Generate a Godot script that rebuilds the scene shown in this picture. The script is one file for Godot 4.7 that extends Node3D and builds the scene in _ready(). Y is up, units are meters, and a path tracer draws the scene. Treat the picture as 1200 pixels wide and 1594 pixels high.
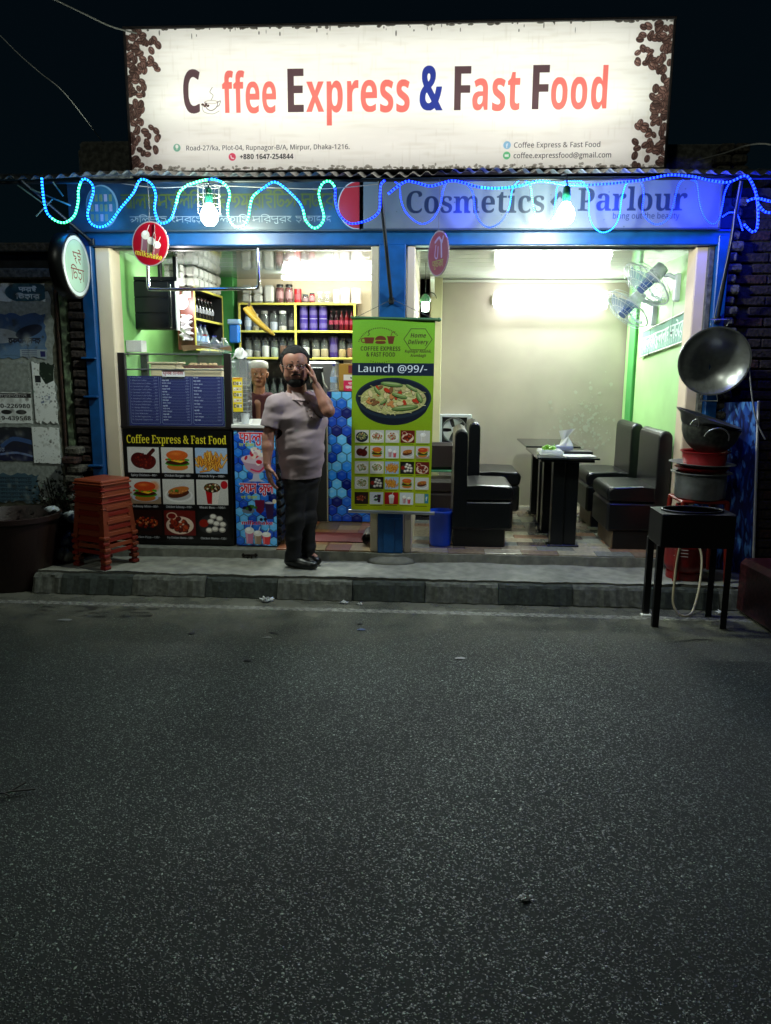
extends Node3D
# A small fast-food shop at night, seen from across the street.

class MB:  # collects triangles for one mesh
	var P := PackedVector3Array()
	var N := PackedVector3Array()
	var U := PackedVector2Array()

	func tri(a: Vector3, b: Vector3, c: Vector3, na: Vector3, nb: Vector3, nc: Vector3, ua := Vector2(), ub := Vector2(), uc := Vector2()) -> void:
		if (b - a).cross(c - a).dot(na + nb + nc) > 0.0:
			P.append(a); P.append(c); P.append(b)
			N.append(na); N.append(nc); N.append(nb)
			U.append(ua); U.append(uc); U.append(ub)
		else:
			P.append(a); P.append(b); P.append(c)
			N.append(na); N.append(nb); N.append(nc)
			U.append(ua); U.append(ub); U.append(uc)

	func quad(a: Vector3, b: Vector3, c: Vector3, d: Vector3, hint: Vector3, uvs := [Vector2(0, 1), Vector2(1, 1), Vector2(1, 0), Vector2(0, 0)]) -> void:
		var n := (b - a).cross(d - a) + (d - c).cross(b - c)
		n = n.normalized()
		if n.dot(hint) < 0.0:
			n = -n
		tri(a, b, c, n, n, n, uvs[0], uvs[1], uvs[2])
		tri(a, c, d, n, n, n, uvs[0], uvs[2], uvs[3])

	func panel(xf: Transform3D, w: float, h: float) -> void:  # faces local +z, picture upright
		var x := xf.basis.x * w * 0.5
		var y := xf.basis.y * h * 0.5
		quad(xf.origin - x - y, xf.origin + x - y, xf.origin + x + y, xf.origin - x + y, xf.basis.z)

	func box(c: Vector3, s: Vector3, bev := 0.0, bs := Basis()) -> void:
		var h := s * 0.5
		bev = minf(bev, minf(h.x, minf(h.y, h.z)) * 0.9)
		var pt := func(sx: int, sy: int, sz: int, ax: int) -> Vector3:
			var q := Vector3(sx * h.x, sy * h.y, sz * h.z)
			if ax != 0: q.x -= sx * bev
			if ax != 1: q.y -= sy * bev
			if ax != 2: q.z -= sz * bev
			return c + bs * q
		for s1 in [-1, 1]:
			for ax in 3:
				var cs := []
				for k in [[-1, -1], [1, -1], [1, 1], [-1, 1]]:
					if ax == 0: cs.append(pt.call(s1, k[1], k[0], 0))
					elif ax == 1: cs.append(pt.call(k[0], s1, k[1], 1))
					else: cs.append(pt.call(k[0], k[1], s1, 2))
				var n: Vector3 = bs[ax] * s1
				quad(cs[0], cs[1], cs[2], cs[3], n)
		if bev > 0.0:
			for i in [-1, 1]:
				for j in [-1, 1]:
					quad(pt.call(-1, i, j, 1), pt.call(1, i, j, 1), pt.call(1, i, j, 2), pt.call(-1, i, j, 2), bs * Vector3(0, i, j))
					quad(pt.call(i, -1, j, 0), pt.call(i, 1, j, 0), pt.call(i, 1, j, 2), pt.call(i, -1, j, 2), bs * Vector3(i, 0, j))
					quad(pt.call(i, j, -1, 0), pt.call(i, j, 1, 0), pt.call(i, j, 1, 1), pt.call(i, j, -1, 1), bs * Vector3(i, j, 0))
					for k in [-1, 1]:
						var a: Vector3 = pt.call(i, j, k, 0)
						var b: Vector3 = pt.call(i, j, k, 1)
						var d: Vector3 = pt.call(i, j, k, 2)
						var n := (bs * Vector3(i, j, k)).normalized()
						tri(a, b, d, n, n, n)

	func lathe(prof: Array, xf := Transform3D(), seg := 16, sweep := TAU) -> void:  # prof: Vector2(radius, height) from the bottom up on the outside
		var sn := []
		for i in prof.size() - 1:
			var t: Vector2 = prof[i + 1] - prof[i]
			sn.append(Vector2(t.y, -t.x).normalized())
		for i in prof.size() - 1:
			var n0: Vector2 = sn[i]
			var n1: Vector2 = sn[i]
			if i > 0 and sn[i].dot(sn[i - 1]) > 0.6: n0 = (sn[i] + sn[i - 1]).normalized()
			if i < sn.size() - 1 and sn[i].dot(sn[i + 1]) > 0.6: n1 = (sn[i] + sn[i + 1]).normalized()
			for k in seg:
				var q := []
				var m := []
				for e in [[k, 0], [k + 1, 0], [k + 1, 1], [k, 1]]:
					var an: float = sweep * e[0] / seg
					var pr: Vector2 = prof[i + e[1]]
					var nn: Vector2 = n1 if e[1] == 1 else n0
					q.append(xf * Vector3(cos(an) * pr.x, pr.y, sin(an) * pr.x))
					m.append((xf.basis * Vector3(cos(an) * nn.x, nn.y, sin(an) * nn.x)).normalized())
				var u0 := float(k) / seg
				var u1 := float(k + 1) / seg
				var v0 := 1.0 - float(i) / (prof.size() - 1)
				var v1 := 1.0 - float(i + 1) / (prof.size() - 1)
				if prof[i].x > 1e-5: tri(q[0], q[1], q[2], m[0], m[1], m[2], Vector2(u0, v0), Vector2(u1, v0), Vector2(u1, v1))
				if prof[i + 1].x > 1e-5 or prof[i].x <= 1e-5: tri(q[0], q[2], q[3], m[0], m[2], m[3], Vector2(u0, v0), Vector2(u1, v1), Vector2(u0, v1))

	func cyl(a: Vector3, b: Vector3, ra: float, rb: float, seg := 12) -> void:
		var y := (b - a)
		var l := y.length()
		y /= l
		var x := y.cross(Vector3(0.31, 0.2, 0.93)).normalized()
		lathe([Vector2(0, 0), Vector2(ra, 0), Vector2(rb, l), Vector2(0, l)], Transform3D(Basis(x, y, x.cross(y)), a), seg)

	func tube(pts: Array, r: float, seg := 6, r1 := -1.0) -> void:
		var n := pts.size()
		if r1 < 0.0: r1 = r
		var x := Vector3.ZERO
		var pr := []
		var pn := []
		for i in n:
			var t: Vector3 = (pts[mini(i + 1, n - 1)] - pts[maxi(i - 1, 0)]).normalized()
			if i == 0: x = t.cross(Vector3(0.2, 0.35, 0.91)).normalized()
			x = (x - t * x.dot(t)).normalized()
			var y := t.cross(x)
			var rr := lerpf(r, r1, float(i) / maxi(1, n - 1))
			var ring := []
			var nor := []
			for k in seg:
				var a := TAU * k / seg
				var d := x * cos(a) + y * sin(a)
				ring.append(pts[i] + d * rr)
				nor.append(d)
			if i > 0:
				for k in seg:
					var k2 := (k + 1) % seg
					tri(pr[k], pr[k2], ring[k2], pn[k], pn[k2], nor[k2])
					tri(pr[k], ring[k2], ring[k], pn[k], nor[k2], nor[k])
			if i == 0 or i == n - 1:
				var cn := -t if i == 0 else t
				for k in seg:
					tri(pts[i], ring[k], ring[(k + 1) % seg], cn, cn, cn)
			pr = ring
			pn = nor

	func ball(c: Vector3, r: Vector3, seg := 12, rings := 8, bs := Basis()) -> void:
		for i in rings:
			for k in seg:
				var q := []
				var m := []
				for e in [[k, i], [k + 1, i], [k + 1, i + 1], [k, i + 1]]:
					var a: float = TAU * e[0] / seg
					var b: float = PI * e[1] / rings
					var d := Vector3(sin(b) * cos(a), cos(b), sin(b) * sin(a))
					q.append(c + bs * (d * r))
					m.append((bs * (d / r)).normalized())
				if i > 0: tri(q[0], q[1], q[2], m[0], m[1], m[2])
				if i < rings - 1 or i == 0: tri(q[0], q[2], q[3], m[0], m[2], m[3])

	func surf(fn: Callable, nu: int, nv: int) -> void:  # smooth sheet through fn(u, v)
		var g := []
		for j in nv + 1:
			for i in nu + 1:
				g.append(fn.call(float(i) / nu, float(j) / nv))
		var nm := []
		for j in nv + 1:
			for i in nu + 1:
				var du: Vector3 = g[j * (nu + 1) + mini(i + 1, nu)] - g[j * (nu + 1) + maxi(i - 1, 0)]
				var dv: Vector3 = g[mini(j + 1, nv) * (nu + 1) + i] - g[maxi(j - 1, 0) * (nu + 1) + i]
				var n := du.cross(dv).normalized()
				nm.append(n)
		for j in nv:
			for i in nu:
				var a := j * (nu + 1) + i
				var b := a + 1
				var c := b + nu + 1
				var d := a + nu + 1
				var ua := Vector2(float(i) / nu, float(j) / nv)
				var ud := Vector2(1.0 / nu, 1.0 / nv)
				tri(g[a], g[b], g[c], nm[a], nm[b], nm[c], ua, ua + Vector2(ud.x, 0), ua + ud)
				tri(g[a], g[c], g[d], nm[a], nm[c], nm[d], ua, ua + ud, ua + Vector2(0, ud.y))

	func extrude(poly: PackedVector2Array, depth: float, xf := Transform3D(), uvbox := Rect2()) -> void:
		var ix := Geometry2D.triangulate_polygon(poly)
		var cen := Vector2()
		for p in poly: cen += p / poly.size()
		for s in [1, -1]:
			var n: Vector3 = xf.basis.z.normalized() * s
			for t in range(0, ix.size(), 3):
				var q := []
				var uv := []
				for e in 3:
					var p: Vector2 = poly[ix[t + e]]
					q.append(xf * Vector3(p.x, p.y, depth * 0.5 * s))
					uv.append(Vector2((p.x - uvbox.position.x) / maxf(uvbox.size.x, 1e-6), 1.0 - (p.y - uvbox.position.y) / maxf(uvbox.size.y, 1e-6)))
				tri(q[0], q[1], q[2], n, n, n, uv[0], uv[1], uv[2])
		var cw := Geometry2D.is_polygon_clockwise(poly)
		for i in poly.size():
			var a: Vector2 = poly[i]
			var b: Vector2 = poly[(i + 1) % poly.size()]
			var o := Vector2(b.y - a.y, a.x - b.x) * (-1.0 if cw else 1.0)
			quad(xf * Vector3(a.x, a.y, -depth * 0.5), xf * Vector3(b.x, b.y, -depth * 0.5), xf * Vector3(b.x, b.y, depth * 0.5), xf * Vector3(a.x, a.y, depth * 0.5), xf.basis * Vector3(o.x, o.y, 0))

	func mesh() -> ArrayMesh:
		var a := []
		a.resize(Mesh.ARRAY_MAX)
		a[Mesh.ARRAY_VERTEX] = P
		a[Mesh.ARRAY_NORMAL] = N
		a[Mesh.ARRAY_TEX_UV] = U
		var m := ArrayMesh.new()
		m.add_surface_from_arrays(Mesh.PRIMITIVE_TRIANGLES, a)
		return m


class Cv:  # a picture to print on a flat thing
	var im: Image
	var w: int
	var h: int
	var rg := RandomNumberGenerator.new()

	func _init(ww: int, hh: int, c: Color, sd := 1) -> void:
		w = ww
		h = hh
		im = Image.create(w, h, false, Image.FORMAT_RGB8)
		im.fill(c)
		rg.seed = sd

	func put(x: int, y: int, c: Color, a: float) -> void:
		if x >= 0 and y >= 0 and x < w and y < h and a > 0.003:
			im.set_pixel(x, y, im.get_pixel(x, y).lerp(c, minf(a, 1.0)))

	func rect(x: float, y: float, ww: float, hh: float, c: Color) -> void:
		im.fill_rect(Rect2i(roundi(x), roundi(y), maxi(1, roundi(ww)), maxi(1, roundi(hh))).intersection(Rect2i(0, 0, w, h)), c)

	func grad(x: int, y: int, ww: int, hh: int, c0: Color, c1: Color, across := false) -> void:
		for i in (ww if across else hh):
			var c := c0.lerp(c1, float(i) / (ww if across else hh))
			if across: rect(x + i, y, 1, hh, c)
			else: rect(x, y + i, ww, 1, c)

	func oval(cx: float, cy: float, rx: float, ry: float, c: Color, ang := 0.0, al := 1.0, soft := 1.0) -> void:
		var R := maxf(rx, ry) + 1.0
		var ca := cos(ang)
		var sa := sin(ang)
		var mr := minf(rx, ry)
		for y in range(maxi(0, floori(cy - R)), mini(h, ceili(cy + R) + 1)):
			for x in range(maxi(0, floori(cx - R)), mini(w, ceili(cx + R) + 1)):
				var dx := x + 0.5 - cx
				var dy := y + 0.5 - cy
				var a := (dx * ca + dy * sa) / rx
				var b := (dy * ca - dx * sa) / ry
				var d := (1.0 - sqrt(a * a + b * b)) * mr
				if d > -0.5: put(x, y, c, clampf((d + 0.5) / soft, 0, 1) * al)

	func line(pts: Array, wd: float, c: Color, al := 1.0) -> void:
		for i in pts.size() - 1:
			var a: Vector2 = pts[i]
			var b: Vector2 = pts[i + 1]
			var d := b - a
			var l2 := maxf(d.length_squared(), 1e-6)
			var r := wd * 0.5
			for y in range(maxi(0, floori(minf(a.y, b.y) - r - 1)), mini(h, ceili(maxf(a.y, b.y) + r + 1))):
				for x in range(maxi(0, floori(minf(a.x, b.x) - r - 1)), mini(w, ceili(maxf(a.x, b.x) + r + 1))):
					var p := Vector2(x + 0.5, y + 0.5)
					var t := clampf((p - a).dot(d) / l2, 0, 1)
					var e := r - (p - a - d * t).length() + 0.5
					if e > 0.0: put(x, y, c, minf(e, minf(1.0, wd)) * al)

	func curve(pts: Array, wd: float, c: Color, al := 1.0) -> void:
		line(smooth(pts, 5), wd, c, al)

	static func smooth(p: Array, k: int) -> Array:
		var o := []
		for i in p.size() - 1:
			var p0: Variant = p[maxi(i - 1, 0)]
			var p3: Variant = p[mini(i + 2, p.size() - 1)]
			for j in k:
				o.append(p[i].cubic_interpolate(p[i + 1], p0, p3, float(j) / k))
		o.append(p[-1])
		return o

	func span(cov: PackedFloat32Array, bw: int, row: int, xl: float, xr: float, wt: float) -> void:
		xl = clampf(xl, 0.0, bw - 0.001)
		xr = clampf(xr, 0.0, bw - 0.001)
		var a := int(xl)
		var b := int(xr)
		if a == b:
			cov[row + a] += (xr - xl) * wt
			return
		cov[row + a] += (a + 1 - xl) * wt
		for x in range(a + 1, b): cov[row + x] += wt
		cov[row + b] += (xr - b) * wt

	func tris(ps: PackedVector2Array, c: Color, al := 1.0) -> void:  # a list of triangles that do not overlap
		if ps.is_empty(): return
		var lo := ps[0]
		var hi := ps[0]
		for p in ps:
			lo = lo.min(p)
			hi = hi.max(p)
		var x0 := floori(lo.x)
		var y0 := floori(lo.y)
		var bw := ceili(hi.x) - x0 + 1
		var bh := ceili(hi.y) - y0 + 1
		var cov := PackedFloat32Array()
		cov.resize(bw * bh)
		for t in range(0, ps.size(), 3):
			var q := [ps[t], ps[t + 1], ps[t + 2]]
			var ya := maxi(0, floori(minf(q[0].y, minf(q[1].y, q[2].y))) - y0)
			var yb := mini(bh, ceili(maxf(q[0].y, maxf(q[1].y, q[2].y))) - y0 + 1)
			for y in range(ya, yb):
				for s in 4:
					var yy := y + y0 + (s + 0.5) * 0.25
					var xl := 1e9
					var xr := -1e9
					for e in 3:
						var a: Vector2 = q[e]
						var b: Vector2 = q[(e + 1) % 3]
						if (a.y <= yy) != (b.y <= yy):
							var x := a.x + (yy - a.y) / (b.y - a.y) * (b.x - a.x)
							xl = minf(xl, x)
							xr = maxf(xr, x)
					if xr > xl: span(cov, bw, y * bw, xl - x0, xr - x0, 0.25)
		for y in bh:
			for x in bw:
				if cov[y * bw + x] > 0.004: put(x + x0, y + y0, c, cov[y * bw + x] * al)

	func poly(pts: Array, c: Color, al := 1.0) -> void:
		var pk := PackedVector2Array(pts)
		var o := PackedVector2Array()
		for i in Geometry2D.triangulate_polygon(pk): o.append(pk[i])
		tris(o, c, al)

	func text(s: String, f: Font, x0: float, base: float, cap: float, c: Color, width := 0.0, align := 0, rot := 0.0, al := 1.0, slant := 0.0) -> float:
		# cap = height of capitals; width > 0 squeezes the line to that width; align 0 left, 1 centre, 2 right
		var t := TextMesh.new()
		t.text = s
		t.font = f
		t.font_size = 64
		t.pixel_size = 1.0
		t.depth = 0.0
		t.curve_step = 4.0
		var ar: PackedVector3Array = t.get_mesh_arrays()[0]
		if ar.is_empty(): return 0.0
		var z := f.get_ascent(64)
		var lo := 1e9
		var hi := -1e9
		for v in ar:
			lo = minf(lo, v.x)
			hi = maxf(hi, v.x)
		# the mesh is centred on the line box: find the baseline from its height
		var lineh := f.get_height(64)
		var sy := cap / (0.714 * 64.0)
		var sx := sy if width <= 0.0 else width / (hi - lo)
		var o := PackedVector2Array()
		var off := x0 - lo * sx
		if align == 1: off = x0 - (lo + hi) * 0.5 * sx
		if align == 2: off = x0 - hi * sx
		var by := lineh * 0.5 - z
		for v in ar:
			var p := Vector2(off + v.x * sx + (v.y - by) * sy * slant, base - (v.y - by) * sy)
			if rot != 0.0: p = (p - Vector2(x0, base)).rotated(rot) + Vector2(x0, base)
			o.append(p)
		tris(o, c, al)
		return (hi - lo) * sx

	func grain(am: float) -> void:
		for y in h:
			for x in w:
				var c := im.get_pixel(x, y)
				var k := 1.0 + rg.randf_range(-am, am)
				im.set_pixel(x, y, Color(c.r * k, c.g * k, c.b * k))

	func blot(n: int, r0: float, r1: float, c: Color, al: float, box := Rect2()) -> void:
		if box.size.x == 0: box = Rect2(0, 0, w, h)
		for i in n:
			var r := rg.randf_range(r0, r1)
			oval(box.position.x + rg.randf() * box.size.x, box.position.y + rg.randf() * box.size.y, r, r * rg.randf_range(0.4, 1.0), c, rg.randf() * PI, al * rg.randf_range(0.4, 1.0), maxf(1.0, r * 0.7))


var used := {}
var mats := {}
var rng := RandomNumberGenerator.new()
var sans: SystemFont
var bold: SystemFont
var serif: SystemFont
var tx := {}


func V(x: float, y: float, z: float) -> Vector3:
	return Vector3(x, y, z)


func numbered(n: String) -> String:
	used[n] = used.get(n, 0) + 1
	return n if used[n] == 1 else "%s_%03d" % [n, used[n] - 1]


func meta(o: Node, label: String, cat: String, group := "") -> Node:
	o.set_meta("label", label)
	o.set_meta("category", cat)
	if group: o.set_meta("group", group)
	return o


func thing(n: String, label: String, cat: String, at := Vector3.ZERO, group := "", turn := 0.0) -> Node3D:
	var o := Node3D.new()
	o.name = numbered(n)
	o.position = at
	o.rotation.y = turn
	add_child(o)
	meta(o, label, cat, group)
	return o


func struct(n: String) -> Node3D:
	var o := Node3D.new()
	o.name = numbered(n)
	add_child(o)
	o.set_meta("kind", "structure")
	return o


func part(n: String, m: Variant, mat: Material, parent: Node, at := Vector3.ZERO) -> MeshInstance3D:
	var o := MeshInstance3D.new()
	o.name = n
	o.mesh = m.mesh() if m is MB else m
	o.material_override = mat
	o.position = at
	parent.add_child(o, true)
	return o


func dup(o: Node3D, label: String, at: Vector3, turn := INF) -> Node3D:
	var base := String(o.name).rstrip("0123456789").trim_suffix("_")
	var c: Node3D = o.duplicate()
	c.name = numbered(base)
	add_child(c)
	c.position = at
	if turn != INF: c.rotation.y = turn
	c.set_meta("label", label)
	return c


func mk(key: String, col: Color, rough := 0.7, metal := 0.0, tex := "", scale := 1.0, bump := 0.0) -> StandardMaterial3D:
	if mats.has(key): return mats[key]
	var m := StandardMaterial3D.new()
	m.resource_name = key
	m.albedo_color = col
	m.roughness = rough
	m.metallic = metal
	if tex:
		m.albedo_texture = tx[tex]
		m.uv1_triplanar = true
		m.uv1_world_triplanar = true
		m.uv1_scale = Vector3.ONE * scale
		if bump > 0.0:
			m.heightmap_enabled = true
			m.heightmap_texture = tx[tex]
			m.heightmap_scale = bump
	mats[key] = m
	return m


func pic(cv: Cv, rough := 0.5, glow := 0.0) -> StandardMaterial3D:
	var m := StandardMaterial3D.new()
	m.albedo_texture = ImageTexture.create_from_image(cv.im)
	m.roughness = rough
	m.texture_repeat = false
	if glow > 0.0:
		m.emission_enabled = true
		m.emission = Color.WHITE
		m.emission_operator = BaseMaterial3D.EMISSION_OP_MULTIPLY
		m.emission_texture = m.albedo_texture
		m.emission_energy_multiplier = glow
	return m


func glow(key: String, col: Color, e: float) -> StandardMaterial3D:
	if mats.has(key): return mats[key]
	var m := StandardMaterial3D.new()
	m.resource_name = key
	m.albedo_color = col
	m.roughness = 0.4
	m.emission_enabled = true
	m.emission = col
	m.emission_energy_multiplier = e
	mats[key] = m
	return m


func glass(key: String, col: Color, al: float, rough := 0.04) -> StandardMaterial3D:
	if mats.has(key): return mats[key]
	var m := StandardMaterial3D.new()
	m.resource_name = key
	m.albedo_color = Color(col.r, col.g, col.b, al)
	m.transparency = BaseMaterial3D.TRANSPARENCY_ALPHA
	m.roughness = rough
	mats[key] = m
	return m


func omni(n: String, at: Vector3, col: Color, e: float, size: float) -> void:
	var l := OmniLight3D.new()
	l.name = n
	l.position = at
	l.light_color = col
	l.light_energy = e
	l.light_size = size
	l.omni_range = 14.0
	l.omni_attenuation = 2.0
	l.shadow_enabled = true
	add_child(l, true)


func noise_tex(sd: int, freq: float, octs: int, lo: float, hi: float, size := 256, type := FastNoiseLite.TYPE_SIMPLEX_SMOOTH) -> NoiseTexture2D:
	var n := FastNoiseLite.new()
	n.noise_type = type
	n.seed = sd
	n.frequency = freq
	n.fractal_octaves = octs
	var t := NoiseTexture2D.new()
	t.width = size
	t.height = size
	t.seamless = true
	t.noise = n
	var g := Gradient.new()
	g.set_color(0, Color(lo, lo, lo))
	g.set_color(1, Color(hi, hi, hi))
	t.color_ramp = g
	return t


func _ready() -> void:
	# ---- camera
	var cam := Camera3D.new()
	cam.name = "camera"
	cam.position = Vector3(0, 1.69, 6.09)
	cam.rotation = Vector3(deg_to_rad(-10.54), deg_to_rad(3.4), deg_to_rad(0.434))
	cam.fov = 67.0
	cam.near = 0.05
	cam.far = 400.0
	add_child(cam)
	cam.current = true
	# ---- night sky and exposure
	var sky := ProceduralSkyMaterial.new()
	sky.sky_top_color = Color(0.007, 0.020, 0.034)
	sky.sky_horizon_color = Color(0.011, 0.036, 0.046)
	sky.ground_bottom_color = Color(0.008, 0.015, 0.02)
	sky.ground_horizon_color = Color(0.02, 0.05, 0.07)
	sky.sun_angle_max = 0.0
	var we := WorldEnvironment.new()
	we.name = "environment"
	var env := Environment.new()
	env.background_mode = Environment.BG_SKY
	env.sky = Sky.new()
	env.sky.sky_material = sky
	env.tonemap_mode = Environment.TONE_MAPPER_LINEAR
	env.tonemap_exposure = 1.6
	env.sdfgi_enabled = true
	env.ssao_enabled = true
	env.ssil_enabled = true
	we.environment = env
	add_child(we)
	# ---- faint fill for an unseen light over the street, behind the camera
	var street_fill := DirectionalLight3D.new()
	street_fill.name = "night_light"
	street_fill.light_color = Color(0.97, 1.0, 0.93)
	street_fill.light_energy = 0.045
	street_fill.light_angular_distance = 4.0
	street_fill.shadow_enabled = true
	street_fill.sky_mode = DirectionalLight3D.SKY_MODE_LIGHT_ONLY
	add_child(street_fill)
	street_fill.look_at_from_position(Vector3.ZERO, Vector3(0.40, -0.52, -0.75))
	# ---- lamps of the place (their fittings are built further down)
	var cool := Color(0.95, 1.0, 0.93)
	omni("bulb_lamp_light", V(-1.52, 2.685, 0.70), cool, 1.5, 0.06)
	omni("bulb_lamp_light", V(0.845, 2.695, 0.70), cool, 1.6, 0.06)
	for x in [0.72, 1.18, 1.64]: omni("tube_light", V(x, 2.375, -1.99), Color(1.0, 1.0, 0.98), 0.05, 0.05)
	for x in [-1.38, -1.05, -0.72]: omni("tube_light", V(x, 2.52, -1.72), Color(0.97, 1.0, 0.95), 0.11, 0.05)
	omni("clip_lamp_light", V(-2.235, 2.25, -0.86), Color(1.0, 0.97, 0.98), 0.11, 0.04)
	omni("lantern_light", V(-0.08, 2.23, -0.9), Color(0.85, 1.0, 0.88), 0.08, 0.04)
	for p in [[1.9, 2.85, 0.40, 0.30], [2.22, 2.80, 0.40, 0.22], [1.3, 2.9, 0.42, 0.24], [0.2, 2.85, 0.42, 0.16]]: omni("rope_led_light", V(p[0], p[1], p[2]), Color(0.06, 0.16, 1.0), p[3], 0.1)
	for p in [[-2.6, 2.8, 0.42, 0.08], [-1.9, 2.85, 0.42, 0.06], [-0.8, 2.8, 0.42, 0.06]]: omni("rope_led_light", V(p[0], p[1], p[2]), Color(0.05, 0.55, 1.0), p[3], 0.1)
	for q in [[V(1.18, 2.36, -2.07), 1.14, 3.8, -32.0], [V(-1.05, 2.53, -1.78), 0.9, 3.2, -42.0]]:
		var tl := AreaLight3D.new()
		tl.name = "tube_light"
		tl.position = q[0]
		tl.rotation = V(deg_to_rad(q[3]), PI, 0)
		tl.area_size = Vector2(q[1], 0.05)
		tl.light_color = Color(0.95, 1.0, 0.98)
		tl.light_energy = q[2]
		tl.shadow_enabled = true
		add_child(tl, true)
	var al := AreaLight3D.new()
	al.name = "sign_light"
	al.position = V(-0.32, 3.577, 0.19)
	al.rotation.y = PI
	al.area_size = Vector2(3.8, 0.92)
	al.light_color = Color(1.0, 0.97, 0.9)
	al.light_energy = 0.35
	al.shadow_enabled = true
	add_child(al)
	for y in [-0.31, 0.0, 0.31]:
		var il := AreaLight3D.new()
		il.name = "sign_tube_light"
		il.position = V(-0.32, 3.577 + y, 0.15 - 0.185)
		il.rotation.y = PI
		il.area_size = Vector2(3.5, 0.03)
		il.light_color = Color(1.0, 1.0, 0.99)
		il.light_energy = 0.205
		il.shadow_enabled = true
		add_child(il, true)
	rng.seed = 7
	textures()
	setting()
	shop_shell()
	front_signs()
	rope_and_wires()
	counter_front()
	left_interior()
	right_interior()
	pavement_things()
	neighbours()
	people()
	litter()


func textures() -> void:
	sans = SystemFont.new()
	sans.font_names = PackedStringArray(["Droid Sans"])
	bold = SystemFont.new()
	bold.font_names = PackedStringArray(["Droid Sans"])
	bold.font_weight = 700
	serif = SystemFont.new()
	serif.font_names = PackedStringArray(["Droid Serif"])
	serif.font_weight = 700
	tx.blotch = noise_tex(3, 0.012, 5, 0.80, 1.0, 512)
	tx.stain = noise_tex(9, 0.02, 4, 0.25, 1.25, 512)
	tx.grain = noise_tex(5, 0.12, 3, 0.78, 1.0, 256)
	tx.scratch = noise_tex(8, 0.06, 2, 0.7, 1.0, 256, FastNoiseLite.TYPE_CELLULAR)
	tx.concrete = noise_tex(12, 0.03, 6, 0.45, 1.0, 512)
	tx.smooth = noise_tex(14, 0.02, 6, 0.74, 1.0, 512)
	tx.plaster = noise_tex(21, 0.006, 4, 0.93, 1.0, 512)


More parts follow.
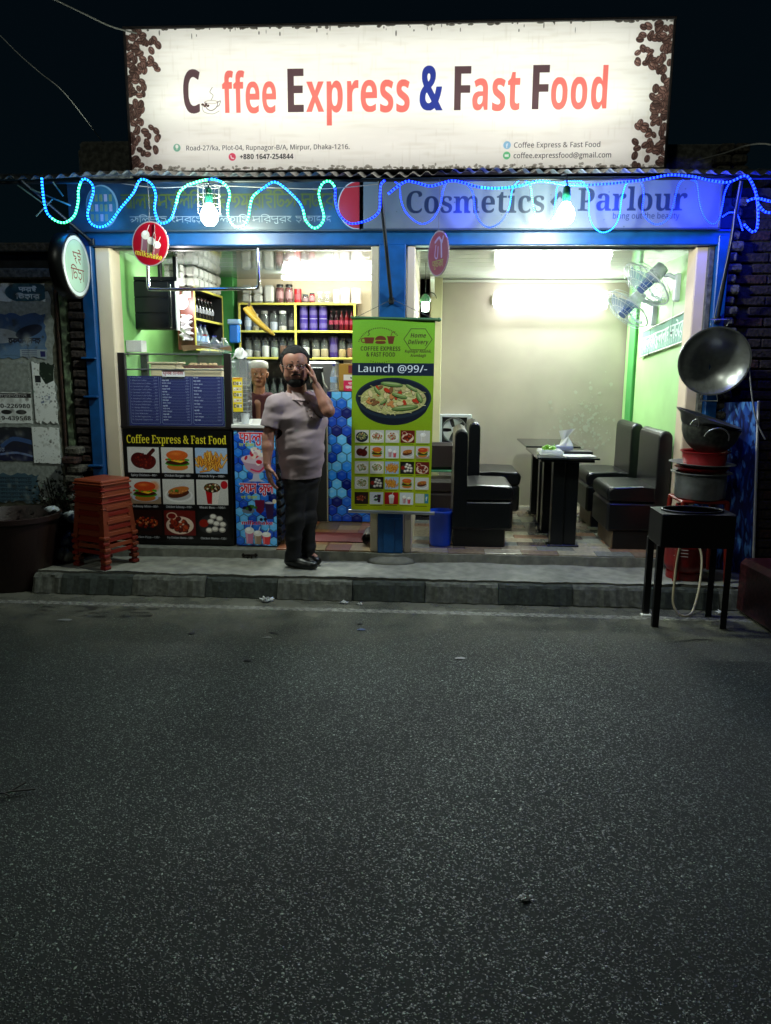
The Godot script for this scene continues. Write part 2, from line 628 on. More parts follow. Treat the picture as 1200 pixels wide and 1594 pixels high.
func setting() -> void:
	# asphalt: bright stone chips set in dark binder, as an albedo and a height picture
	var S := 2048
	var al := Image.create(S, S, false, Image.FORMAT_RGB8)
	var hi := Image.create(S, S, false, Image.FORMAT_L8)
	al.fill(Color(0.148, 0.160, 0.150))
	hi.fill(Color(0.25, 0.25, 0.25))
	var ro := Image.create(S, S, false, Image.FORMAT_L8)
	ro.fill(Color(0.88, 0.88, 0.88))
	var r := RandomNumberGenerator.new()
	r.seed = 44
	for i in 105000:
		var cx := r.randi() % S
		var cy := r.randi() % S
		var k := r.randf()
		var rad := r.randf_range(1.2, 2.8) if k < 0.96 else r.randf_range(2.6, 4.4)
		var b := r.randf_range(0.14, 0.36)
		if r.randf() < 0.2: b = 0.38 + 0.30 * pow(r.randf(), 1.8)
		var c := Color(b * 0.97, b * r.randf_range(0.98, 1.03), b * r.randf_range(0.92, 1.0))
		var rv := r.randf_range(0.25, 0.6)
		var rc := Color(rv, rv, rv)
		var hh := r.randf_range(0.4, 1.0)
		var an := r.randf() * PI
		var e := r.randf_range(0.5, 0.9)
		var R := ceili(rad)
		for y in range(-R, R + 1):
			for x in range(-R, R + 1):
				var u := x * cos(an) + y * sin(an)
				var v := (y * cos(an) - x * sin(an)) / e
				var q := (u * u + v * v) / (rad * rad)
				if q < 1.0:
					var px := (cx + x + S) % S
					var py := (cy + y + S) % S
					al.set_pixel(px, py, c)
					ro.set_pixel(px, py, rc)
					var hv := hh * (1.0 - q * 0.5)
					hi.set_pixel(px, py, Color(hv, hv, hv))
	var am := StandardMaterial3D.new()
	am.resource_name = "asphalt"
	am.albedo_color = Color(0.92, 1.0, 0.95)
	am.albedo_texture = ImageTexture.create_from_image(al)
	am.uv1_triplanar = true
	am.uv1_world_triplanar = true
	am.uv1_scale = Vector3.ONE / 2.9
	am.roughness = 1.0
	am.roughness_texture = ImageTexture.create_from_image(ro)
	am.metallic_specular = 0.42
	am.heightmap_enabled = true
	am.heightmap_texture = ImageTexture.create_from_image(hi)
	am.heightmap_scale = 0.3
	am.detail_enabled = true
	am.detail_blend_mode = BaseMaterial3D.BLEND_MODE_MUL
	am.detail_albedo = noise_tex(31, 0.008, 5, 0.74, 1.1, 512)
	am.detail_uv_layer = BaseMaterial3D.DETAIL_UV_2
	am.uv2_triplanar = true
	am.uv2_world_triplanar = true
	am.uv2_scale = Vector3.ONE / 5.0
	var g := MB.new()
	g.quad(V(-150, -0.3, 150), V(150, -0.3, 150), V(150, -0.3, -150), V(-150, -0.3, -150), Vector3.UP)
	part("ground", g, mk("earth", Color(0.16, 0.15, 0.13), 0.95, 0, "concrete", 0.4), self).set_meta("kind", "structure")
	g = MB.new()
	g.quad(V(-60, 0, 40), V(60, 0, 40), V(60, 0, -0.3), V(-60, 0, -0.3), Vector3.UP)
	part("road", g, am, self).set_meta("kind", "structure")
	# worn painted edge line, cut by wear
	var wear := noise_tex(77, 0.03, 5, 0.0, 1.0, 512)
	var wg := Gradient.new()
	wg.offsets = PackedFloat32Array([0.0, 0.40, 0.56, 1.0])
	wg.colors = PackedColorArray([Color(1, 1, 1, 0), Color(1, 1, 1, 0.35), Color(1, 1, 1, 0.8), Color(1, 1, 1, 0.9)])
	wear.color_ramp = wg
	var wm := StandardMaterial3D.new()
	wm.resource_name = "worn line paint"
	wm.albedo_color = Color(0.52, 0.52, 0.49)
	wm.albedo_texture = wear
	wm.uv1_triplanar = true
	wm.uv1_world_triplanar = true
	wm.uv1_scale = Vector3(1.2, 1.2, 3.0)
	wm.transparency = BaseMaterial3D.TRANSPARENCY_ALPHA
	wm.roughness = 0.8
	g = MB.new()
	g.quad(V(-12, 0.004, 0.90), V(12, 0.004, 0.90), V(12, 0.004, 0.825), V(-12, 0.004, 0.825), Vector3.UP)
	part("road_marking", g, wm, self).set_meta("kind", "structure")
	# dust drifted along the kerb, and an oily patch
	for q in [["oil_patch", Color(0.05, 0.05, 0.045), 0.55, 0.75, V(-2.75, 0.0025, 1.16), V(-1.9, 0.0025, 0.92), 63]]:
		var dn := noise_tex(q[6], 0.012, 5, 0.0, 1.0, 512)
		var dg := Gradient.new()
		dg.offsets = PackedFloat32Array([0.0, q[2], q[3], 1.0])
		dg.colors = PackedColorArray([Color(1, 1, 1, 0), Color(1, 1, 1, 0.0), Color(1, 1, 1, 0.5), Color(1, 1, 1, 0.65)])
		dn.color_ramp = dg
		var dm := StandardMaterial3D.new()
		dm.resource_name = q[0]
		dm.albedo_color = q[1]
		dm.albedo_texture = dn
		dm.uv1_triplanar = true
		dm.uv1_world_triplanar = true
		dm.uv1_scale = Vector3(0.9, 1.0, 2.2)
		dm.transparency = BaseMaterial3D.TRANSPARENCY_ALPHA
		dm.roughness = 0.95
		g = MB.new()
		var lo3: Vector3 = q[4]
		var hi3: Vector3 = q[5]
		g.quad(lo3, V(hi3.x, lo3.y, lo3.z), hi3, V(lo3.x, lo3.y, hi3.z), Vector3.UP)
		part(q[0], g, dm, self).set_meta("kind", "structure")
	# dust swept towards the kerb, thinning out over the carriageway
	var di := Image.create(1024, 256, false, Image.FORMAT_RGBA8)
	var dnz := FastNoiseLite.new()
	dnz.seed = 61
	dnz.frequency = 0.012
	dnz.fractal_octaves = 5
	for y in 256:
		for x in 1024:
			var ang := TAU * x / 1024.0
			var nv := dnz.get_noise_3d(cos(ang) * 163.0, sin(ang) * 163.0, y * 1.6)
			var fall := clampf(float(y) / 256.0, 0.0, 1.0)
			di.set_pixel(x, y, Color(1, 1, 1, clampf(pow(fall, 1.6) * (0.85 + nv * 0.9) + r.randf_range(-0.04, 0.04), 0.0, 0.86)))
	var dmt := StandardMaterial3D.new()
	dmt.resource_name = "gutter dust"
	dmt.albedo_color = Color(0.36, 0.36, 0.31)
	dmt.albedo_texture = ImageTexture.create_from_image(di)
	dmt.transparency = BaseMaterial3D.TRANSPARENCY_ALPHA
	dmt.roughness = 0.95
	dmt.uv1_scale = Vector3(8, 1, 1)
	g = MB.new()
	g.quad(V(-14, 0.002, 0.60), V(14, 0.002, 0.60), V(14, 0.002, 2.3), V(-14, 0.002, 2.3), Vector3.UP, [Vector2(0, 0.998), Vector2(1, 0.998), Vector2(1, 0.002), Vector2(0, 0.002)])
	part("gutter_dust", g, dmt, self).set_meta("kind", "structure")
	# kerb stones, painted black and white by turns
	var kerb := struct("kerb")
	var black := mk("kerb_black", Color(0.255, 0.285, 0.25), 0.85, 0, "concrete", 1.6, 0.4)
	var white := mk("kerb_white", Color(0.43, 0.44, 0.395), 0.85, 0, "concrete", 1.3, 0.4)
	var xs := [-2.985, -2.765, -2.22, -1.663, -1.123, -0.566, -0.03, 0.503, 1.038, 1.566, 2.073, 2.62, 3.17, 3.72, 4.3]
	for i in xs.size() - 1:
		g = MB.new()
		var x0: float = xs[i] + 0.0015
		var x1: float = xs[i + 1] - 0.0015
		var dz := rng.randf_range(-0.008, 0.008)
		var dy := rng.randf_range(-0.004, 0.004)
		var pf := [Vector2(0.45, -0.05), Vector2(0.645, -0.05), Vector2(0.645, 0.01), Vector2(0.605, 0.118), Vector2(0.59, 0.135), Vector2(0.57, 0.143), Vector2(0.45, 0.143)]
		var nx := 12
		for a in pf.size() - 1:
			for s in nx:
				var q := []
				for e in [[s, a], [s + 1, a], [s + 1, a + 1], [s, a + 1]]:
					var xx := lerpf(x0, x1, float(e[0]) / nx)
					var wob := sin(xx * 31.0 + e[1] * 2.0) * 0.006 + sin(xx * 73.0 + e[1] * 1.7) * 0.005
					if e[0] == 0 or e[0] == nx: wob -= 0.004
					q.append(V(xx, pf[e[1]].y + dy, pf[e[1]].x + (wob + dz if e[1] > 0 and e[1] < 6 else 0.0)))
				g.quad(q[0], q[1], q[2], q[3], V(0, 0.6, 1))
		for e in [x0, x1]:
			var po := PackedVector2Array()
			for p in pf: po.append(Vector2(p.x, p.y + dy))
			for t in range(1, po.size() - 1):
				var n := V(-1 if e == x0 else 1, 0, 0)
				g.tri(V(e, po[0].y, po[0].x), V(e, po[t].y, po[t].x), V(e, po[t + 1].y, po[t + 1].x), n, n, n)
		part("kerb_stone", g, white if i % 2 == 0 else black, kerb)
	# pavement with a ragged screed edge over the kerb
	var cm := mk("pavement concrete", Color(0.56, 0.56, 0.52), 0.9, 0, "smooth", 0.7, 0.25)
	g = MB.new()
	var edge := func(x: float) -> float:
		return 0.556 + 0.006 * sin(x * 9.0) + 0.007 * sin(x * 23.0 + 1.0) + 0.004 * sin(x * 61.0) + 0.003 * sin(x * 131.0)
	for i in 260:
		var a := -2.975 + 7.275 * i / 260.0
		var b := -2.975 + 7.275 * (i + 1) / 260.0
		var rows := [-0.3, 0.05, 0.2, 0.38]
		for k in 4:
			var za: float = rows[k]
			var z1a: float = edge.call(a) if k == 3 else rows[k + 1]
			var z1b: float = edge.call(b) if k == 3 else rows[k + 1]
			var hy := func(x: float, z: float) -> float: return 0.16 + 0.004 * sin(x * 3.1 + z * 5.0) + 0.003 * sin(x * 7.7 - z * 11.0)
			g.quad(V(a, hy.call(a, za), za), V(b, hy.call(b, za), za), V(b, hy.call(b, z1b), z1b), V(a, hy.call(a, z1a), z1a), Vector3.UP)
		g.quad(V(a, 0.142, edge.call(a) - 0.006), V(b, 0.142, edge.call(b) - 0.006), V(b, 0.16, edge.call(b)), V(a, 0.16, edge.call(a)), V(0, 0, 1))
	part("pavement", g, cm, self).set_meta("kind", "structure")
	# floor slab of the shop, a low step up from the pavement
	g = MB.new()
	for i in 130:
		var a := -2.75 + 4.95 * i / 130.0
		var b := -2.75 + 4.95 * (i + 1) / 130.0
		var ez := func(x: float) -> float: return 0.045 + 0.006 * sin(x * 11.0) + 0.005 * sin(x * 37.0) + (0.05 * exp(-pow((x + 0.30) / 0.14, 2)))
		g.quad(V(a, 0.15, ez.call(a) + 0.012), V(b, 0.15, ez.call(b) + 0.012), V(b, 0.228, ez.call(b)), V(a, 0.228, ez.call(a)), V(0, 0, 1))
		g.quad(V(a, 0.228, ez.call(a)), V(b, 0.228, ez.call(b)), V(b, 0.230, -0.05), V(a, 0.230, -0.05), Vector3.UP)
	g.box(V(-0.275, 0.08, -1.2), V(4.95, 0.3, 2.3))
	# heap of mortar at the foot of the pillar
	g.ball(V(-0.31, 0.16, 0.06), V(0.20, 0.055, 0.12), 14, 6)
	part("floor_slab", g, mk("step concrete", Color(0.46, 0.46, 0.42), 0.92, 0, "smooth", 1.4, 0.4), self).set_meta("kind", "structure")
	# floor tiles
	var floor := struct("floor")
	var cols := [Color(0.50, 0.41, 0.32), Color(0.61, 0.55, 0.44), Color(0.37, 0.36, 0.32), Color(0.30, 0.24, 0.20), Color(0.66, 0.62, 0.52), Color(0.46, 0.47, 0.43), Color(0.55, 0.38, 0.27)]
	var orange := [Color(0.62, 0.42, 0.25), Color(0.55, 0.33, 0.22), Color(0.66, 0.56, 0.40), Color(0.45, 0.38, 0.30), Color(0.68, 0.50, 0.30)]
	for k in cols.size(): mk("tile%d" % k, cols[k].lightened(0.18), 0.17, 0, "blotch", 3.0)
	for k in orange.size(): mk("tileo%d" % k, orange[k], 0.30, 0, "blotch", 3.0)
	var tm := {}
	var row := 0
	var z := 0.03
	while z > -2.2:
		var d := 0.146
		var x := -0.15 - (0.15 if row % 2 else 0.0)
		while x < 1.97:
			var w := 0.292
			var a := maxf(x, -0.15)
			var b := minf(x + w, 1.97)
			if b - a > 0.03:
				var key := snappedf(b - a, 0.01)
				if not tm.has(key):
					var t := MB.new()
					t.box(Vector3.ZERO, V(b - a, 0.012, d - 0.003), 0.0012)
					tm[key] = t.mesh()
				part("tile", tm[key], mats["tile%d" % (rng.randi() % cols.size())], floor, V((a + b) * 0.5, 0.234 + rng.randf() * 0.0012, z - d * 0.5))
			x += w + 0.003
		row += 1
		z -= d
	z = 0.03
	while z > -2.2:
		var d := 0.2
		var x := -1.25
		while x < -0.5:
			if not tm.has("sq"):
				var t := MB.new()
				t.box(Vector3.ZERO, V(0.197, 0.012, 0.197), 0.0012)
				tm["sq"] = t.mesh()
			part("tile", tm["sq"], mats["tileo%d" % (rng.randi() % orange.size())], floor, V(x + 0.1, 0.234 + rng.randf() * 0.0012, z - d * 0.5))
			x += 0.2
		z -= d


func shop_shell() -> void:
	var b := thing("shop_building", "single storey two room shop with blue painted posts and open front", "building")
	var blue := mk("blue paint", Color(0.015, 0.29, 0.52), 0.42, 0, "blotch", 1.3, 0.15)
	var cream := mk("cream plaster", Color(0.80, 0.74, 0.63), 0.75, 0, "plaster", 0.8, 0.3)
	var green := mk("green wall paint", Color(0.50, 0.75, 0.42), 0.6, 0, "plaster", 0.7, 0.3)
	var dgreen := mk("dark green paint", Color(0.24, 0.58, 0.27), 0.6, 0, "plaster", 0.7)
	var cem := mk("bare cement", Color(0.42, 0.42, 0.38), 0.95, 0, "concrete", 1.2, 0.8)
	var grey := mk("grey plaster", Color(0.56, 0.56, 0.52), 0.8, 0, "plaster", 0.8)
	# back walls
	var m := MB.new()
	m.box(V(1.0, 1.4, -2.32), V(2.3, 2.5, 0.2))
	var bw := mk("back wall paint", Color(0.71, 0.665, 0.62), 0.7, 0, "plaster", 0.5, 0.3)
	part("back_wall", m, bw, b)
	# flaking damp patch on the lower right of the back wall
	m = MB.new()
	for i in 240:
		var q := Vector2(1.62 + rng.randfn(0, 0.17), 1.12 + rng.randfn(0, 0.18))
		if q.x > 2.0 or q.x < 1.2: continue
		var po := PackedVector2Array()
		var rr := 0.004 + 0.022 * pow(rng.randf(), 3)
		for k in 7:
			var an := TAU * k / 7.0
			po.append(q + Vector2(cos(an), sin(an)) * rr * rng.randf_range(0.5, 1.1))
		m.extrude(po, 0.003, Transform3D(Basis(), V(0, 0, -2.2188 + 0.0002 * (i % 11))))
	var fl := part("flaking_paint", m, mk("flaked plaster", Color(0.71, 0.70, 0.66), 0.9), b)
	fl.set_meta("kind", "stuff")
	m = MB.new()
	m.box(V(-1.3, 1.4, -2.32), V(2.5, 2.5, 0.2))
	part("back_wall", m, cream, b)
	# left side wall, green, with cream jamb at the front and a corner column
	m = MB.new()
	m.box(V(-2.60, 1.4, -1.22), V(0.16, 2.5, 2.0))
	part("side_wall", m, green, b)
	m = MB.new()
	m.box(V(-2.575, 1.41, -0.115), V(0.12, 2.37, 0.2), 0.008)
	part("front_jamb", m, cream, b)
	m = MB.new()
	m.box(V(-2.14, 1.4, -2.13), V(0.14, 2.4, 0.18), 0.008)
	part("corner_column", m, dgreen, b)
	# dividing wall behind the pillar
	m = MB.new()
	m.box(V(-0.215, 1.4, -1.26), V(0.13, 2.4, 1.96), 0.004)
	part("dividing_wall", m, cream, b)
	m = MB.new()
	m.box(V(0.02, 1.4, -2.16), V(0.12, 2.4, 0.12), 0.006)
	part("corner_pier", m, mk("ivory plaster", Color(0.83, 0.80, 0.66), 0.7, 0, "plaster", 0.8), b)
	# right side wall, green, with darker green column at the back and cream jamb at the front
	m = MB.new()
	m.box(V(2.06, 1.4, -1.2), V(0.16, 2.5, 2.0))
	part("side_wall", m, mk("pale green wall paint", Color(0.62, 0.80, 0.52), 0.6, 0, "plaster", 0.7, 0.3), b)
	m = MB.new()
	m.box(V(2.02, 1.4, -1.86), V(0.14, 2.4, 0.22), 0.006)
	part("corner_column", m, dgreen, b)
	m = MB.new()
	m.box(V(1.975, 1.41, -0.12), V(0.09, 2.37, 0.2), 0.008)
	part("front_jamb", m, mk("pink cream plaster", Color(0.78, 0.70, 0.60), 0.75, 0, "plaster", 0.8), b)
	m = MB.new()
	m.box(V(2.035, 1.41, -0.06), V(0.05, 2.5, 0.12), 0.01)
	part("cement_edge", m, cem, b)
	# the middle pillar: blue steel with cream flanks
	m = MB.new()
	m.box(V(-0.32, 1.415, -0.02), V(0.20, 2.37, 0.16), 0.006)
	part("pillar", m, blue, b)
	for x in [-0.452, -0.182]:
		m = MB.new()
		m.box(V(x, 1.41, -0.075), V(0.062, 2.36, 0.2), 0.006)
		part("pillar_flank", m, cream, b)
	m = MB.new()
	m.box(V(-0.33, 0.37, 0.064), V(0.085, 0.27, 0.012), 0.003)
	m.box(V(-0.30, 0.51, 0.064), V(0.13, 0.012, 0.014), 0.003)
	part("pillar_base_plate", m, blue, b)
	# blue posts left and right, with hinge lugs
	m = MB.new()
	m.box(V(-2.685, 1.43, -0.02), V(0.09, 2.46, 0.12), 0.006)
	for y in [0.55, 0.9, 1.45, 1.75]: m.box(V(-2.70, y, 0.05), V(0.11, 0.014, 0.05), 0.003)
	part("corner_post", m, blue, b)
	m = MB.new()
	m.box(V(2.10, 1.43, -0.01), V(0.085, 2.46, 0.14), 0.006)
	part("corner_post", m, blue, b)
	# lintel: blue channel over the openings
	m = MB.new()
	m.box(V(-0.29, 2.645, -0.02), V(4.88, 0.105, 0.13), 0.008)
	m.box(V(-0.29, 2.690, 0.055), V(4.88, 0.016, 0.035), 0.003)
	part("lintel_beam", m, blue, b)
	m = MB.new()
	m.box(V(-0.29, 2.748, 0.045), V(4.9, 0.095, 0.05), 0.004)
	part("fascia", m, mk("slate fascia", Color(0.035, 0.10, 0.16), 0.6, 0.0, "blotch", 1.0), b)
	for c in [[-2.62, -0.42], [-0.22, 2.06]]:
		m = MB.new()
		m.box(V((c[0] + c[1]) * 0.5, 2.586, -0.12), V(c[1] - c[0], 0.012, 0.06), 0.002)
		part("shutter_rail", m, mk("dull steel", Color(0.55, 0.56, 0.55), 0.4, 0.7), b)
	# glossy ceiling boards
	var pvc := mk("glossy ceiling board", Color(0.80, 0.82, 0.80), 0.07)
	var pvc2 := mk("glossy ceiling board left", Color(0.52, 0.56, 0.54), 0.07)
	for k in 8:
		var z0 := -0.17 - k * 0.2585
		m = MB.new()
		m.box(V(0.92, 2.606, z0 - 0.128), V(2.14, 0.02, 0.254), 0.002)
		part("ceiling_board", m, pvc, b)
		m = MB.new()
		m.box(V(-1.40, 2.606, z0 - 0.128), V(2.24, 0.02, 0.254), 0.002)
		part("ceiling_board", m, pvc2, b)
	# roof slab and low parapet behind the big sign
	m = MB.new()
	m.box(V(-0.29, 2.815, -1.2), V(5.0, 0.22, 2.4))
	m.box(V(-0.29, 3.02, -0.18), V(4.96, 0.62, 0.10), 0.01)
	part("roof_slab", m, cem, b)
	m = MB.new()
	m.box(V(-2.475, 3.19, 0.0), V(0.40, 0.30, 0.12), 0.02)
	m.box(V(-2.55, 3.28, 0.0), V(0.22, 0.10, 0.11), 0.015)
	part("parapet_stub", m, cem, b)
	for k in 6:
		m = MB.new()
		m.box(V(2.06 + 0.11 * (k % 2) + rng.randf_range(-0.012, 0.012), 3.10 + 0.075 * (k / 2), 0.0), V(0.105, 0.068, 0.13), 0.014)
		part("brick", m, mk("old mortar brick", Color(0.34, 0.32, 0.27), 0.95, 0, "stain", 2.5, 0.6), b)
	# corrugated awning with its struts
	var aw := thing("corrugated_awning", "corrugated metal awning sheet running across the whole shop front", "awning")
	m = MB.new()
	var wav := func(u: float, v: float) -> Vector3:
		var x := -3.5 + 6.3 * u
		var sag := 0.012 * sin(x * 2.3) + 0.008 * sin(x * 5.1)
		return V(x, 3.105 - 0.10 * v + 0.014 * sin(x * TAU / 0.095) + sag * v, 0.04 + 0.42 * v + 0.012 * sin(x * 7.0) * v)
	m.surf(wav, 540, 3)
	part("sheet", m, mk("galvanised sheet", Color(0.52, 0.55, 0.55), 0.45, 0.6, "stain", 1.4), aw)
	for p in [[V(-0.395, 2.965, 0.42), V(-0.325, 2.19, 0.075)], [V(2.05, 2.95, 0.42), V(2.09, 2.06, 0.07)], [V(-2.95, 2.98, 0.42), V(-2.62, 2.62, 0.06)]]:
		m = MB.new()
		m.tube([p[0], p[1]], 0.014, 6)
		m.box(p[1], V(0.04, 0.05, 0.03), 0.004)
		part("strut", m, mk("dark steel", Color(0.10, 0.12, 0.12), 0.5, 0.5), aw)
	m = MB.new()
	m.tube([V(-3.5, 2.972, 0.40), V(2.8, 2.972, 0.40)], 0.012, 6)
	part("edge_pipe", m, mats["dark steel"], aw)


# ---- strokes of the Bengali letters that the signs need: [width, lines of points]; the head line is y 0, the foot y 1
const BN := {
	"aa": [0.28, [[0.12, 0, 0.12, 1]]],
	"A": [1.15, [[0.08, 0.3, 0.3, 0.22, 0.38, 0.45, 0.12, 0.58, 0.42, 0.72, 0.55, 1.0, 0.72, 0.55], [0.78, 0, 0.78, 1], [1.02, 0, 1.02, 1]]],
	"l": [0.85, [[0.06, 0.65, 0.2, 0.32, 0.34, 0.5, 0.38, 0.8, 0.45, 0.45, 0.58, 0.3, 0.72, 0.45], [0.75, 0, 0.75, 1]]],
	"h": [0.66, [[0.5, 0.02, 0.15, 0.16, 0.22, 0.4, 0.5, 0.38, 0.52, 0.58, 0.2, 0.62, 0.45, 1.0]]],
	"m": [0.85, [[0.1, 0, 0.16, 0.55, 0.06, 0.72, 0.24, 0.78, 0.22, 0.62, 0.72, 0.42], [0.72, 0, 0.72, 1]]],
	"d": [0.66, [[0.1, 0, 0.14, 0.35, 0.42, 0.36, 0.5, 0.55, 0.3, 0.62, 0.56, 1.0]]],
	"u": [0.0, [[-0.42, 1.02, -0.34, 1.26, -0.12, 1.22, -0.1, 1.06]]],
	"U": [0.0, [[-0.5, 1.1, -0.25, 1.05, -0.3, 1.3, -0.06, 1.36]]],
	"i": [0.28, [[0.14, 1, 0.14, 0, 0.1, -0.2, 0.4, -0.36, 0.75, -0.2, 0.85, 0]]],
	"bh": [0.8, [[0.1, 0.1, 0.1, 0.45, 0.35, 0.55, 0.3, 0.25, 0.58, 0.2, 0.66, 0.6, 0.35, 0.95]]],
	"ya": [0.86, [[0.05, 0.1, 0.28, 0.35, 0.1, 0.75, 0.42, 0.65, 0.5, 0.3], [0.52, 0, 0.52, 1], [0.74, 0, 0.74, 1]]],
	"r": [0.78, [[0.66, 0, 0.66, 1], [0.66, 0.12, 0.1, 0.55, 0.66, 0.85], [0.32, 1.08, 0.38, 1.14]]],
	"I": [0.68, [[0.2, 0, 0.16, 0.28, 0.5, 0.32, 0.52, 0.58, 0.2, 0.6, 0.5, 1.0], [0.42, 0, 0.55, -0.25, 0.25, -0.32]]],
	"t": [0.68, [[0.1, 0.0, 0.1, 0.65, 0.36, 0.9, 0.58, 0.62, 0.4, 0.4, 0.28, 0.58], [0.45, 0, 0.5, -0.22, 0.2, -0.34]]],
	"j": [0.9, [[0.06, 0.62, 0.24, 0.4, 0.32, 0.7, 0.14, 0.92, 0.55, 0.52, 0.58, 0.05], [0.58, 0.3, 0.8, 0.35, 0.76, 0.9]]],
	"s": [0.82, [[0.1, 0, 0.12, 0.42, 0.34, 0.5, 0.16, 0.68, 0.36, 0.78, 0.36, 0.4, 0.7, 0.4], [0.72, 0, 0.72, 1]]],
	"o": [0.42, [[0.34, 0.02, 0.1, 0.3, 0.08, 0.75, 0.28, 0.98, 0.34, 0.72, 0.2, 0.66]]],
	"c": [0.74, [[0.1, 0.0, 0.14, 0.75, 0.5, 0.8, 0.62, 0.45, 0.36, 0.28, 0.14, 0.45]]],
	"D": [0.68, [[0.1, 0, 0.14, 0.28, 0.5, 0.3, 0.56, 0.65, 0.3, 0.92, 0.1, 0.7], [0.32, 1.1, 0.38, 1.16]]],
	"f": [0.86, [[0.1, 0, 0.1, 0.5, 0.46, 0.52], [0.46, 0, 0.46, 1], [0.46, 0.3, 0.74, 0.25, 0.76, 0.65, 0.62, 0.7]]],
	"T": [0.72, [[0.56, 0.2, 0.22, 0.22, 0.1, 0.62, 0.36, 0.92, 0.62, 0.65, 0.46, 0.45]]],
	"k": [0.84, [[0.4, 0, 0.4, 1], [0.4, 0.22, 0.08, 0.55, 0.4, 0.82], [0.4, 0.28, 0.74, 0.28, 0.7, 0.72, 0.58, 0.72]]],
	"p": [0.78, [[0.1, 0, 0.12, 0.5, 0.64, 0.4], [0.66, 0, 0.66, 1]]],
	"1": [0.5, [[0.35, 0.1, 0.1, 0.3, 0.12, 0.7, 0.35, 0.6, 0.4, 1.0]]],
	"2": [0.5, [[0.1, 0.1, 0.4, 0.2, 0.12, 0.55, 0.42, 0.95]]],
	" ": [0.4, []],
}


func bn(cv: Cv, word: String, x: float, top: float, hgt: float, wd: float, c: Color, width := 0.0, al := 1.0) -> float:
	var gl := word.split("-") if word.contains("-") else word.split("")
	var tot := 0.0
	for g in gl: tot += BN[g][0]
	var sx := hgt if width <= 0.0 else width / tot
	var px := x
	var start := x
	for g in gl:
		for ln in BN[g][1]:
			var pts := []
			for k in range(0, ln.size(), 2): pts.append(Vector2(px + ln[k] * sx, top + ln[k + 1] * hgt))
			if pts.size() > 2: cv.curve(pts, wd, c, al)
			else: cv.line(pts, wd, c, al)
		px += BN[g][0] * sx
		if g == " ":
			if px - sx * 0.4 > start: cv.line([Vector2(start, top), Vector2(px - sx * 0.4, top)], wd, c, al)
			start = px
	cv.line([Vector2(start, top), Vector2(px, top)], wd, c, al)
	return px - x


func bean(cv: Cv, x: float, y: float, r: float, an: float) -> void:
	var b := cv.rg.randf_range(0.75, 1.25)
	cv.oval(x, y, r, r * 0.74, Color(0.22, 0.15, 0.135), an)
	cv.oval(x, y, r * 0.9, r * 0.66, Color(0.40 * b, 0.30 * b, 0.27 * b), an)
	cv.oval(x - r * 0.1, y - r * 0.25, r * 0.6, r * 0.3, Color(0.64 * b, 0.53 * b, 0.48 * b), an, 0.75, r * 0.3)
	var d := Vector2(cos(an), sin(an)) * r * 0.8
	var n := Vector2(-d.y, d.x) * 0.16
	cv.curve([Vector2(x, y) - d, Vector2(x, y) - d * 0.3 + n, Vector2(x, y) + d * 0.3 - n, Vector2(x, y) + d], maxf(1.5, r * 0.13), Color(0.13, 0.085, 0.08))


func hexes(cv: Cv, s: float, box: Rect2) -> void:
	var row := 0
	var y := box.position.y - s
	while y < box.end.y + s:
		var x := box.position.x - s + (s * 0.87 if row % 2 else 0.0)
		while x < box.end.x + s:
			var k := cv.rg.randf()
			var c := Color(0.05, 0.22, 0.72).lerp(Color(0.16, 0.52, 0.93), cv.rg.randf())
			if k > 0.62: c = Color(0.38, 0.72, 0.97)
			if k < 0.12: c = Color(0.03, 0.10, 0.42)
			var p := []
			var o := []
			for i in 6:
				var a := PI / 6 + i * PI / 3
				p.append(Vector2(x + cos(a) * s, y + sin(a) * s))
				o.append(Vector2(x + cos(a) * s * 0.86, y - s * 0.08 + sin(a) * s * 0.86))
			cv.poly(p, c.darkened(0.35))
			cv.poly(o, c)
			cv.oval(x, y - s * 0.3, s * 0.55, s * 0.35, c.lightened(0.35), 0.0, 0.6, s * 0.35)
			cv.line([o[3], o[4], o[5]], maxf(1.0, s * 0.06), c.lightened(0.5), 0.7)
			x += s * 1.74
		y += s * 1.5
		row += 1


func cup(cv: Cv, x: float, y: float, w: float, h: float, c: Color) -> void:  # a takeaway glass with a domed top and a straw
	cv.line([Vector2(x + w * 0.1, y + h * 0.1), Vector2(x + w * 0.3, y - h * 0.22)], maxf(1.0, w * 0.09), Color(0.9, 0.9, 0.9))
	cv.poly([Vector2(x - w * 0.5, y + h * 0.28), Vector2(x + w * 0.5, y + h * 0.28), Vector2(x + w * 0.34, y + h), Vector2(x - w * 0.34, y + h)], c)
	cv.poly([Vector2(x - w * 0.42, y + h * 0.3), Vector2(x - w * 0.2, y + h * 0.3), Vector2(x - w * 0.18, y + h * 0.95), Vector2(x - w * 0.3, y + h * 0.95)], c.lightened(0.35))
	cv.oval(x, y + h * 0.24, w * 0.52, h * 0.2, Color(0.93, 0.92, 0.9))
	cv.oval(x - w * 0.12, y + h * 0.17, w * 0.25, h * 0.1, Color(1, 1, 1))


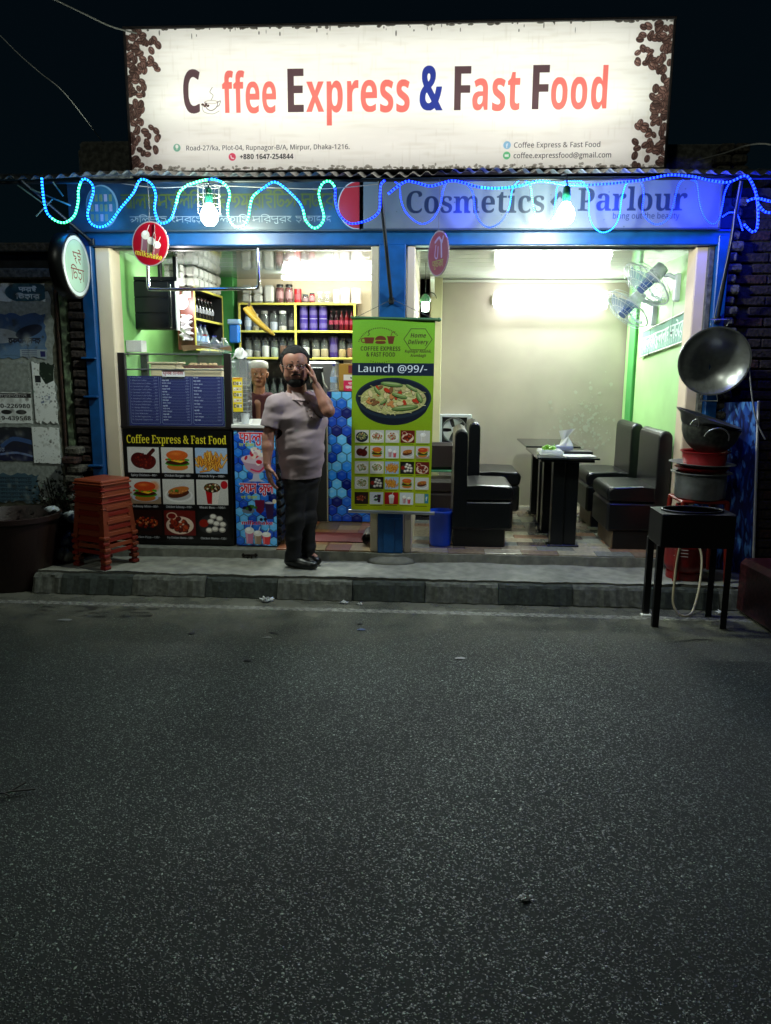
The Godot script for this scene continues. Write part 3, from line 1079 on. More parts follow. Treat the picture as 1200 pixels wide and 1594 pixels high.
func food(cv: Cv, kind: String, x: float, y: float, w: float, h: float) -> void:
	var cx := x + w * 0.5
	var cy := y + h * 0.5
	var bgs := {"fries": Color(0.62, 0.72, 0.85), "drink": Color(0.82, 0.84, 0.86), "red": Color(0.68, 0.04, 0.07), "pizza": Color(0.16, 0.07, 0.05), "momo": Color(0.08, 0.07, 0.07), "jam": Color(0.84, 0.85, 0.88)}
	cv.rect(x, y, w, h, bgs.get(kind, Color(0.80, 0.79, 0.77)))
	var rg := cv.rg
	var clip := Rect2(x, y, w, h)
	var blobs := func(n: int, ex: float, ey: float, r0: float, r1: float, pal: Array, oy := 0.0) -> void:
		for i in n:
			var a := rg.randf() * TAU
			var d := sqrt(rg.randf())
			var r := rg.randf_range(r0, r1) * w
			var q := Vector2(cx + cos(a) * d * ex * w, cy + oy * h + sin(a) * d * ey * h)
			if clip.grow(-r).has_point(q):
				var c: Color = pal[rg.randi() % pal.size()]
				cv.oval(q.x, q.y, r, r * rg.randf_range(0.5, 0.9), c.darkened(0.35), rg.randf() * PI)
				cv.oval(q.x - r * 0.1, q.y - r * 0.15, r * 0.8, r * 0.5, c, rg.randf() * PI)
	match kind:
		"chicken":
			cv.oval(cx - w * 0.12, cy + h * 0.02, w * 0.28, h * 0.3, Color(0.27, 0.04, 0.04), 0.4)
			cv.oval(cx + w * 0.15, cy + h * 0.1, w * 0.26, h * 0.26, Color(0.33, 0.05, 0.04), -0.5)
			cv.line([Vector2(cx + w * 0.1, cy - h * 0.1), Vector2(cx + w * 0.32, cy - h * 0.38)], w * 0.12, Color(0.24, 0.05, 0.04))
			blobs.call(40, 0.3, 0.24, 0.02, 0.06, [Color(0.42, 0.07, 0.05), Color(0.30, 0.03, 0.03), Color(0.52, 0.14, 0.08)])
		"burger", "mini":
			if kind == "mini":
				cv.oval(cx, cy + h * 0.28, w * 0.42, h * 0.17, Color(0.70, 0.76, 0.88))
				cv.rect(x, y + h * 0.72, w, h * 0.28, Color(0.62, 0.52, 0.42))
				cv.oval(cx, cy + h * 0.25, w * 0.42, h * 0.16, Color(0.74, 0.78, 0.88))
				cv.oval(x + w * 0.8, y + h * 0.3, w * 0.2, h * 0.25, Color(0.85, 0.5, 0.3), 0, 0.8, w * 0.1)
			cv.oval(cx, cy + h * 0.26, w * 0.33, h * 0.14, Color(0.78, 0.45, 0.17))
			cv.oval(cx, cy + h * 0.13, w * 0.38, h * 0.10, Color(0.22, 0.55, 0.10))
			cv.oval(cx, cy + h * 0.08, w * 0.35, h * 0.10, Color(0.24, 0.09, 0.05))
			cv.poly([Vector2(cx - w * 0.34, cy - h * 0.02), Vector2(cx + w * 0.34, cy - h * 0.02), Vector2(cx + w * 0.1, cy + h * 0.1)], Color(0.95, 0.70, 0.15))
			for k in 12: cv.oval(cx + w * (k - 5.5) * 0.06, cy - h * 0.05 + rg.randf() * h * 0.04, w * 0.05, h * 0.04, Color(0.25, 0.60, 0.12) if k % 3 else Color(0.8, 0.2, 0.1))
			cv.oval(cx, cy - h * 0.2, w * 0.34, h * 0.19, Color(0.80, 0.36, 0.12) if kind == "burger" else Color(0.75, 0.25, 0.10))
			cv.oval(cx - w * 0.05, cy - h * 0.26, w * 0.22, h * 0.09, Color(0.92, 0.52, 0.22), 0, 0.7, w * 0.06)
		"fries":
			for k in 70:
				var q := Vector2(cx + rg.randfn(0, 0.2) * w, cy + rg.randf_range(-0.05, 0.4) * h)
				q = q.clamp(Vector2(x + w * 0.1, y + h * 0.35), Vector2(x + w * 0.88, y + h * 0.9))
				var an := rg.randfn(-PI / 2, 0.55)
				var e := (q + Vector2(cos(an), sin(an)) * h * rg.randf_range(0.2, 0.42)).clamp(Vector2(x + 3, y + 3), Vector2(x + w - 3, y + h - 3))
				cv.line([q, e], w * 0.055, Color(0.55, 0.26, 0.04))
				cv.line([q + Vector2(-0.7, -0.7), e + Vector2(-0.7, -0.7)], w * 0.032, Color(0.93, 0.60, 0.16).lerp(Color(0.98, 0.78, 0.36), rg.randf()))
		"sub":
			cv.oval(cx, cy + h * 0.14, w * 0.45, h * 0.28, Color(0.88, 0.87, 0.86))
			cv.oval(cx, cy + h * 0.12, w * 0.38, h * 0.22, Color(0.70, 0.69, 0.68))
			cv.oval(cx, cy + h * 0.08, w * 0.34, h * 0.15, Color(0.32, 0.14, 0.06), -0.2)
			cv.oval(cx, cy - h * 0.06, w * 0.34, h * 0.14, Color(0.74, 0.42, 0.18), -0.2)
			blobs.call(16, 0.3, 0.08, 0.02, 0.05, [Color(0.86, 0.58, 0.3), Color(0.6, 0.3, 0.1), Color(0.3, 0.5, 0.15)])
		"box":
			cv.poly([Vector2(cx - w * 0.22, cy - h * 0.15), Vector2(cx + w * 0.24, cy - h * 0.1), Vector2(cx + w * 0.16, cy + h * 0.46), Vector2(cx - w * 0.16, cy + h * 0.46)], Color(0.90, 0.86, 0.83))
			cv.poly([Vector2(cx - w * 0.22, cy - h * 0.15), Vector2(cx, cy - h * 0.05), Vector2(cx - w * 0.02, cy + h * 0.46), Vector2(cx - w * 0.16, cy + h * 0.46)], Color(0.70, 0.05, 0.08))
			cv.oval(cx, cy - h * 0.18, w * 0.26, h * 0.19, Color(0.16, 0.09, 0.05))
			blobs.call(50, 0.24, 0.17, 0.015, 0.05, [Color(0.9, 0.84, 0.7), Color(0.45, 0.22, 0.1), Color(0.25, 0.4, 0.1), Color(0.6, 0.35, 0.16)], -0.18)
			cv.oval(x + w * 0.88, y + h * 0.2, w * 0.11, h * 0.16, Color(0.72, 0.1, 0.14))
		"pizza":
			cv.oval(cx, cy + h * 0.05, w * 0.42, h * 0.32, Color(0.10, 0.09, 0.09))
			blobs.call(80, 0.36, 0.22, 0.02, 0.06, [Color(0.55, 0.12, 0.04), Color(0.75, 0.28, 0.08), Color(0.35, 0.06, 0.03), Color(0.85, 0.5, 0.3)])
		"fried":
			cv.rect(x, y, w, h, Color(0.40, 0.08, 0.06))
			cv.oval(cx, cy + h * 0.1, w * 0.44, h * 0.36, Color(0.88, 0.78, 0.70))
			cv.oval(cx - w * 0.25, cy - h * 0.27, w * 0.17, h * 0.15, Color(0.85, 0.7, 0.6))
			cv.oval(cx - w * 0.25, cy - h * 0.27, w * 0.13, h * 0.11, Color(0.45, 0.05, 0.03))
			blobs.call(26, 0.32, 0.24, 0.06, 0.12, [Color(0.55, 0.14, 0.05), Color(0.70, 0.25, 0.10), Color(0.38, 0.07, 0.03)], 0.08)
		"momo":
			cv.oval(cx, cy + h * 0.05, w * 0.47, h * 0.4, Color(0.17, 0.17, 0.18))
			cv.oval(cx - w * 0.3, cy, w * 0.15, h * 0.16, Color(0.55, 0.10, 0.04))
			for q in [[0.0, -0.28], [0.2, -0.2], [0.1, 0.0], [0.3, 0.03], [0.05, 0.22], [0.28, 0.25], [-0.14, 0.27], [-0.08, -0.08]]:
				cv.oval(cx + q[0] * w, cy + q[1] * h, w * 0.11, h * 0.11, Color(0.70, 0.66, 0.62))
				cv.oval(cx + q[0] * w - 1, cy + q[1] * h - 2, w * 0.08, h * 0.07, Color(0.93, 0.90, 0.86))
		"bowl", "salad", "noodle":
			if kind == "bowl": cv.oval(cx, cy + h * 0.05, w * 0.44, h * 0.42, Color(0.10, 0.13, 0.18))
			else: cv.oval(cx, cy, w * 0.46, h * 0.4, Color(0.88, 0.87, 0.83))
			blobs.call(70, 0.34, 0.28, 0.02, 0.07, [Color(0.80, 0.76, 0.55), Color(0.45, 0.58, 0.25), Color(0.75, 0.52, 0.30), Color(0.62, 0.64, 0.42)] if kind != "salad" else [Color(0.78, 0.22, 0.14), Color(0.85, 0.75, 0.5), Color(0.55, 0.68, 0.4), Color(0.86, 0.83, 0.76), Color(0.75, 0.4, 0.2)])
		"drink":
			cup(cv, cx - w * 0.16, cy - h * 0.3, w * 0.28, h * 0.7, Color(0.72, 0.55, 0.56))
			cup(cv, cx + w * 0.18, cy - h * 0.18, w * 0.26, h * 0.6, Color(0.80, 0.30, 0.34))
		"glass", "red":
			cup(cv, cx, cy - h * 0.36, w * 0.4, h * 0.8, Color(0.82, 0.80, 0.76))
		"jam":
			cv.poly([Vector2(cx + w * 0.05, cy - h * 0.3), Vector2(cx + w * 0.32, cy - h * 0.3), Vector2(cx + w * 0.27, cy + h * 0.34), Vector2(cx + w * 0.1, cy + h * 0.34)], Color(0.25, 0.08, 0.22))
			blobs.call(14, 0.2, 0.2, 0.05, 0.08, [Color(0.13, 0.08, 0.22), Color(0.2, 0.12, 0.3), Color(0.3, 0.5, 0.2)])


func circle(r: float, n: int, c := Vector2()) -> PackedVector2Array:
	var p := PackedVector2Array()
	for i in n: p.append(c + Vector2(cos(TAU * i / n), sin(TAU * i / n)) * r)
	return p


func front_signs() -> void:
	# ---- the big backlit sign
	var cv := Cv.new(2048, 509, Color(0.94, 0.93, 0.905), 5)
	var ppm := 2048.0 / 3.84
	var X := func(wx: float) -> float: return (wx + 2.24) * 2048.0 / 3.84
	var Y := func(wy: float) -> float: return (4.055 - wy) * 509.0 / 0.955
	for i in 900: cv.oval(cv.rg.randf() * 2048, cv.rg.randf() * 509, cv.rg.randf_range(15, 90), cv.rg.randf_range(2, 9), Color(0.86, 0.84, 0.79) if i % 2 else Color(0.97, 0.96, 0.93), 0.0, 0.28, 6.0)
	for i in 260: cv.oval(cv.rg.randf() * 2048, cv.rg.randf() * 509, cv.rg.randf_range(2, 5), cv.rg.randf_range(10, 40), Color(0.84, 0.82, 0.77), 0.0, 0.2, 3.0)
	for side in 2:
		for k in 125:
			var v := cv.rg.randf()
			var wd := 0.235 if v < 0.36 else (0.11 if v < 0.66 else 0.22)
			if v > 0.33 and v < 0.4: wd = 0.15
			var u := pow(cv.rg.randf(), 1.25) * wd
			var x := (u + 0.0) * ppm if side == 0 else 2048.0 - u * ppm
			bean(cv, x, v * 509, cv.rg.randf_range(12, 17), cv.rg.randf() * PI)
	var brown := Color(0.33, 0.25, 0.265)
	var salmon := Color(0.88, 0.44, 0.41)
	var letters := [["C", -1.835, -1.716, brown], ["ffee", -1.552, -1.162, salmon], ["E", -1.075, -0.965, brown], ["xpress", -0.945, -0.203, salmon], ["&", -0.13, 0.03, Color(0.17, 0.22, 0.55)], ["F", 0.115, 0.225, brown], ["ast", 0.24, 0.572, salmon], ["F", 0.662, 0.772, brown], ["ood", 0.79, 1.178, salmon]]
	for l in letters:
		var x0: float = X.call(l[1])
		var x1: float = X.call(l[2])
		var cap := 0.285 * ppm if l[3] == brown or l[0] == "&" else 0.262 * ppm
		for dx in [-1.5, 1.5]: cv.text(l[0], bold, x0 + dx, Y.call(3.494), cap, Color(0.97, 0.88, 0.84) if l[3] == salmon else l[3], x1 - x0)
		cv.text(l[0], bold, x0, Y.call(3.494), cap, l[3], x1 - x0)
	# the cup that stands for the first o
	var ox: float = X.call(-1.635)
	var oy: float = Y.call(3.56)
	cv.curve([Vector2(ox - 26, oy - 4), Vector2(ox - 18, oy + 18), Vector2(ox, oy + 26), Vector2(ox + 20, oy + 14), Vector2(ox + 26, oy - 6)], 3.0, Color(0.45, 0.42, 0.40))
	cv.oval(ox, oy - 4, 26, 7, Color(0.62, 0.58, 0.55))
	cv.oval(ox, oy - 4, 22, 5, Color(0.90, 0.88, 0.85))
	cv.curve([Vector2(ox + 24, oy - 2), Vector2(ox + 36, oy - 8), Vector2(ox + 30, oy + 8), Vector2(ox + 20, oy + 12)], 2.5, Color(0.45, 0.42, 0.40))
	cv.curve([Vector2(ox - 36, oy + 4), Vector2(ox - 30, oy + 30), Vector2(ox + 4, oy + 38), Vector2(ox + 30, oy + 28)], 2.0, Color(0.6, 0.57, 0.55))
	cv.curve([Vector2(ox, oy - 12), Vector2(ox + 8, oy - 28), Vector2(ox - 4, oy - 40), Vector2(ox + 6, oy - 56)], 3.0, Color(0.62, 0.6, 0.58))
	for k in 4: bean(cv, ox - 34 + k * 7, oy + 4 + (k % 2) * 5, 5.5, k * 0.9)
	var ink := Color(0.20, 0.20, 0.20)
	cv.text("Road-27/ka, Plot-04, Rupnagor-B/A, Mirpur, Dhaka-1216.", sans, X.call(-1.83), Y.call(3.243), 0.032 * ppm, ink, 1.197 * ppm)
	cv.text("+880 1647-254844", bold, X.call(-1.435), Y.call(3.180), 0.034 * ppm, ink, 0.392 * ppm)
	cv.text("Coffee Express & Fast Food", sans, X.call(0.545), Y.call(3.242), 0.034 * ppm, ink, 0.605 * ppm)
	cv.text("coffee.expressfood@gmail.com", sans, X.call(0.545), Y.call(3.172), 0.034 * ppm, ink, 0.685 * ppm)
	for q in [[-1.9, 3.262, Color(0.48, 0.70, 0.60)], [-1.492, 3.196, Color(0.85, 0.30, 0.40)], [0.495, 3.259, Color(0.55, 0.74, 0.86)], [0.495, 3.190, Color(0.40, 0.74, 0.52)]]: cv.oval(X.call(q[0]), Y.call(q[1]), 14, 14, q[2])
	cv.oval(X.call(-1.9), Y.call(3.27), 6, 7, Color(0.93, 0.93, 0.9))
	cv.line([Vector2(X.call(-1.9), Y.call(3.265)), Vector2(X.call(-1.9), Y.call(3.25))], 3, Color(0.93, 0.93, 0.9))
	cv.curve([Vector2(X.call(-1.502), Y.call(3.205)), Vector2(X.call(-1.498), Y.call(3.19)), Vector2(X.call(-1.482), Y.call(3.185))], 4, Color(0.95, 0.9, 0.9))
	cv.text("f", bold, X.call(0.495), Y.call(3.24), 15, Color(0.93, 0.95, 0.96), 0.0, 1)
	cv.rect(X.call(0.481), Y.call(3.198), 15, 9, Color(0.9, 0.95, 0.92))
	# grime along the edges
	for i in 70: cv.oval(cv.rg.randf() * 2048, cv.rg.randf_range(0, 5), cv.rg.randf_range(2, 14), cv.rg.randf_range(2, 6), Color(0.25, 0.23, 0.20), 0, 0.8)
	for i in 26: cv.oval(cv.rg.randf() * 2048, cv.rg.randf_range(3, 30), cv.rg.randf_range(1, 3), cv.rg.randf_range(3, 10), Color(0.3, 0.28, 0.25), 0, 0.7)
	for i in 420: cv.oval(cv.rg.randf() * 2048, 509 - absf(cv.rg.randfn(0, 7)), cv.rg.randf_range(2, 9), cv.rg.randf_range(2, 6), Color(0.36, 0.34, 0.29), 0, 0.5)
	var s := thing("sign_board", "big backlit sign with coffee beans printed at both ends above the shop", "sign", V(-0.32, 3.577, 0.15))
	var m := MB.new()
	m.panel(Transform3D(Basis(), V(0, 0, 0.0)), 3.84, 0.955)
	var sm := pic(cv, 0.6, 0.26)
	sm.backlight_enabled = true
	sm.backlight = Color(1, 1, 1)
	part("lit_print", m, sm, s)
	var fm := mk("sign frame", Color(0.14, 0.10, 0.10), 0.6, 0.3, "stain", 3.0)
	m = MB.new()
	m.box(V(0, 0, -0.225), V(3.84, 0.955, 0.016))
	part("back_plate", m, mk("sign inside white", Color(0.75, 0.75, 0.73), 0.7), s)
	for e in [[V(0, 0.485, -0.11), V(3.88, 0.018, 0.25)], [V(0, -0.487, -0.11), V(3.88, 0.022, 0.25)], [V(-1.928, 0, -0.11), V(0.016, 0.955, 0.25)], [V(1.928, 0, -0.11), V(0.016, 0.955, 0.25)]]:
		m = MB.new()
		m.box(e[0], e[1], 0.003)
		part("frame_side", m, fm, s)
	for y in [-0.31, 0.0, 0.31]:
		m = MB.new()
		m.tube([V(-1.75, y, -0.20), V(1.75, y, -0.20)], 0.012, 8)
		part("lamp_tube", m, glow("sign tube glow", Color(1, 0.99, 0.95), 2.0), s)
	# ---- the Bengali shop board, left
	cv = Cv.new(1100, 170, Color(0.10, 0.25, 0.40), 8)
	cv.grad(0, 0, 1100, 170, Color(0.07, 0.15, 0.22), Color(0.085, 0.19, 0.25))
	cv.blot(60, 10, 60, Color(0.16, 0.33, 0.44), 0.3)
	cv.oval(130, 84, 62, 78, Color(0.40, 0.52, 0.55))
	cv.oval(127, 84, 57, 73, Color(0.16, 0.34, 0.40))
	for k in 14: cv.rect(85 + (k % 5) * 18, 40 + (k / 5) * 36, 12, 26, Color(0.35, 0.42, 0.28) if k % 3 else Color(0.5, 0.5, 0.55))
	cv.oval(1092, 84, 72, 86, Color(0.55, 0.6, 0.62))
	cv.oval(1092, 84, 68, 82, Color(0.50, 0.12, 0.16))
	var yel := Color(0.20, 0.25, 0.09)
	bn(cv, "A-l-h-aa-m-d-u-i-l-i-l-l-aa-h- -bh-ya-r-aa-I-i-t-j- -s-t-o-r", 205, 44, 46, 6.5, yel, 805)
	bn(cv, "j-i-l-p-aa-D- -2-m-r-o-D- -s-i-aa-l-bh-aa-i-D- -m-i-r-p-u-r-2- -D-aa-k-aa-1-2-1", 235, 122, 20, 2.6, Color(0.40, 0.45, 0.48), 760)
	cv.blot(40, 2, 7, Color(0.05, 0.1, 0.14), 0.5)
	s = thing("sign_board", "old blue shop board with faded yellow Bengali lettering over the left opening", "sign", V(-1.665, 2.865, 0.085))
	m = MB.new()
	m.panel(Transform3D(Basis(), V(0, 0, 0.016)), 2.2, 0.335)
	part("print", m, pic(cv, 0.35), s)
	m = MB.new()
	m.box(V(0, 0, 0), V(2.2, 0.335, 0.028), 0.003)
	part("backing", m, mk("old board backing", Color(0.10, 0.18, 0.22), 0.6), s)
	m = MB.new()
	m.box(V(0, 0.174, 0.004), V(2.24, 0.014, 0.04), 0.003)
	m.box(V(0, -0.174, 0.004), V(2.24, 0.014, 0.04), 0.003)
	part("trim", m, mk("old trim", Color(0.16, 0.22, 0.26), 0.5, 0.3), s)
	# ---- the cosmetics board, right, standing a little proud of the other
	cv = Cv.new(1280, 170, Color(0.46, 0.53, 0.57), 9)
	cv.grad(0, 0, 1280, 170, Color(0.29, 0.35, 0.39), Color(0.34, 0.38, 0.41))
	cv.blot(70, 20, 90, Color(0.40, 0.44, 0.46), 0.25)
	var slate := Color(0.10, 0.15, 0.21)
	cv.text("Cosmetics", serif, 158, 116, 78, slate, 500)
	cv.text("Parlour", serif, 778, 110, 78, slate, 386)
	for q in [[0, -34], [24, 0], [0, 34]]: pass
	cv.poly([Vector2(712, 40), Vector2(746, 78), Vector2(712, 116), Vector2(678, 78)], slate)
	cv.poly([Vector2(712, 60), Vector2(730, 78), Vector2(700, 112), Vector2(694, 80)], Color(0.33, 0.37, 0.41))
	cv.line([Vector2(690, 95), Vector2(738, 62)], 5, Color(0.33, 0.37, 0.41))
	cv.text("bring out the beauty", sans, 905, 138, 20, slate, 235)
	cv.text("www.cosmeticsparlour.com", sans, 528, 156, 13, Color(0.3, 0.36, 0.42), 250)
	cv.blot(30, 1, 4, Color(0.15, 0.2, 0.2), 0.7)
	cv.blot(10, 10, 30, Color(0.30, 0.37, 0.38), 0.35, Rect2(0, 60, 160, 100))
	s = thing("sign_board", "pale grey cosmetics parlour board over the right opening", "sign", V(0.745, 2.868, 0.10))
	m = MB.new()
	m.panel(Transform3D(Basis(), V(0, 0, 0.016)), 2.56, 0.335)
	part("print", m, pic(cv, 0.32), s)
	m = MB.new()
	m.box(V(0, 0, 0), V(2.56, 0.335, 0.028), 0.003)
	part("backing", m, mats["old board backing"], s)
	m = MB.new()
	m.box(V(0, 0.175, 0.004), V(2.59, 0.015, 0.04), 0.003)
	m.box(V(0, -0.175, 0.004), V(2.59, 0.015, 0.04), 0.003)
	m.box(V(1.287, 0, 0.004), V(0.015, 0.335, 0.04), 0.003)
	part("trim", m, mats["old trim"], s)
	# ---- round hanging signs
	cv = Cv.new(256, 256, Color(0.66, 0.62, 0.64), 3)
	cv.oval(128, 128, 121, 121, Color(0.66, 0.05, 0.14))
	cup(cv, 88, 52, 56, 130, Color(0.55, 0.38, 0.45))
	cup(cv, 132, 82, 52, 112, Color(0.46, 0.42, 0.34))
	cup(cv, 176, 100, 52, 104, Color(0.60, 0.28, 0.34))
	cv.text("milkshake", bold, 128, 208, 30, Color(0.25, 0.12, 0.05), 196, 1)
	cv.text("milkshake", bold, 128, 206, 30, Color(0.92, 0.86, 0.30), 192, 1)
	var d := thing("hanging_sign", "round red milkshake sign hanging under the awning at left", "sign", V(-2.02, 2.543, 0.46), "", deg_to_rad(-16))
	m = MB.new()
	m.extrude(circle(0.153, 40), 0.006, Transform3D(), Rect2(-0.153, -0.153, 0.306, 0.306))
	var disc := part("disc", m, pic(cv, 0.3), d)
	disc.rotation.z = -0.22
	m = MB.new()
	m.tube([V(0, 0.15, 0), V(0.005, 0.3, 0), V(0, 0.42, 0)], 0.0025, 4)
	m.tube([V(0.045, 0.13, 0.006), V(0.05, 0.02, 0.009), V(0.03, -0.05, 0.008)], 0.0025, 4)
	part("string", m, mk("string", Color(0.3, 0.3, 0.3), 0.8), d)
	cv = Cv.new(256, 256, Color(0.45, 0.42, 0.50), 4)
	cv.oval(128, 128, 120, 120, Color(0.40, 0.07, 0.22))
	cv.curve([Vector2(90, 60), Vector2(140, 40), Vector2(170, 70), Vector2(190, 40)], 14, Color(0.50, 0.46, 0.66))
	cv.curve([Vector2(100, 80), Vector2(90, 140), Vector2(120, 150), Vector2(128, 90)], 9, Color(0.50, 0.46, 0.66))
	cv.line([Vector2(165, 60), Vector2(172, 150)], 16, Color(0.50, 0.48, 0.68))
	bn(cv, "f-u-c-k-aa", 62, 168, 36, 6, Color(0.42, 0.45, 0.22), 130)
	d = thing("hanging_sign", "round crimson sign hanging edge-on in front of the middle pillar", "sign", V(0.02, 2.475, 0.46), "", deg_to_rad(-62))
	m = MB.new()
	m.extrude(circle(0.152, 40), 0.006, Transform3D(), Rect2(-0.152, -0.152, 0.304, 0.304))
	part("disc", m, pic(cv, 0.3), d)
	m = MB.new()
	m.tube([V(0, 0.15, 0), V(0.0, 0.32, 0), V(0, 0.49, 0)], 0.0025, 4)
	part("string", m, mats["string"], d)
	# ---- round projecting light box, unlit, left
	cv = Cv.new(256, 256, Color(0.72, 0.76, 0.74), 6)
	cv.oval(128, 128, 112, 112, Color(0.30, 0.36, 0.33))
	cv.oval(128, 128, 110, 110, Color(0.55, 0.66, 0.58))
	var rd := Color(0.40, 0.20, 0.18)
	bn(cv, "d-I", 92, 72, 44, 5, rd, 80)
	bn(cv, "i-c-D-aa", 66, 142, 46, 5, rd, 126)
	d = thing("round_sign", "round double-sided sweet curd sign on a black drum projecting from the left post", "sign", V(-2.69, 2.412, 0.30))
	var ax := Transform3D(Basis(V(0, 0, -1), V(1, 0, 0), V(0, -1, 0)), V(-0.055, 0, 0))
	m = MB.new()
	m.lathe([Vector2(0, 0), Vector2(0.225, 0), Vector2(0.232, 0.006), Vector2(0.232, 0.104), Vector2(0.225, 0.11), Vector2(0.213, 0.11), Vector2(0.213, 0.104)], ax, 40)
	part("drum", m, mk("black drum", Color(0.03, 0.035, 0.035), 0.35), d)
	m = MB.new()
	m.extrude(circle(0.214, 44), 0.004, Transform3D(Basis(V(0, 0, -1), V(0, 1, 0), V(1, 0, 0)), V(0.053, 0, 0)), Rect2(-0.214, -0.214, 0.428, 0.428))
	part("face", m, pic(cv, 0.06), d)
	m = MB.new()
	m.tube([V(0, 0.1, -0.22), V(0.0, 0.1, -0.30)], 0.012, 6)
	m.tube([V(0, -0.1, -0.2), V(0.0, -0.1, -0.30)], 0.012, 6)
	part("bracket", m, mats["dark steel"], d)
	# ---- the two bare bulbs under the awning
	var shell := mk("bulb neck", Color(0.80, 0.82, 0.80), 0.4)
	for k in 2:
		var x: float = [-1.52, 0.845][k]
		d = thing("bulb_lamp", ["bare white bulb in a wire cage hanging before the Bengali board", "bare white bulb with green holder hanging before the cosmetics board"][k], "lamp", V(x, 2.905, 0.70), "bulbs hanging under the awning")
		m = MB.new()
		m.tube([V(0, 0.085, -0.26), V(0, 0.06, -0.12), V(0, 0.03, -0.02), V(0, -0.05, 0)], 0.005, 6)
		part("cord", m, mats["dark steel"], d)
		m = MB.new()
		m.lathe([Vector2(0, -0.145), Vector2(0.024, -0.145), Vector2(0.027, -0.10), Vector2(0.022, -0.05), Vector2(0.012, -0.04), Vector2(0, -0.04)], Transform3D(), 14)
		part("holder", m, mk("green holder", Color(0.10, 0.50, 0.38), 0.5), d)
		m = MB.new()
		m.lathe([Vector2(0, -0.285), Vector2(0.03, -0.28), Vector2(0.052, -0.255), Vector2(0.060, -0.22), Vector2(0.052, -0.185), Vector2(0.034, -0.16), Vector2(0.024, -0.142)], Transform3D(), 20)
		part("bulb", m, glow("bulb glow", Color(0.95, 1.0, 0.99), 14.0), d)
		if k == 0:
			m = MB.new()
			for j in 8:
				var a := TAU * j / 8
				var o := V(cos(a), 0, sin(a))
				m.tube([o * 0.03 + V(0, -0.02, 0), o * 0.075 + V(0, -0.03, 0), o * 0.078 + V(0, -0.2, 0)], 0.0018, 4)
			for y in [-0.03, -0.09, -0.15, -0.2]:
				var ring := []
				for j in 17: ring.append(V(cos(TAU * j / 16) * 0.077, y, sin(TAU * j / 16) * 0.077))
				m.tube(ring, 0.0018, 4)
			part("wire_cage", m, mats["dull steel"], d)


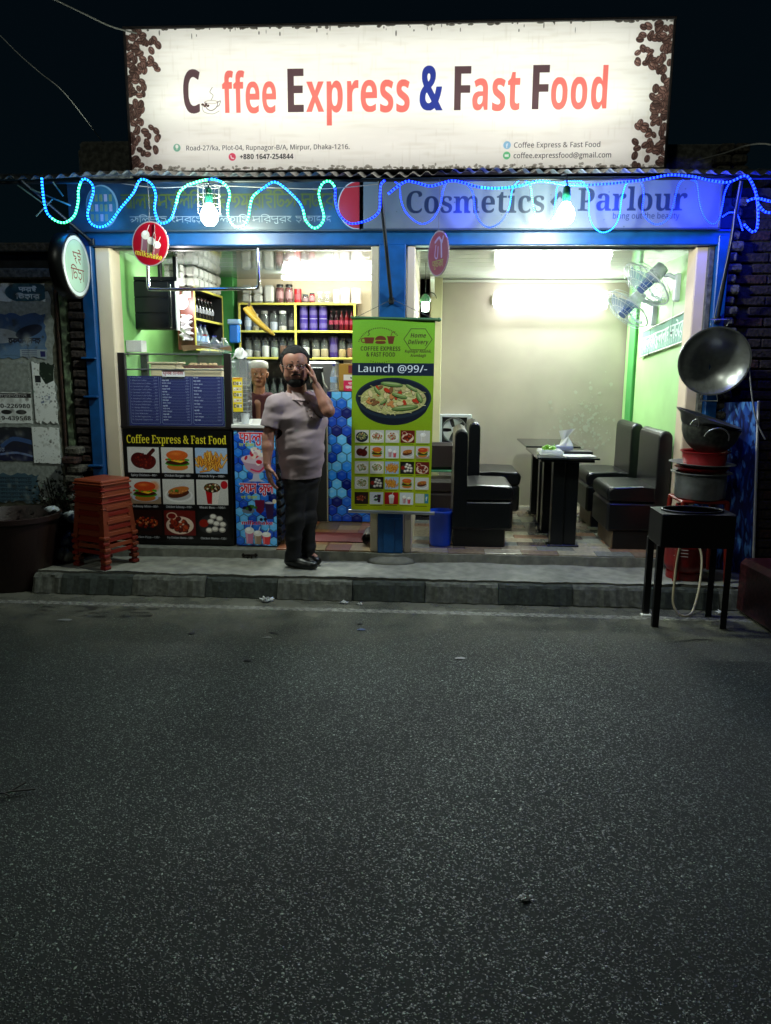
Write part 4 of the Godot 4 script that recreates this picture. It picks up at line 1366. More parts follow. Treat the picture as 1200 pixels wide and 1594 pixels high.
func rope_and_wires() -> void:
	var skin := {}
	for c in [["blue", Color(0.03, 0.10, 1.0)], ["cyan", Color(0.02, 0.28, 1.0)], ["green", Color(0.03, 0.9, 0.45)]]:
		glow("bead " + c[0], [Color(0.09, 0.22, 1.0), Color(0.10, 0.50, 1.0), Color(0.30, 1.0, 0.70)][["blue", "cyan", "green"].find(c[0])], 5.0)
		glow("sleeve " + c[0], c[1], 0.8)
	var A := [Vector2(-2.773, 2.981), Vector2(-2.772, 2.891), Vector2(-2.764, 2.794), Vector2(-2.739, 2.734), Vector2(-2.672, 2.691), Vector2(-2.613, 2.696), Vector2(-2.557, 2.744), Vector2(-2.527, 2.836), Vector2(-2.520, 2.911), Vector2(-2.489, 2.974), Vector2(-2.454, 2.976), Vector2(-2.416, 2.942), Vector2(-2.411, 2.889), Vector2(-2.441, 2.814), Vector2(-2.464, 2.739), Vector2(-2.438, 2.679), Vector2(-2.370, 2.657), Vector2(-2.298, 2.689), Vector2(-2.211, 2.791), Vector2(-2.125, 2.887), Vector2(-2.080, 2.967), Vector2(-2.034, 2.972), Vector2(-1.985, 2.934), Vector2(-1.965, 2.865), Vector2(-1.978, 2.780), Vector2(-1.956, 2.699), Vector2(-1.916, 2.681), Vector2(-1.857, 2.715), Vector2(-1.818, 2.811), Vector2(-1.792, 2.885), Vector2(-1.745, 2.927),
		Vector2(-1.717, 2.939), Vector2(-1.600, 2.972), Vector2(-1.522, 2.966), Vector2(-1.463, 2.931), Vector2(-1.438, 2.869), Vector2(-1.455, 2.790), Vector2(-1.451, 2.722), Vector2(-1.410, 2.659), Vector2(-1.349, 2.659), Vector2(-1.311, 2.710), Vector2(-1.295, 2.790), Vector2(-1.271, 2.857), Vector2(-1.198, 2.913), Vector2(-1.131, 2.952), Vector2(-1.065, 2.924), Vector2(-0.959, 2.828), Vector2(-0.924, 2.765), Vector2(-0.906, 2.697), Vector2(-0.853, 2.646), Vector2(-0.804, 2.663), Vector2(-0.778, 2.719), Vector2(-0.797, 2.799), Vector2(-0.812, 2.877), Vector2(-0.784, 2.939), Vector2(-0.737, 2.953), Vector2(-0.701, 2.910), Vector2(-0.698, 2.821), Vector2(-0.666, 2.730), Vector2(-0.600, 2.679), Vector2(-0.517, 2.685), Vector2(-0.439, 2.713), Vector2(-0.392, 2.763), Vector2(-0.387, 2.864), Vector2(-0.381, 2.931), Vector2(-0.352, 2.958)]
	rope("LED rope light looping in waves before the Bengali board at left", [[A, 0.46]], 0.0075, func(t: float, x: float) -> String:
		if sin(x * 7.0 + 1.0) > 0.72 or (x > -1.5 and x < -1.25): return "green"
		return "cyan" if x < -0.85 else "blue")
	var B := [Vector2(-0.327, 2.869), Vector2(-0.263, 2.919), Vector2(-0.205, 2.950), Vector2(-0.134, 2.940), Vector2(-0.040, 2.918), Vector2(0.077, 2.945), Vector2(0.124, 2.948), Vector2(0.194, 2.933), Vector2(0.288, 2.910), Vector2(0.381, 2.902), Vector2(0.474, 2.904), Vector2(0.566, 2.914), Vector2(0.681, 2.941), Vector2(0.773, 2.937), Vector2(0.872, 2.921), Vector2(0.987, 2.917), Vector2(1.158, 2.924), Vector2(1.305, 2.940), Vector2(1.406, 2.952), Vector2(1.552, 2.976), Vector2(1.676, 2.970), Vector2(1.733, 2.964), Vector2(1.836, 2.942), Vector2(1.949, 2.930), Vector2(2.047, 2.968), Vector2(2.095, 2.930), Vector2(2.136, 2.848), Vector2(2.156, 2.750), Vector2(2.161, 2.640), Vector2(2.130, 2.613), Vector2(2.069, 2.662)]
	var T1 := [Vector2(2.094, 2.816), Vector2(2.149, 2.832), Vector2(2.240, 2.815), Vector2(2.36, 2.79)]
	var T2 := [Vector2(2.151, 2.783), Vector2(2.191, 2.744), Vector2(2.237, 2.733), Vector2(2.36, 2.738)]
	rope("thick blue LED rope light stretched along the awning edge at right", [[B, 0.465], [T1, 0.44], [T2, 0.48]], 0.008, func(t: float, x: float) -> String:
		return "cyan" if x > 0.3 and x < 1.0 else "blue")
	var S1 := [Vector2(-0.313, 2.994), Vector2(-0.264, 2.954), Vector2(-0.251, 2.862), Vector2(-0.208, 2.770), Vector2(-0.109, 2.702), Vector2(-0.025, 2.734), Vector2(0.028, 2.826), Vector2(0.044, 2.918), Vector2(0.073, 2.980), Vector2(0.127, 2.988), Vector2(0.205, 2.968), Vector2(0.255, 2.905), Vector2(0.277, 2.779), Vector2(0.327, 2.699), Vector2(0.388, 2.678), Vector2(0.459, 2.715), Vector2(0.510, 2.801), Vector2(0.530, 2.927), Vector2(0.575, 2.986), Vector2(0.617, 2.983), Vector2(0.654, 2.948), Vector2(0.677, 2.823), Vector2(0.711, 2.732), Vector2(0.760, 2.703), Vector2(0.817, 2.743), Vector2(0.835, 2.868), Vector2(0.844, 2.947), Vector2(0.901, 2.981), Vector2(0.966, 2.978), Vector2(1.014, 2.972), Vector2(1.059, 2.898), Vector2(1.066, 2.773), Vector2(1.100, 2.682), Vector2(1.168, 2.638), Vector2(1.243, 2.670), Vector2(1.280, 2.750), Vector2(1.290, 2.863), Vector2(1.314, 2.959), Vector2(1.36, 2.984), Vector2(1.412, 2.975), Vector2(1.438, 2.896), Vector2(1.437, 2.783), Vector2(1.476, 2.721), Vector2(1.543, 2.690), Vector2(1.616, 2.731), Vector2(1.644, 2.828), Vector2(1.670, 2.951), Vector2(1.715, 2.99), Vector2(1.759, 2.985), Vector2(1.797, 2.961), Vector2(1.824, 2.838), Vector2(1.867, 2.736), Vector2(1.923, 2.693), Vector2(1.962, 2.725), Vector2(1.977, 2.815), Vector2(1.987, 2.904), Vector2(2.016, 2.971)]
	var S7 := [Vector2(1.978, 2.736), Vector2(2.022, 2.764), Vector2(2.070, 2.752), Vector2(2.097, 2.701), Vector2(2.120, 2.645)]
	rope("thin LED string hanging in swags before the cosmetics board", [[S1, 0.3], [S7, 0.32]], 0.0042, func(t: float, x: float) -> String:
		if x > 0.65 and x < 0.78: return "green"
		return "cyan" if x > 0.5 and x < 1.4 else "blue")
	# cables
	var cab := mk("pale cable", Color(0.45, 0.45, 0.43), 0.6)
	for c in [["pale sagging cable running up from the top left corner of the sign", [V(-2.15, 4.02, 0.17), V(-2.32, 4.05, 0.22), V(-2.476, 4.106, 0.28), V(-2.632, 4.173, 0.3), V(-2.743, 4.224, 0.32), V(-3.1, 4.42, 0.4), V(-3.6, 4.8, 0.6)], 0.006],
		["thin dark cable slanting down to the parapet at left", [V(-3.6, 4.5, 0.35), V(-3.13, 4.015, 0.3), V(-2.958, 3.846, 0.3), V(-2.818, 3.728, 0.3), V(-2.65, 3.591, 0.29), V(-2.5, 3.34, 0.05)], 0.0035],
		["loose greenish cable lying on the awning at right", [V(1.85, 3.16, 0.1), V(2.0, 3.18, 0.2), V(2.15, 3.22, 0.25), V(2.3, 3.2, 0.3), V(2.6, 3.1, 0.3)], 0.006],
		["white cable strung under the awning before the Bengali board", [V(-2.3, 2.99, 0.3), V(-2.0, 2.955, 0.3), V(-1.6, 2.965, 0.3), V(-1.2, 2.95, 0.3), V(-0.8, 2.94, 0.3), V(-0.4, 2.97, 0.3)], 0.004],
		["pale wire dropping from the awning end to the hanging wok", [V(2.03, 2.77, 0.40), V(2.04, 2.6, 0.36), V(2.03, 2.3, 0.27), V(2.02, 2.06, 0.2)], 0.0035]]:
		var m := MB.new()
		m.tube(Cv.smooth(c[1], 6), c[2], 5)
		meta(part(numbered("cable"), m, cab, self), c[0], "cable")
	# scrap of brackets under the awning end, left
	var sc := thing("wire_bundle", "tangle of rods and wire under the left end of the awning", "wire")
	var w := MB.new()
	for q in [[V(-2.98, 2.95, 0.42), V(-2.8, 2.82, 0.4)], [V(-2.86, 2.74, 0.42), V(-2.74, 2.86, 0.40)], [V(-2.9, 2.93, 0.4), V(-2.62, 2.82, 0.38)], [V(-2.72, 2.97, 0.42), V(-2.66, 2.88, 0.4)]]:
		w.tube(q, 0.006, 5)
	part("rods", w, mk("verdigris rod", Color(0.30, 0.40, 0.36), 0.6, 0.3), sc)


func rope(label: String, runs: Array, r: float, pick: Callable) -> void:
	var o := thing("rope_light", label, "rope light", Vector3.ZERO, "LED rope lights under the awning")
	var beads := {}
	var sl := {}
	for run in runs:
		var p := []
		for q in run[0]: p.append(V(q.x, q.y, run[1] + 0.008 * sin(q.x * 13.0)))
		p = Cv.smooth(p, 6)
		var acc := 0.0
		var seg := []
		var last := ""
		for i in p.size() - 1:
			var a: Vector3 = p[i]
			var b: Vector3 = p[i + 1]
			var l := (b - a).length()
			var k: String = pick.call(0.0, a.x)
			if k != last and seg.size() > 0:
				seg.append(a)
				if not sl.has(last): sl[last] = MB.new()
				sl[last].tube(seg, r, 6)
				seg = []
			last = k
			seg.append(a)
			while acc < l:
				if not beads.has(k): beads[k] = MB.new()
				var c := a + (b - a) * (acc / l)
				var z := (b - a).normalized()
				var x := z.cross(V(0, 0, 1)).normalized()
				beads[k].box(c + V(0, 0, r * 0.55), V(r * 1.7, r * 1.1, r * 1.35), 0.0, Basis(x, x.cross(z) * -1.0, z))
				acc += r * 2.9
			acc -= l
		seg.append(p[-1])
		if not sl.has(last): sl[last] = MB.new()
		sl[last].tube(seg, r, 6)
	for k in sl: part("sleeve", sl[k], mats["sleeve " + k], o)
	for k in beads: part("led_beads", beads[k], mats["bead " + k], o).set_meta("kind", "stuff")


func counter_front() -> void:
	var lam := mk("black laminate", Color(0.055, 0.05, 0.055), 0.35)
	var wood := mk("dark case wood", Color(0.075, 0.05, 0.05), 0.45)
	# ---- printed front of the display counter
	var cv := Cv.new(720, 780, Color(0.035, 0.032, 0.035), 15)
	cv.text("Coffee Express & Fast Food", serif, 22, 92, 54, Color(0.86, 0.80, 0.18), 676)
	var dishes := [["chicken", "Spicy Chicken---80/-"], ["burger", "Chicken Burger---60/-"], ["fries", "French Fry---100/-"], ["mini", "Subway Mini---80/-"], ["sub", "Chicken Subway---110/-"], ["box", "Meat Box---100/-"], ["pizza", "Chicken Pizza---130/-"], ["fried", "Fry Chicken Momo---130/-"], ["momo", "Chicken Momo---130/-"]]
	for k in 9:
		var x := 22.0 + (k % 3) * 231
		var y := 118.0 + (k / 3) * 214
		food(cv, dishes[k][0], x, y, 216, 172)
		cv.text(dishes[k][1], bold, x + 108, y + 197, 15, Color(0.80, 0.80, 0.82), 180, 1)
	cv.grain(0.14)
	var c := thing("display_counter", "black display counter with food photo front and blue menu board under glass", "counter")
	var m := MB.new()
	m.box(V(-2.062, 0.715, -0.325), V(0.90, 0.955, 0.53), 0.006)
	part("base", m, lam, c)
	m = MB.new()
	m.panel(Transform3D(Basis(), V(-2.065, 0.715, -0.0535)), 0.875, 0.945)
	part("food_print", m, pic(cv, 0.3), c)
	# upper case
	for x in [-2.487, -1.63]:
		for z in [-0.075, -0.575]:
			m = MB.new()
			m.box(V(x, 1.495, z), V(0.056, 0.60, 0.05), 0.004)
			part("case_post", m, wood, c)
	m = MB.new()
	m.box(V(-2.06, 1.205, -0.325), V(0.92, 0.025, 0.55), 0.004)
	part("case_floor", m, wood, c)
	var steel := mk("brushed steel", Color(0.62, 0.63, 0.62), 0.3, 0.85)
	m = MB.new()
	for y in [1.785, 1.665]: m.box(V(-2.06, y, -0.062), V(0.81, 0.012, 0.014), 0.003)
	part("case_rail", m, steel, c)
	var gl := glass("case glass", Color(0.92, 1.0, 0.96), 0.02)
	m = MB.new()
	m.box(V(-2.06, 1.50, -0.07), V(0.80, 0.56, 0.005))
	part("front_glass", m, gl, c)
	m = MB.new()
	m.box(V(-2.06, 1.797, -0.325), V(0.92, 0.006, 0.55))
	part("top_glass", m, gl, c)
	m = MB.new()
	m.box(V(-2.06, 1.60, -0.34), V(0.80, 0.012, 0.42), 0.002)
	part("case_shelf", m, mk("case shelf", Color(0.75, 0.72, 0.62), 0.4), c)
	# the menu board behind the glass, three columns of prices
	cv = Cv.new(800, 410, Color(0.02, 0.04, 0.40), 4)
	var wht := Color(0.72, 0.75, 0.86)
	var lines := ["Hot Coffee", "Black Hot Coffee", "Chocolate Hot Coffee", "Caramel Hot Coffee", "Chocolate Cold Coffee", "Caramel Cold Coffee", "Ice Cream Cold Coffee", "Hazelnut Cold Coffee", "Strawberry Milkshake", "Caramel Milkshake", "Mango Milkshake", "Chocolate Milkshake", "Oreo Milkshake", "Kit Kat Cappuccino", "Caramel Cappuccino"]
	var keys := ["j-aa-m", "l-aa-s", "k-l-aa", "m-aa-l-t-aa", "p-T-p", "T-r-m-u-j", "d-I-c-i-D-aa", "f-aa-l-u-d-aa", "s-r-T"]
	for col in 3:
		var x0 := 18.0 + col * 262
		cv.line([Vector2(x0, 4), Vector2(x0, 380), Vector2(x0 + 12, 392), Vector2(x0 + 240, 392), Vector2(x0 + 246, 380), Vector2(x0 + 246, 4)], 2.5, Color(0.5, 0.55, 0.72))
		for k in (15 if col == 0 else (16 if col == 1 else 14)):
			var st := 24.6 if col == 0 else (23.0 if col == 1 else 26.5)
			var y := 18.0 + k * st
			var e := 120.0
			if col == 0: e = cv.text("%d. %s" % [k + 1, lines[k]], sans, x0 + 8, y, 11.5, wht) + x0 + 12
			else: e = bn(cv, keys[(k * 3 + col * 2) % keys.size()] + "- -" + keys[(k * 5 + 1) % keys.size()], x0 + 10, y - 10, 9.5, 1.7, wht, 40.0 + (k * 37 % 5) * 9) + x0 + 14
			cv.line([Vector2(e, y), Vector2(x0 + 212, y)], 1.6, Color(0.45, 0.48, 0.66))
			cv.text(["80", "60", "120", "110", "90", "70", "100"][(k * 3 + col) % 7] + "/-", sans, x0 + 238, y, 11.5, wht, 0.0, 2)
	m = MB.new()
	m.panel(Transform3D(Basis(), V(-2.063, 1.414, -0.080)), 0.785, 0.40)
	m.box(V(-2.063, 1.414, -0.088), V(0.785, 0.40, 0.012))
	var mb := pic(cv, 0.6)
	mb.metallic_specular = 0.15
	part("menu_board", m, mb, c)
	cv = Cv.new(240, 80, Color(0.83, 0.83, 0.85), 4)
	bn(cv, "m-U-l-ya- -T-aa-l-i-k-aa", 14, 26, 30, 4.5, Color(0.55, 0.06, 0.18), 210)
	m = MB.new()
	m.panel(Transform3D(Basis(), V(-2.07, 1.638, -0.0655)), 0.185, 0.058)
	part("price_list_sticker", m, pic(cv, 0.5), c)
	# ---- things standing in and on the case
	var t := thing("food_tray", "red tray of small buns on the glass case shelf", "tray", V(-1.90, 1.606, -0.32))
	m = MB.new()
	m.lathe([Vector2(0, 0.0), Vector2(0.13, 0.0), Vector2(0.15, 0.025), Vector2(0.145, 0.025), Vector2(0.125, 0.006), Vector2(0, 0.006)], Transform3D(Basis().scaled(V(1.2, 1, 0.8)), V(0, 0.07, 0)), 24)
	part("tray", m, mk("red tray", Color(0.45, 0.09, 0.08), 0.35), t)
	m = MB.new()
	m.box(V(0.0, 0.035, 0.0), V(0.38, 0.07, 0.26), 0.006)
	part("board", m, mk("cream board", Color(0.80, 0.74, 0.62), 0.6), t)
	for k in 6:
		m = MB.new()
		m.ball(V(-0.1 + 0.04 * k, 0.098, 0.03 * (k % 2) - 0.01), V(0.026, 0.018, 0.024), 9, 6)
		part("bun", m, mk("pale bun", Color(0.74, 0.62, 0.46), 0.7), t)
	t = thing("food_bin", "cream plastic tub inside the glass case at left", "tub", V(-2.22, 1.606, -0.36))
	m = MB.new()
	m.box(V(0, 0.055, 0), V(0.22, 0.11, 0.2), 0.012)
	m.box(V(0, 0.112, 0), V(0.25, 0.016, 0.23), 0.005)
	part("tub", m, mk("cream plastic", Color(0.78, 0.73, 0.60), 0.4), t)
	t = thing("carton", "small white patterned tissue carton on the glass case at the left jamb", "carton", V(-2.45, 1.80, -0.3))
	m = MB.new()
	m.box(V(0, 0.05, 0), V(0.13, 0.095, 0.12), 0.004)
	part("box", m, mk("white carton", Color(0.82, 0.82, 0.80), 0.6, 0, "scratch", 9.0), t)
	t = thing("sandwich_press", "small grey grill oven standing inside the glass case", "grill", V(-2.36, 1.218, -0.38))
	m = MB.new()
	m.box(V(0, 0.1, 0), V(0.2, 0.2, 0.2), 0.01)
	part("body", m, mk("grey enamel", Color(0.45, 0.48, 0.47), 0.4), t)
	m = MB.new()
	for k in 5: m.box(V(0, 0.04 + k * 0.03, 0.102), V(0.15, 0.006, 0.006))
	part("grille", m, steel, t)
	t = thing("paper_bag", "flattened brown paper sheet lying on the case top before the water bottles", "paper", V(-1.92, 1.803, -0.42))
	m = MB.new()
	m.surf(func(u: float, v: float) -> Vector3: return V((u - 0.5) * 0.42 + 0.05 * v, 0.012 + 0.03 * absf(sin(u * 3.0 + v)) + 0.02 * v, (v - 0.5) * 0.22), 10, 6)
	part("sheet", m, mk("kraft paper", Color(0.60, 0.50, 0.40), 0.85), t)
	# ---- the second counter with the falooda print
	cv = Cv.new(300, 860, Color(0.05, 0.25, 0.75), 21)
	hexes(cv, 36, Rect2(0, 0, 300, 860))
	var red := Color(0.80, 0.05, 0.16)
	var halo := Color(0.88, 0.90, 0.96)
	for pass2 in 2:
		var k := halo if pass2 == 0 else red
		var wd := 17.0 if pass2 == 0 else 10.0
		bn(cv, "f-aa-l-u-d-aa", 40, 36, 66, wd, k, 232)
		bn(cv, "j-aa-m- -j-u-s", 36, 404, 62, wd, k, 240)
	bn(cv, "1-2- -t-aa-k-aa", 36, 112, 18, 4, Color(0.75, 0.80, 0.2), 110)
	bn(cv, "1-2- -t-aa-k-aa", 40, 494, 18, 4, Color(0.75, 0.80, 0.2), 120)
	cv.poly([Vector2(48, 220), Vector2(262, 220), Vector2(222, 300), Vector2(180, 326), Vector2(130, 326), Vector2(84, 296)], Color(0.72, 0.58, 0.66))
	cv.oval(155, 222, 108, 34, Color(0.84, 0.76, 0.80))
	for k in 26: cv.oval(155 + cv.rg.randfn(0, 42), 195 + cv.rg.randfn(0, 22), cv.rg.randf_range(10, 26), cv.rg.randf_range(8, 18), [Color(0.93, 0.90, 0.88), Color(0.86, 0.70, 0.72), Color(0.90, 0.84, 0.78), Color(0.75, 0.12, 0.22)][k % 4] if k % 7 else Color(0.82, 0.1, 0.2), cv.rg.randf() * 3.0)
	cv.curve([Vector2(120, 296), Vector2(180, 310), Vector2(228, 262)], 11, Color(0.83, 0.16, 0.36))
	cv.poly([Vector2(136, 326), Vector2(174, 326), Vector2(182, 366), Vector2(220, 384), Vector2(92, 384), Vector2(128, 366)], Color(0.74, 0.74, 0.82))
	cv.poly([Vector2(140, 520), Vector2(214, 520), Vector2(206, 600), Vector2(180, 624), Vector2(150, 604)], Color(0.40, 0.08, 0.22))
	cv.poly([Vector2(216, 540), Vector2(284, 540), Vector2(272, 660), Vector2(228, 660)], Color(0.20, 0.11, 0.26))
	cv.oval(250, 540, 34, 8, Color(0.75, 0.72, 0.80))
	cv.oval(286, 528, 14, 18, Color(0.85, 0.80, 0.70))
	cv.oval(92, 600, 46, 22, Color(0.40, 0.45, 0.52))
	for k in 16: cv.oval(92 + cv.rg.randfn(0, 22), 580 + cv.rg.randfn(0, 11), 12, 10, Color(0.10, 0.07, 0.14) if k % 3 else Color(0.18, 0.40, 0.12))
	for q in [[186, 664], [216, 662]]: cv.oval(q[0], q[1], 12, 11, Color(0.07, 0.05, 0.12))
	cv.text("milkshake", bold, 156, 704, 30, halo, 236, 1)
	cv.text("milkshake", bold, 156, 703, 27, red, 228, 1)
	cup(cv, 96, 716, 66, 130, Color(0.80, 0.48, 0.62))
	cup(cv, 158, 742, 62, 108, Color(0.62, 0.52, 0.42))
	cup(cv, 222, 752, 66, 98, Color(0.85, 0.22, 0.24))
	c = thing("juice_counter", "narrow counter with blue honeycomb falooda print and black ribbed side", "counter")
	m = MB.new()
	m.box(V(-1.425, 0.725, -0.40), V(0.345, 0.97, 0.68), 0.004)
	part("body", m, lam, c)
	m = MB.new()
	m.panel(Transform3D(Basis(), V(-1.425, 0.725, -0.0575)), 0.335, 0.965)
	part("juice_print", m, pic(cv, 0.3), c)
	m = MB.new()
	m.box(V(-1.425, 1.222, -0.40), V(0.37, 0.028, 0.72), 0.005)
	part("counter_top", m, mk("white counter top", Color(0.78, 0.77, 0.75), 0.35), c)
	m = MB.new()
	m.box(V(-1.425, 1.2, -0.055), V(0.35, 0.022, 0.01), 0.002)
	part("edge_strip", m, mk("brown edge", Color(0.35, 0.26, 0.22), 0.5), c)
	for k in 9:
		m = MB.new()
		m.box(V(-1.236, 0.30 + k * 0.075, -0.40), V(0.03, 0.05, 0.66), 0.006, Basis(V(0, 0, 1), 0.35))
		part("side_rib", m, lam, c)
	# a small glass box with a yellow price sheet on that counter
	t = thing("acrylic_box", "clear acrylic box with a yellow photo menu on the juice counter", "box", V(-1.537, 1.237, -0.135))
	m = MB.new()
	for e in [[V(0, 0.255, 0.06), V(0.13, 0.51, 0.004)], [V(0, 0.255, -0.06), V(0.13, 0.51, 0.004)], [V(-0.065, 0.255, 0), V(0.004, 0.51, 0.116)], [V(0.065, 0.255, 0), V(0.004, 0.51, 0.116)], [V(0, 0.512, 0), V(0.134, 0.004, 0.124)]]:
		m.box(e[0], e[1])
	part("panes", m, glass("acrylic", Color(0.95, 0.98, 1.0), 0.05), t)
	cv = Cv.new(130, 400, Color(0.86, 0.76, 0.10), 31)
	cv.rect(0, 0, 130, 28, Color(0.88, 0.70, 0.10))
	cv.rect(10, 10, 90, 8, Color(0.75, 0.15, 0.1))
	for k in 15: food(cv, ["momo", "bowl", "jam", "drink", "sub", "noodle"][k % 6], 10 + (k % 3) * 38, 48 + (k / 3) * 66, 32, 40)
	m = MB.new()
	m.panel(Transform3D(Basis(), V(-0.018, 0.235, 0.0655)), 0.08, 0.27)
	part("price_sheet", m, pic(cv, 0.5), t)
	m = MB.new()
	for k in 7: m.box(V(0.02, 0.1 + k * 0.035, -0.01), V(0.07, 0.004, 0.08))
	part("rack", m, steel, t)
	m = MB.new()
	m.lathe([Vector2(0, 0.004), Vector2(0.03, 0.004), Vector2(0.036, 0.085), Vector2(0.033, 0.085), Vector2(0.028, 0.008), Vector2(0, 0.008)], Transform3D(Basis(), V(0.026, 0, 0.01)), 16)
	part("cup", m, mk("white cup", Color(0.84, 0.86, 0.88), 0.4), t)
	t = thing("plastic_bag", "crumpled clear plastic bag slumped on top of the acrylic box", "bag", V(-1.545, 1.752, -0.145))
	m = MB.new()
	m.surf(func(u: float, v: float) -> Vector3:
		var a := u * TAU
		var r := 0.055 * sqrt(maxf(0.02, 1.0 - v * v)) * (1.0 + 0.22 * sin(a * 3.0 + v * 5.0) + 0.14 * sin(a * 7.0))
		return V(cos(a) * r, 0.01 + v * 0.075 + 0.01 * sin(a * 4.0), sin(a) * r * 0.9), 28, 8)
	part("film", m, glass("cloudy film", Color(0.92, 0.93, 0.92), 0.55, 0.5), t)
	# bolt fixed to the step
	t = thing("floor_bolt", "small rusty floor latch with ring on the step below the juice counter", "latch", V(-1.46, 0.19, 0.062))
	m = MB.new()
	m.box(V(0, 0, 0), V(0.13, 0.016, 0.012), 0.003)
	for x in [-0.05, 0.05]: m.box(V(x, 0, 0.005), V(0.016, 0.034, 0.016), 0.003)
	var ring := []
	for k in 15: ring.append(V(cos(TAU * k / 14) * 0.02, -0.012 + sin(TAU * k / 14) * 0.02, 0.012))
	m.tube(ring, 0.004, 6)
	part("bolt", m, mk("rusty iron", Color(0.12, 0.09, 0.07), 0.8, 0.4), t)
	# ---- hanging banner on the pillar
	cv = Cv.new(512, 1216, Color(0.48, 0.62, 0.04), 13)
	cv.grad(0, 0, 512, 1216, Color(0.38, 0.60, 0.16), Color(0.66, 0.70, 0.03))
	var ink := Color(0.20, 0.17, 0.10)
	var bk := Color(0.36, 0.18, 0.10)
	cv.poly([Vector2(72, 110), Vector2(138, 110), Vector2(130, 148), Vector2(80, 148)], bk)
	cv.curve([Vector2(72, 116), Vector2(56, 122), Vector2(62, 140), Vector2(80, 140)], 6, bk)
	cv.curve([Vector2(96, 100), Vector2(106, 90), Vector2(100, 80), Vector2(108, 66)], 4, ink)
	cv.oval(176, 122, 34, 22, bk)
	cv.rect(142, 126, 68, 6, Color(0.5, 0.55, 0.1))
	cv.oval(176, 142, 34, 9, bk)
	cv.poly([Vector2(218, 108), Vector2(262, 108), Vector2(254, 150), Vector2(226, 150)], bk)
	cv.rect(214, 102, 52, 7, bk)
	cv.line([Vector2(240, 100), Vector2(246, 80), Vector2(266, 74)], 4, bk)
	cv.text("COFFEE EXPRESS", bold, 52, 192, 26, ink, 248)
	cv.text("& FAST FOOD", bold, 88, 228, 26, ink, 180)
	for k in 26:
		var a := PI * 1.12 + k * 0.105 * 0.78
		cv.oval(172 + cos(a) * 142, 182 + sin(a) * 130, 3.0, 4.5, ink, a + PI / 2, 0.8)
	for k in 9: cv.oval(118 + k * 14, 256 + 10 * sin(PI * k / 8.0), 2.6, 3.5, ink, 0, 0.8)
	var hx := []
	for k in 7: hx.append(Vector2(408 + cos(k * PI / 3) * 88, 120 + sin(k * PI / 3) * 74))
	cv.line(hx, 4, ink)
	cv.text("Home", bold, 408, 110, 27, ink, 94, 1, 0, 1, 0.2)
	cv.text("Delivery", bold, 408, 150, 27, ink, 124, 1, 0, 1, 0.2)
	cv.text("Rupnagar Abashik,", bold, 410, 202, 17, ink, 166, 1, 0, 1, 0.2)
	cv.text("Arambagh", bold, 410, 228, 17, ink, 96, 1, 0, 1, 0.2)
	cv.rect(0, 268, 512, 78, Color(0.06, 0.12, 0.20))
	cv.text("Launch @99/-", sans, 40, 324, 44, Color(0.82, 0.86, 0.90), 428)
	cv.text("Launch @99/-", sans, 41, 324, 44, Color(0.82, 0.86, 0.90), 428)
	# the big bowl of noodles
	var bw := Color(0.06, 0.10, 0.16)
	var pts := []
	for k in 25:
		var a := PI * k / 24
		pts.append(Vector2(262 + cos(a) * 236, 486 + sin(a) * 172 * (1.0 if k in range(4, 21) else 0.9)))
	cv.poly(pts, bw)
	cv.oval(262, 486, 238, 128, Color(0.11, 0.17, 0.23))
	cv.oval(262, 482, 224, 114, bw)
	cv.oval(262, 492, 206, 96, Color(0.66, 0.66, 0.42))
	for k in 300:
		var a := cv.rg.randf() * TAU
		var d := sqrt(cv.rg.randf())
		var q := Vector2(262 + cos(a) * d * 186, 494 + sin(a) * d * 84)
		var e := q + Vector2(cv.rg.randfn(0, 24), cv.rg.randfn(0, 10))
		cv.curve([q, (q + e) * 0.5 + Vector2(cv.rg.randfn(0, 10), cv.rg.randfn(0, 6)), e], 4.5, [Color(0.78, 0.76, 0.50), Color(0.70, 0.68, 0.42), Color(0.84, 0.80, 0.60), Color(0.58, 0.58, 0.34)][k % 4])
	for k in 46:
		var a := cv.rg.randf() * TAU
		var d := sqrt(cv.rg.randf())
		var q := Vector2(262 + cos(a) * d * 180, 474 + sin(a) * d * 78)
		var col: Color = [Color(0.82, 0.76, 0.56), Color(0.78, 0.52, 0.30), Color(0.70, 0.64, 0.46), Color(0.50, 0.34, 0.20), Color(0.72, 0.20, 0.10)][k % 5]
		var r := cv.rg.randf_range(10, 26)
		var an := cv.rg.randf() * PI
		cv.oval(q.x, q.y + 3, r, r * 0.55, col.darkened(0.5), an)
		cv.oval(q.x, q.y, r * 0.95, r * 0.5, col, an)
	for q in [[250, 398, 70, 16, 0.1], [375, 420, 42, 12, 0.5], [300, 470, 50, 14, 0.25], [160, 440, 32, 11, 0.9], [335, 545, 84, 18, -0.12], [425, 480, 34, 17, 1.1], [200, 510, 26, 10, -0.6]]:
		cv.oval(q[0], q[1] + 4, q[2], q[3], Color(0.12, 0.22, 0.08), q[4])
		cv.oval(q[0], q[1], q[2], q[3] * 0.85, Color(0.40, 0.50, 0.26), q[4])
		cv.oval(q[0], q[1] - 4, q[2] * 0.8, q[3] * 0.3, Color(0.66, 0.72, 0.50), q[4], 0.8)
	var kinds := ["bowl", "salad", "salad", "fried", "glass", "chicken", "burger", "drink", "sub", "mini", "noodle", "noodle", "fries", "momo", "fried", "noodle", "momo", "fries", "burger", "sub", "pizza", "jam", "red", "drink", ""]
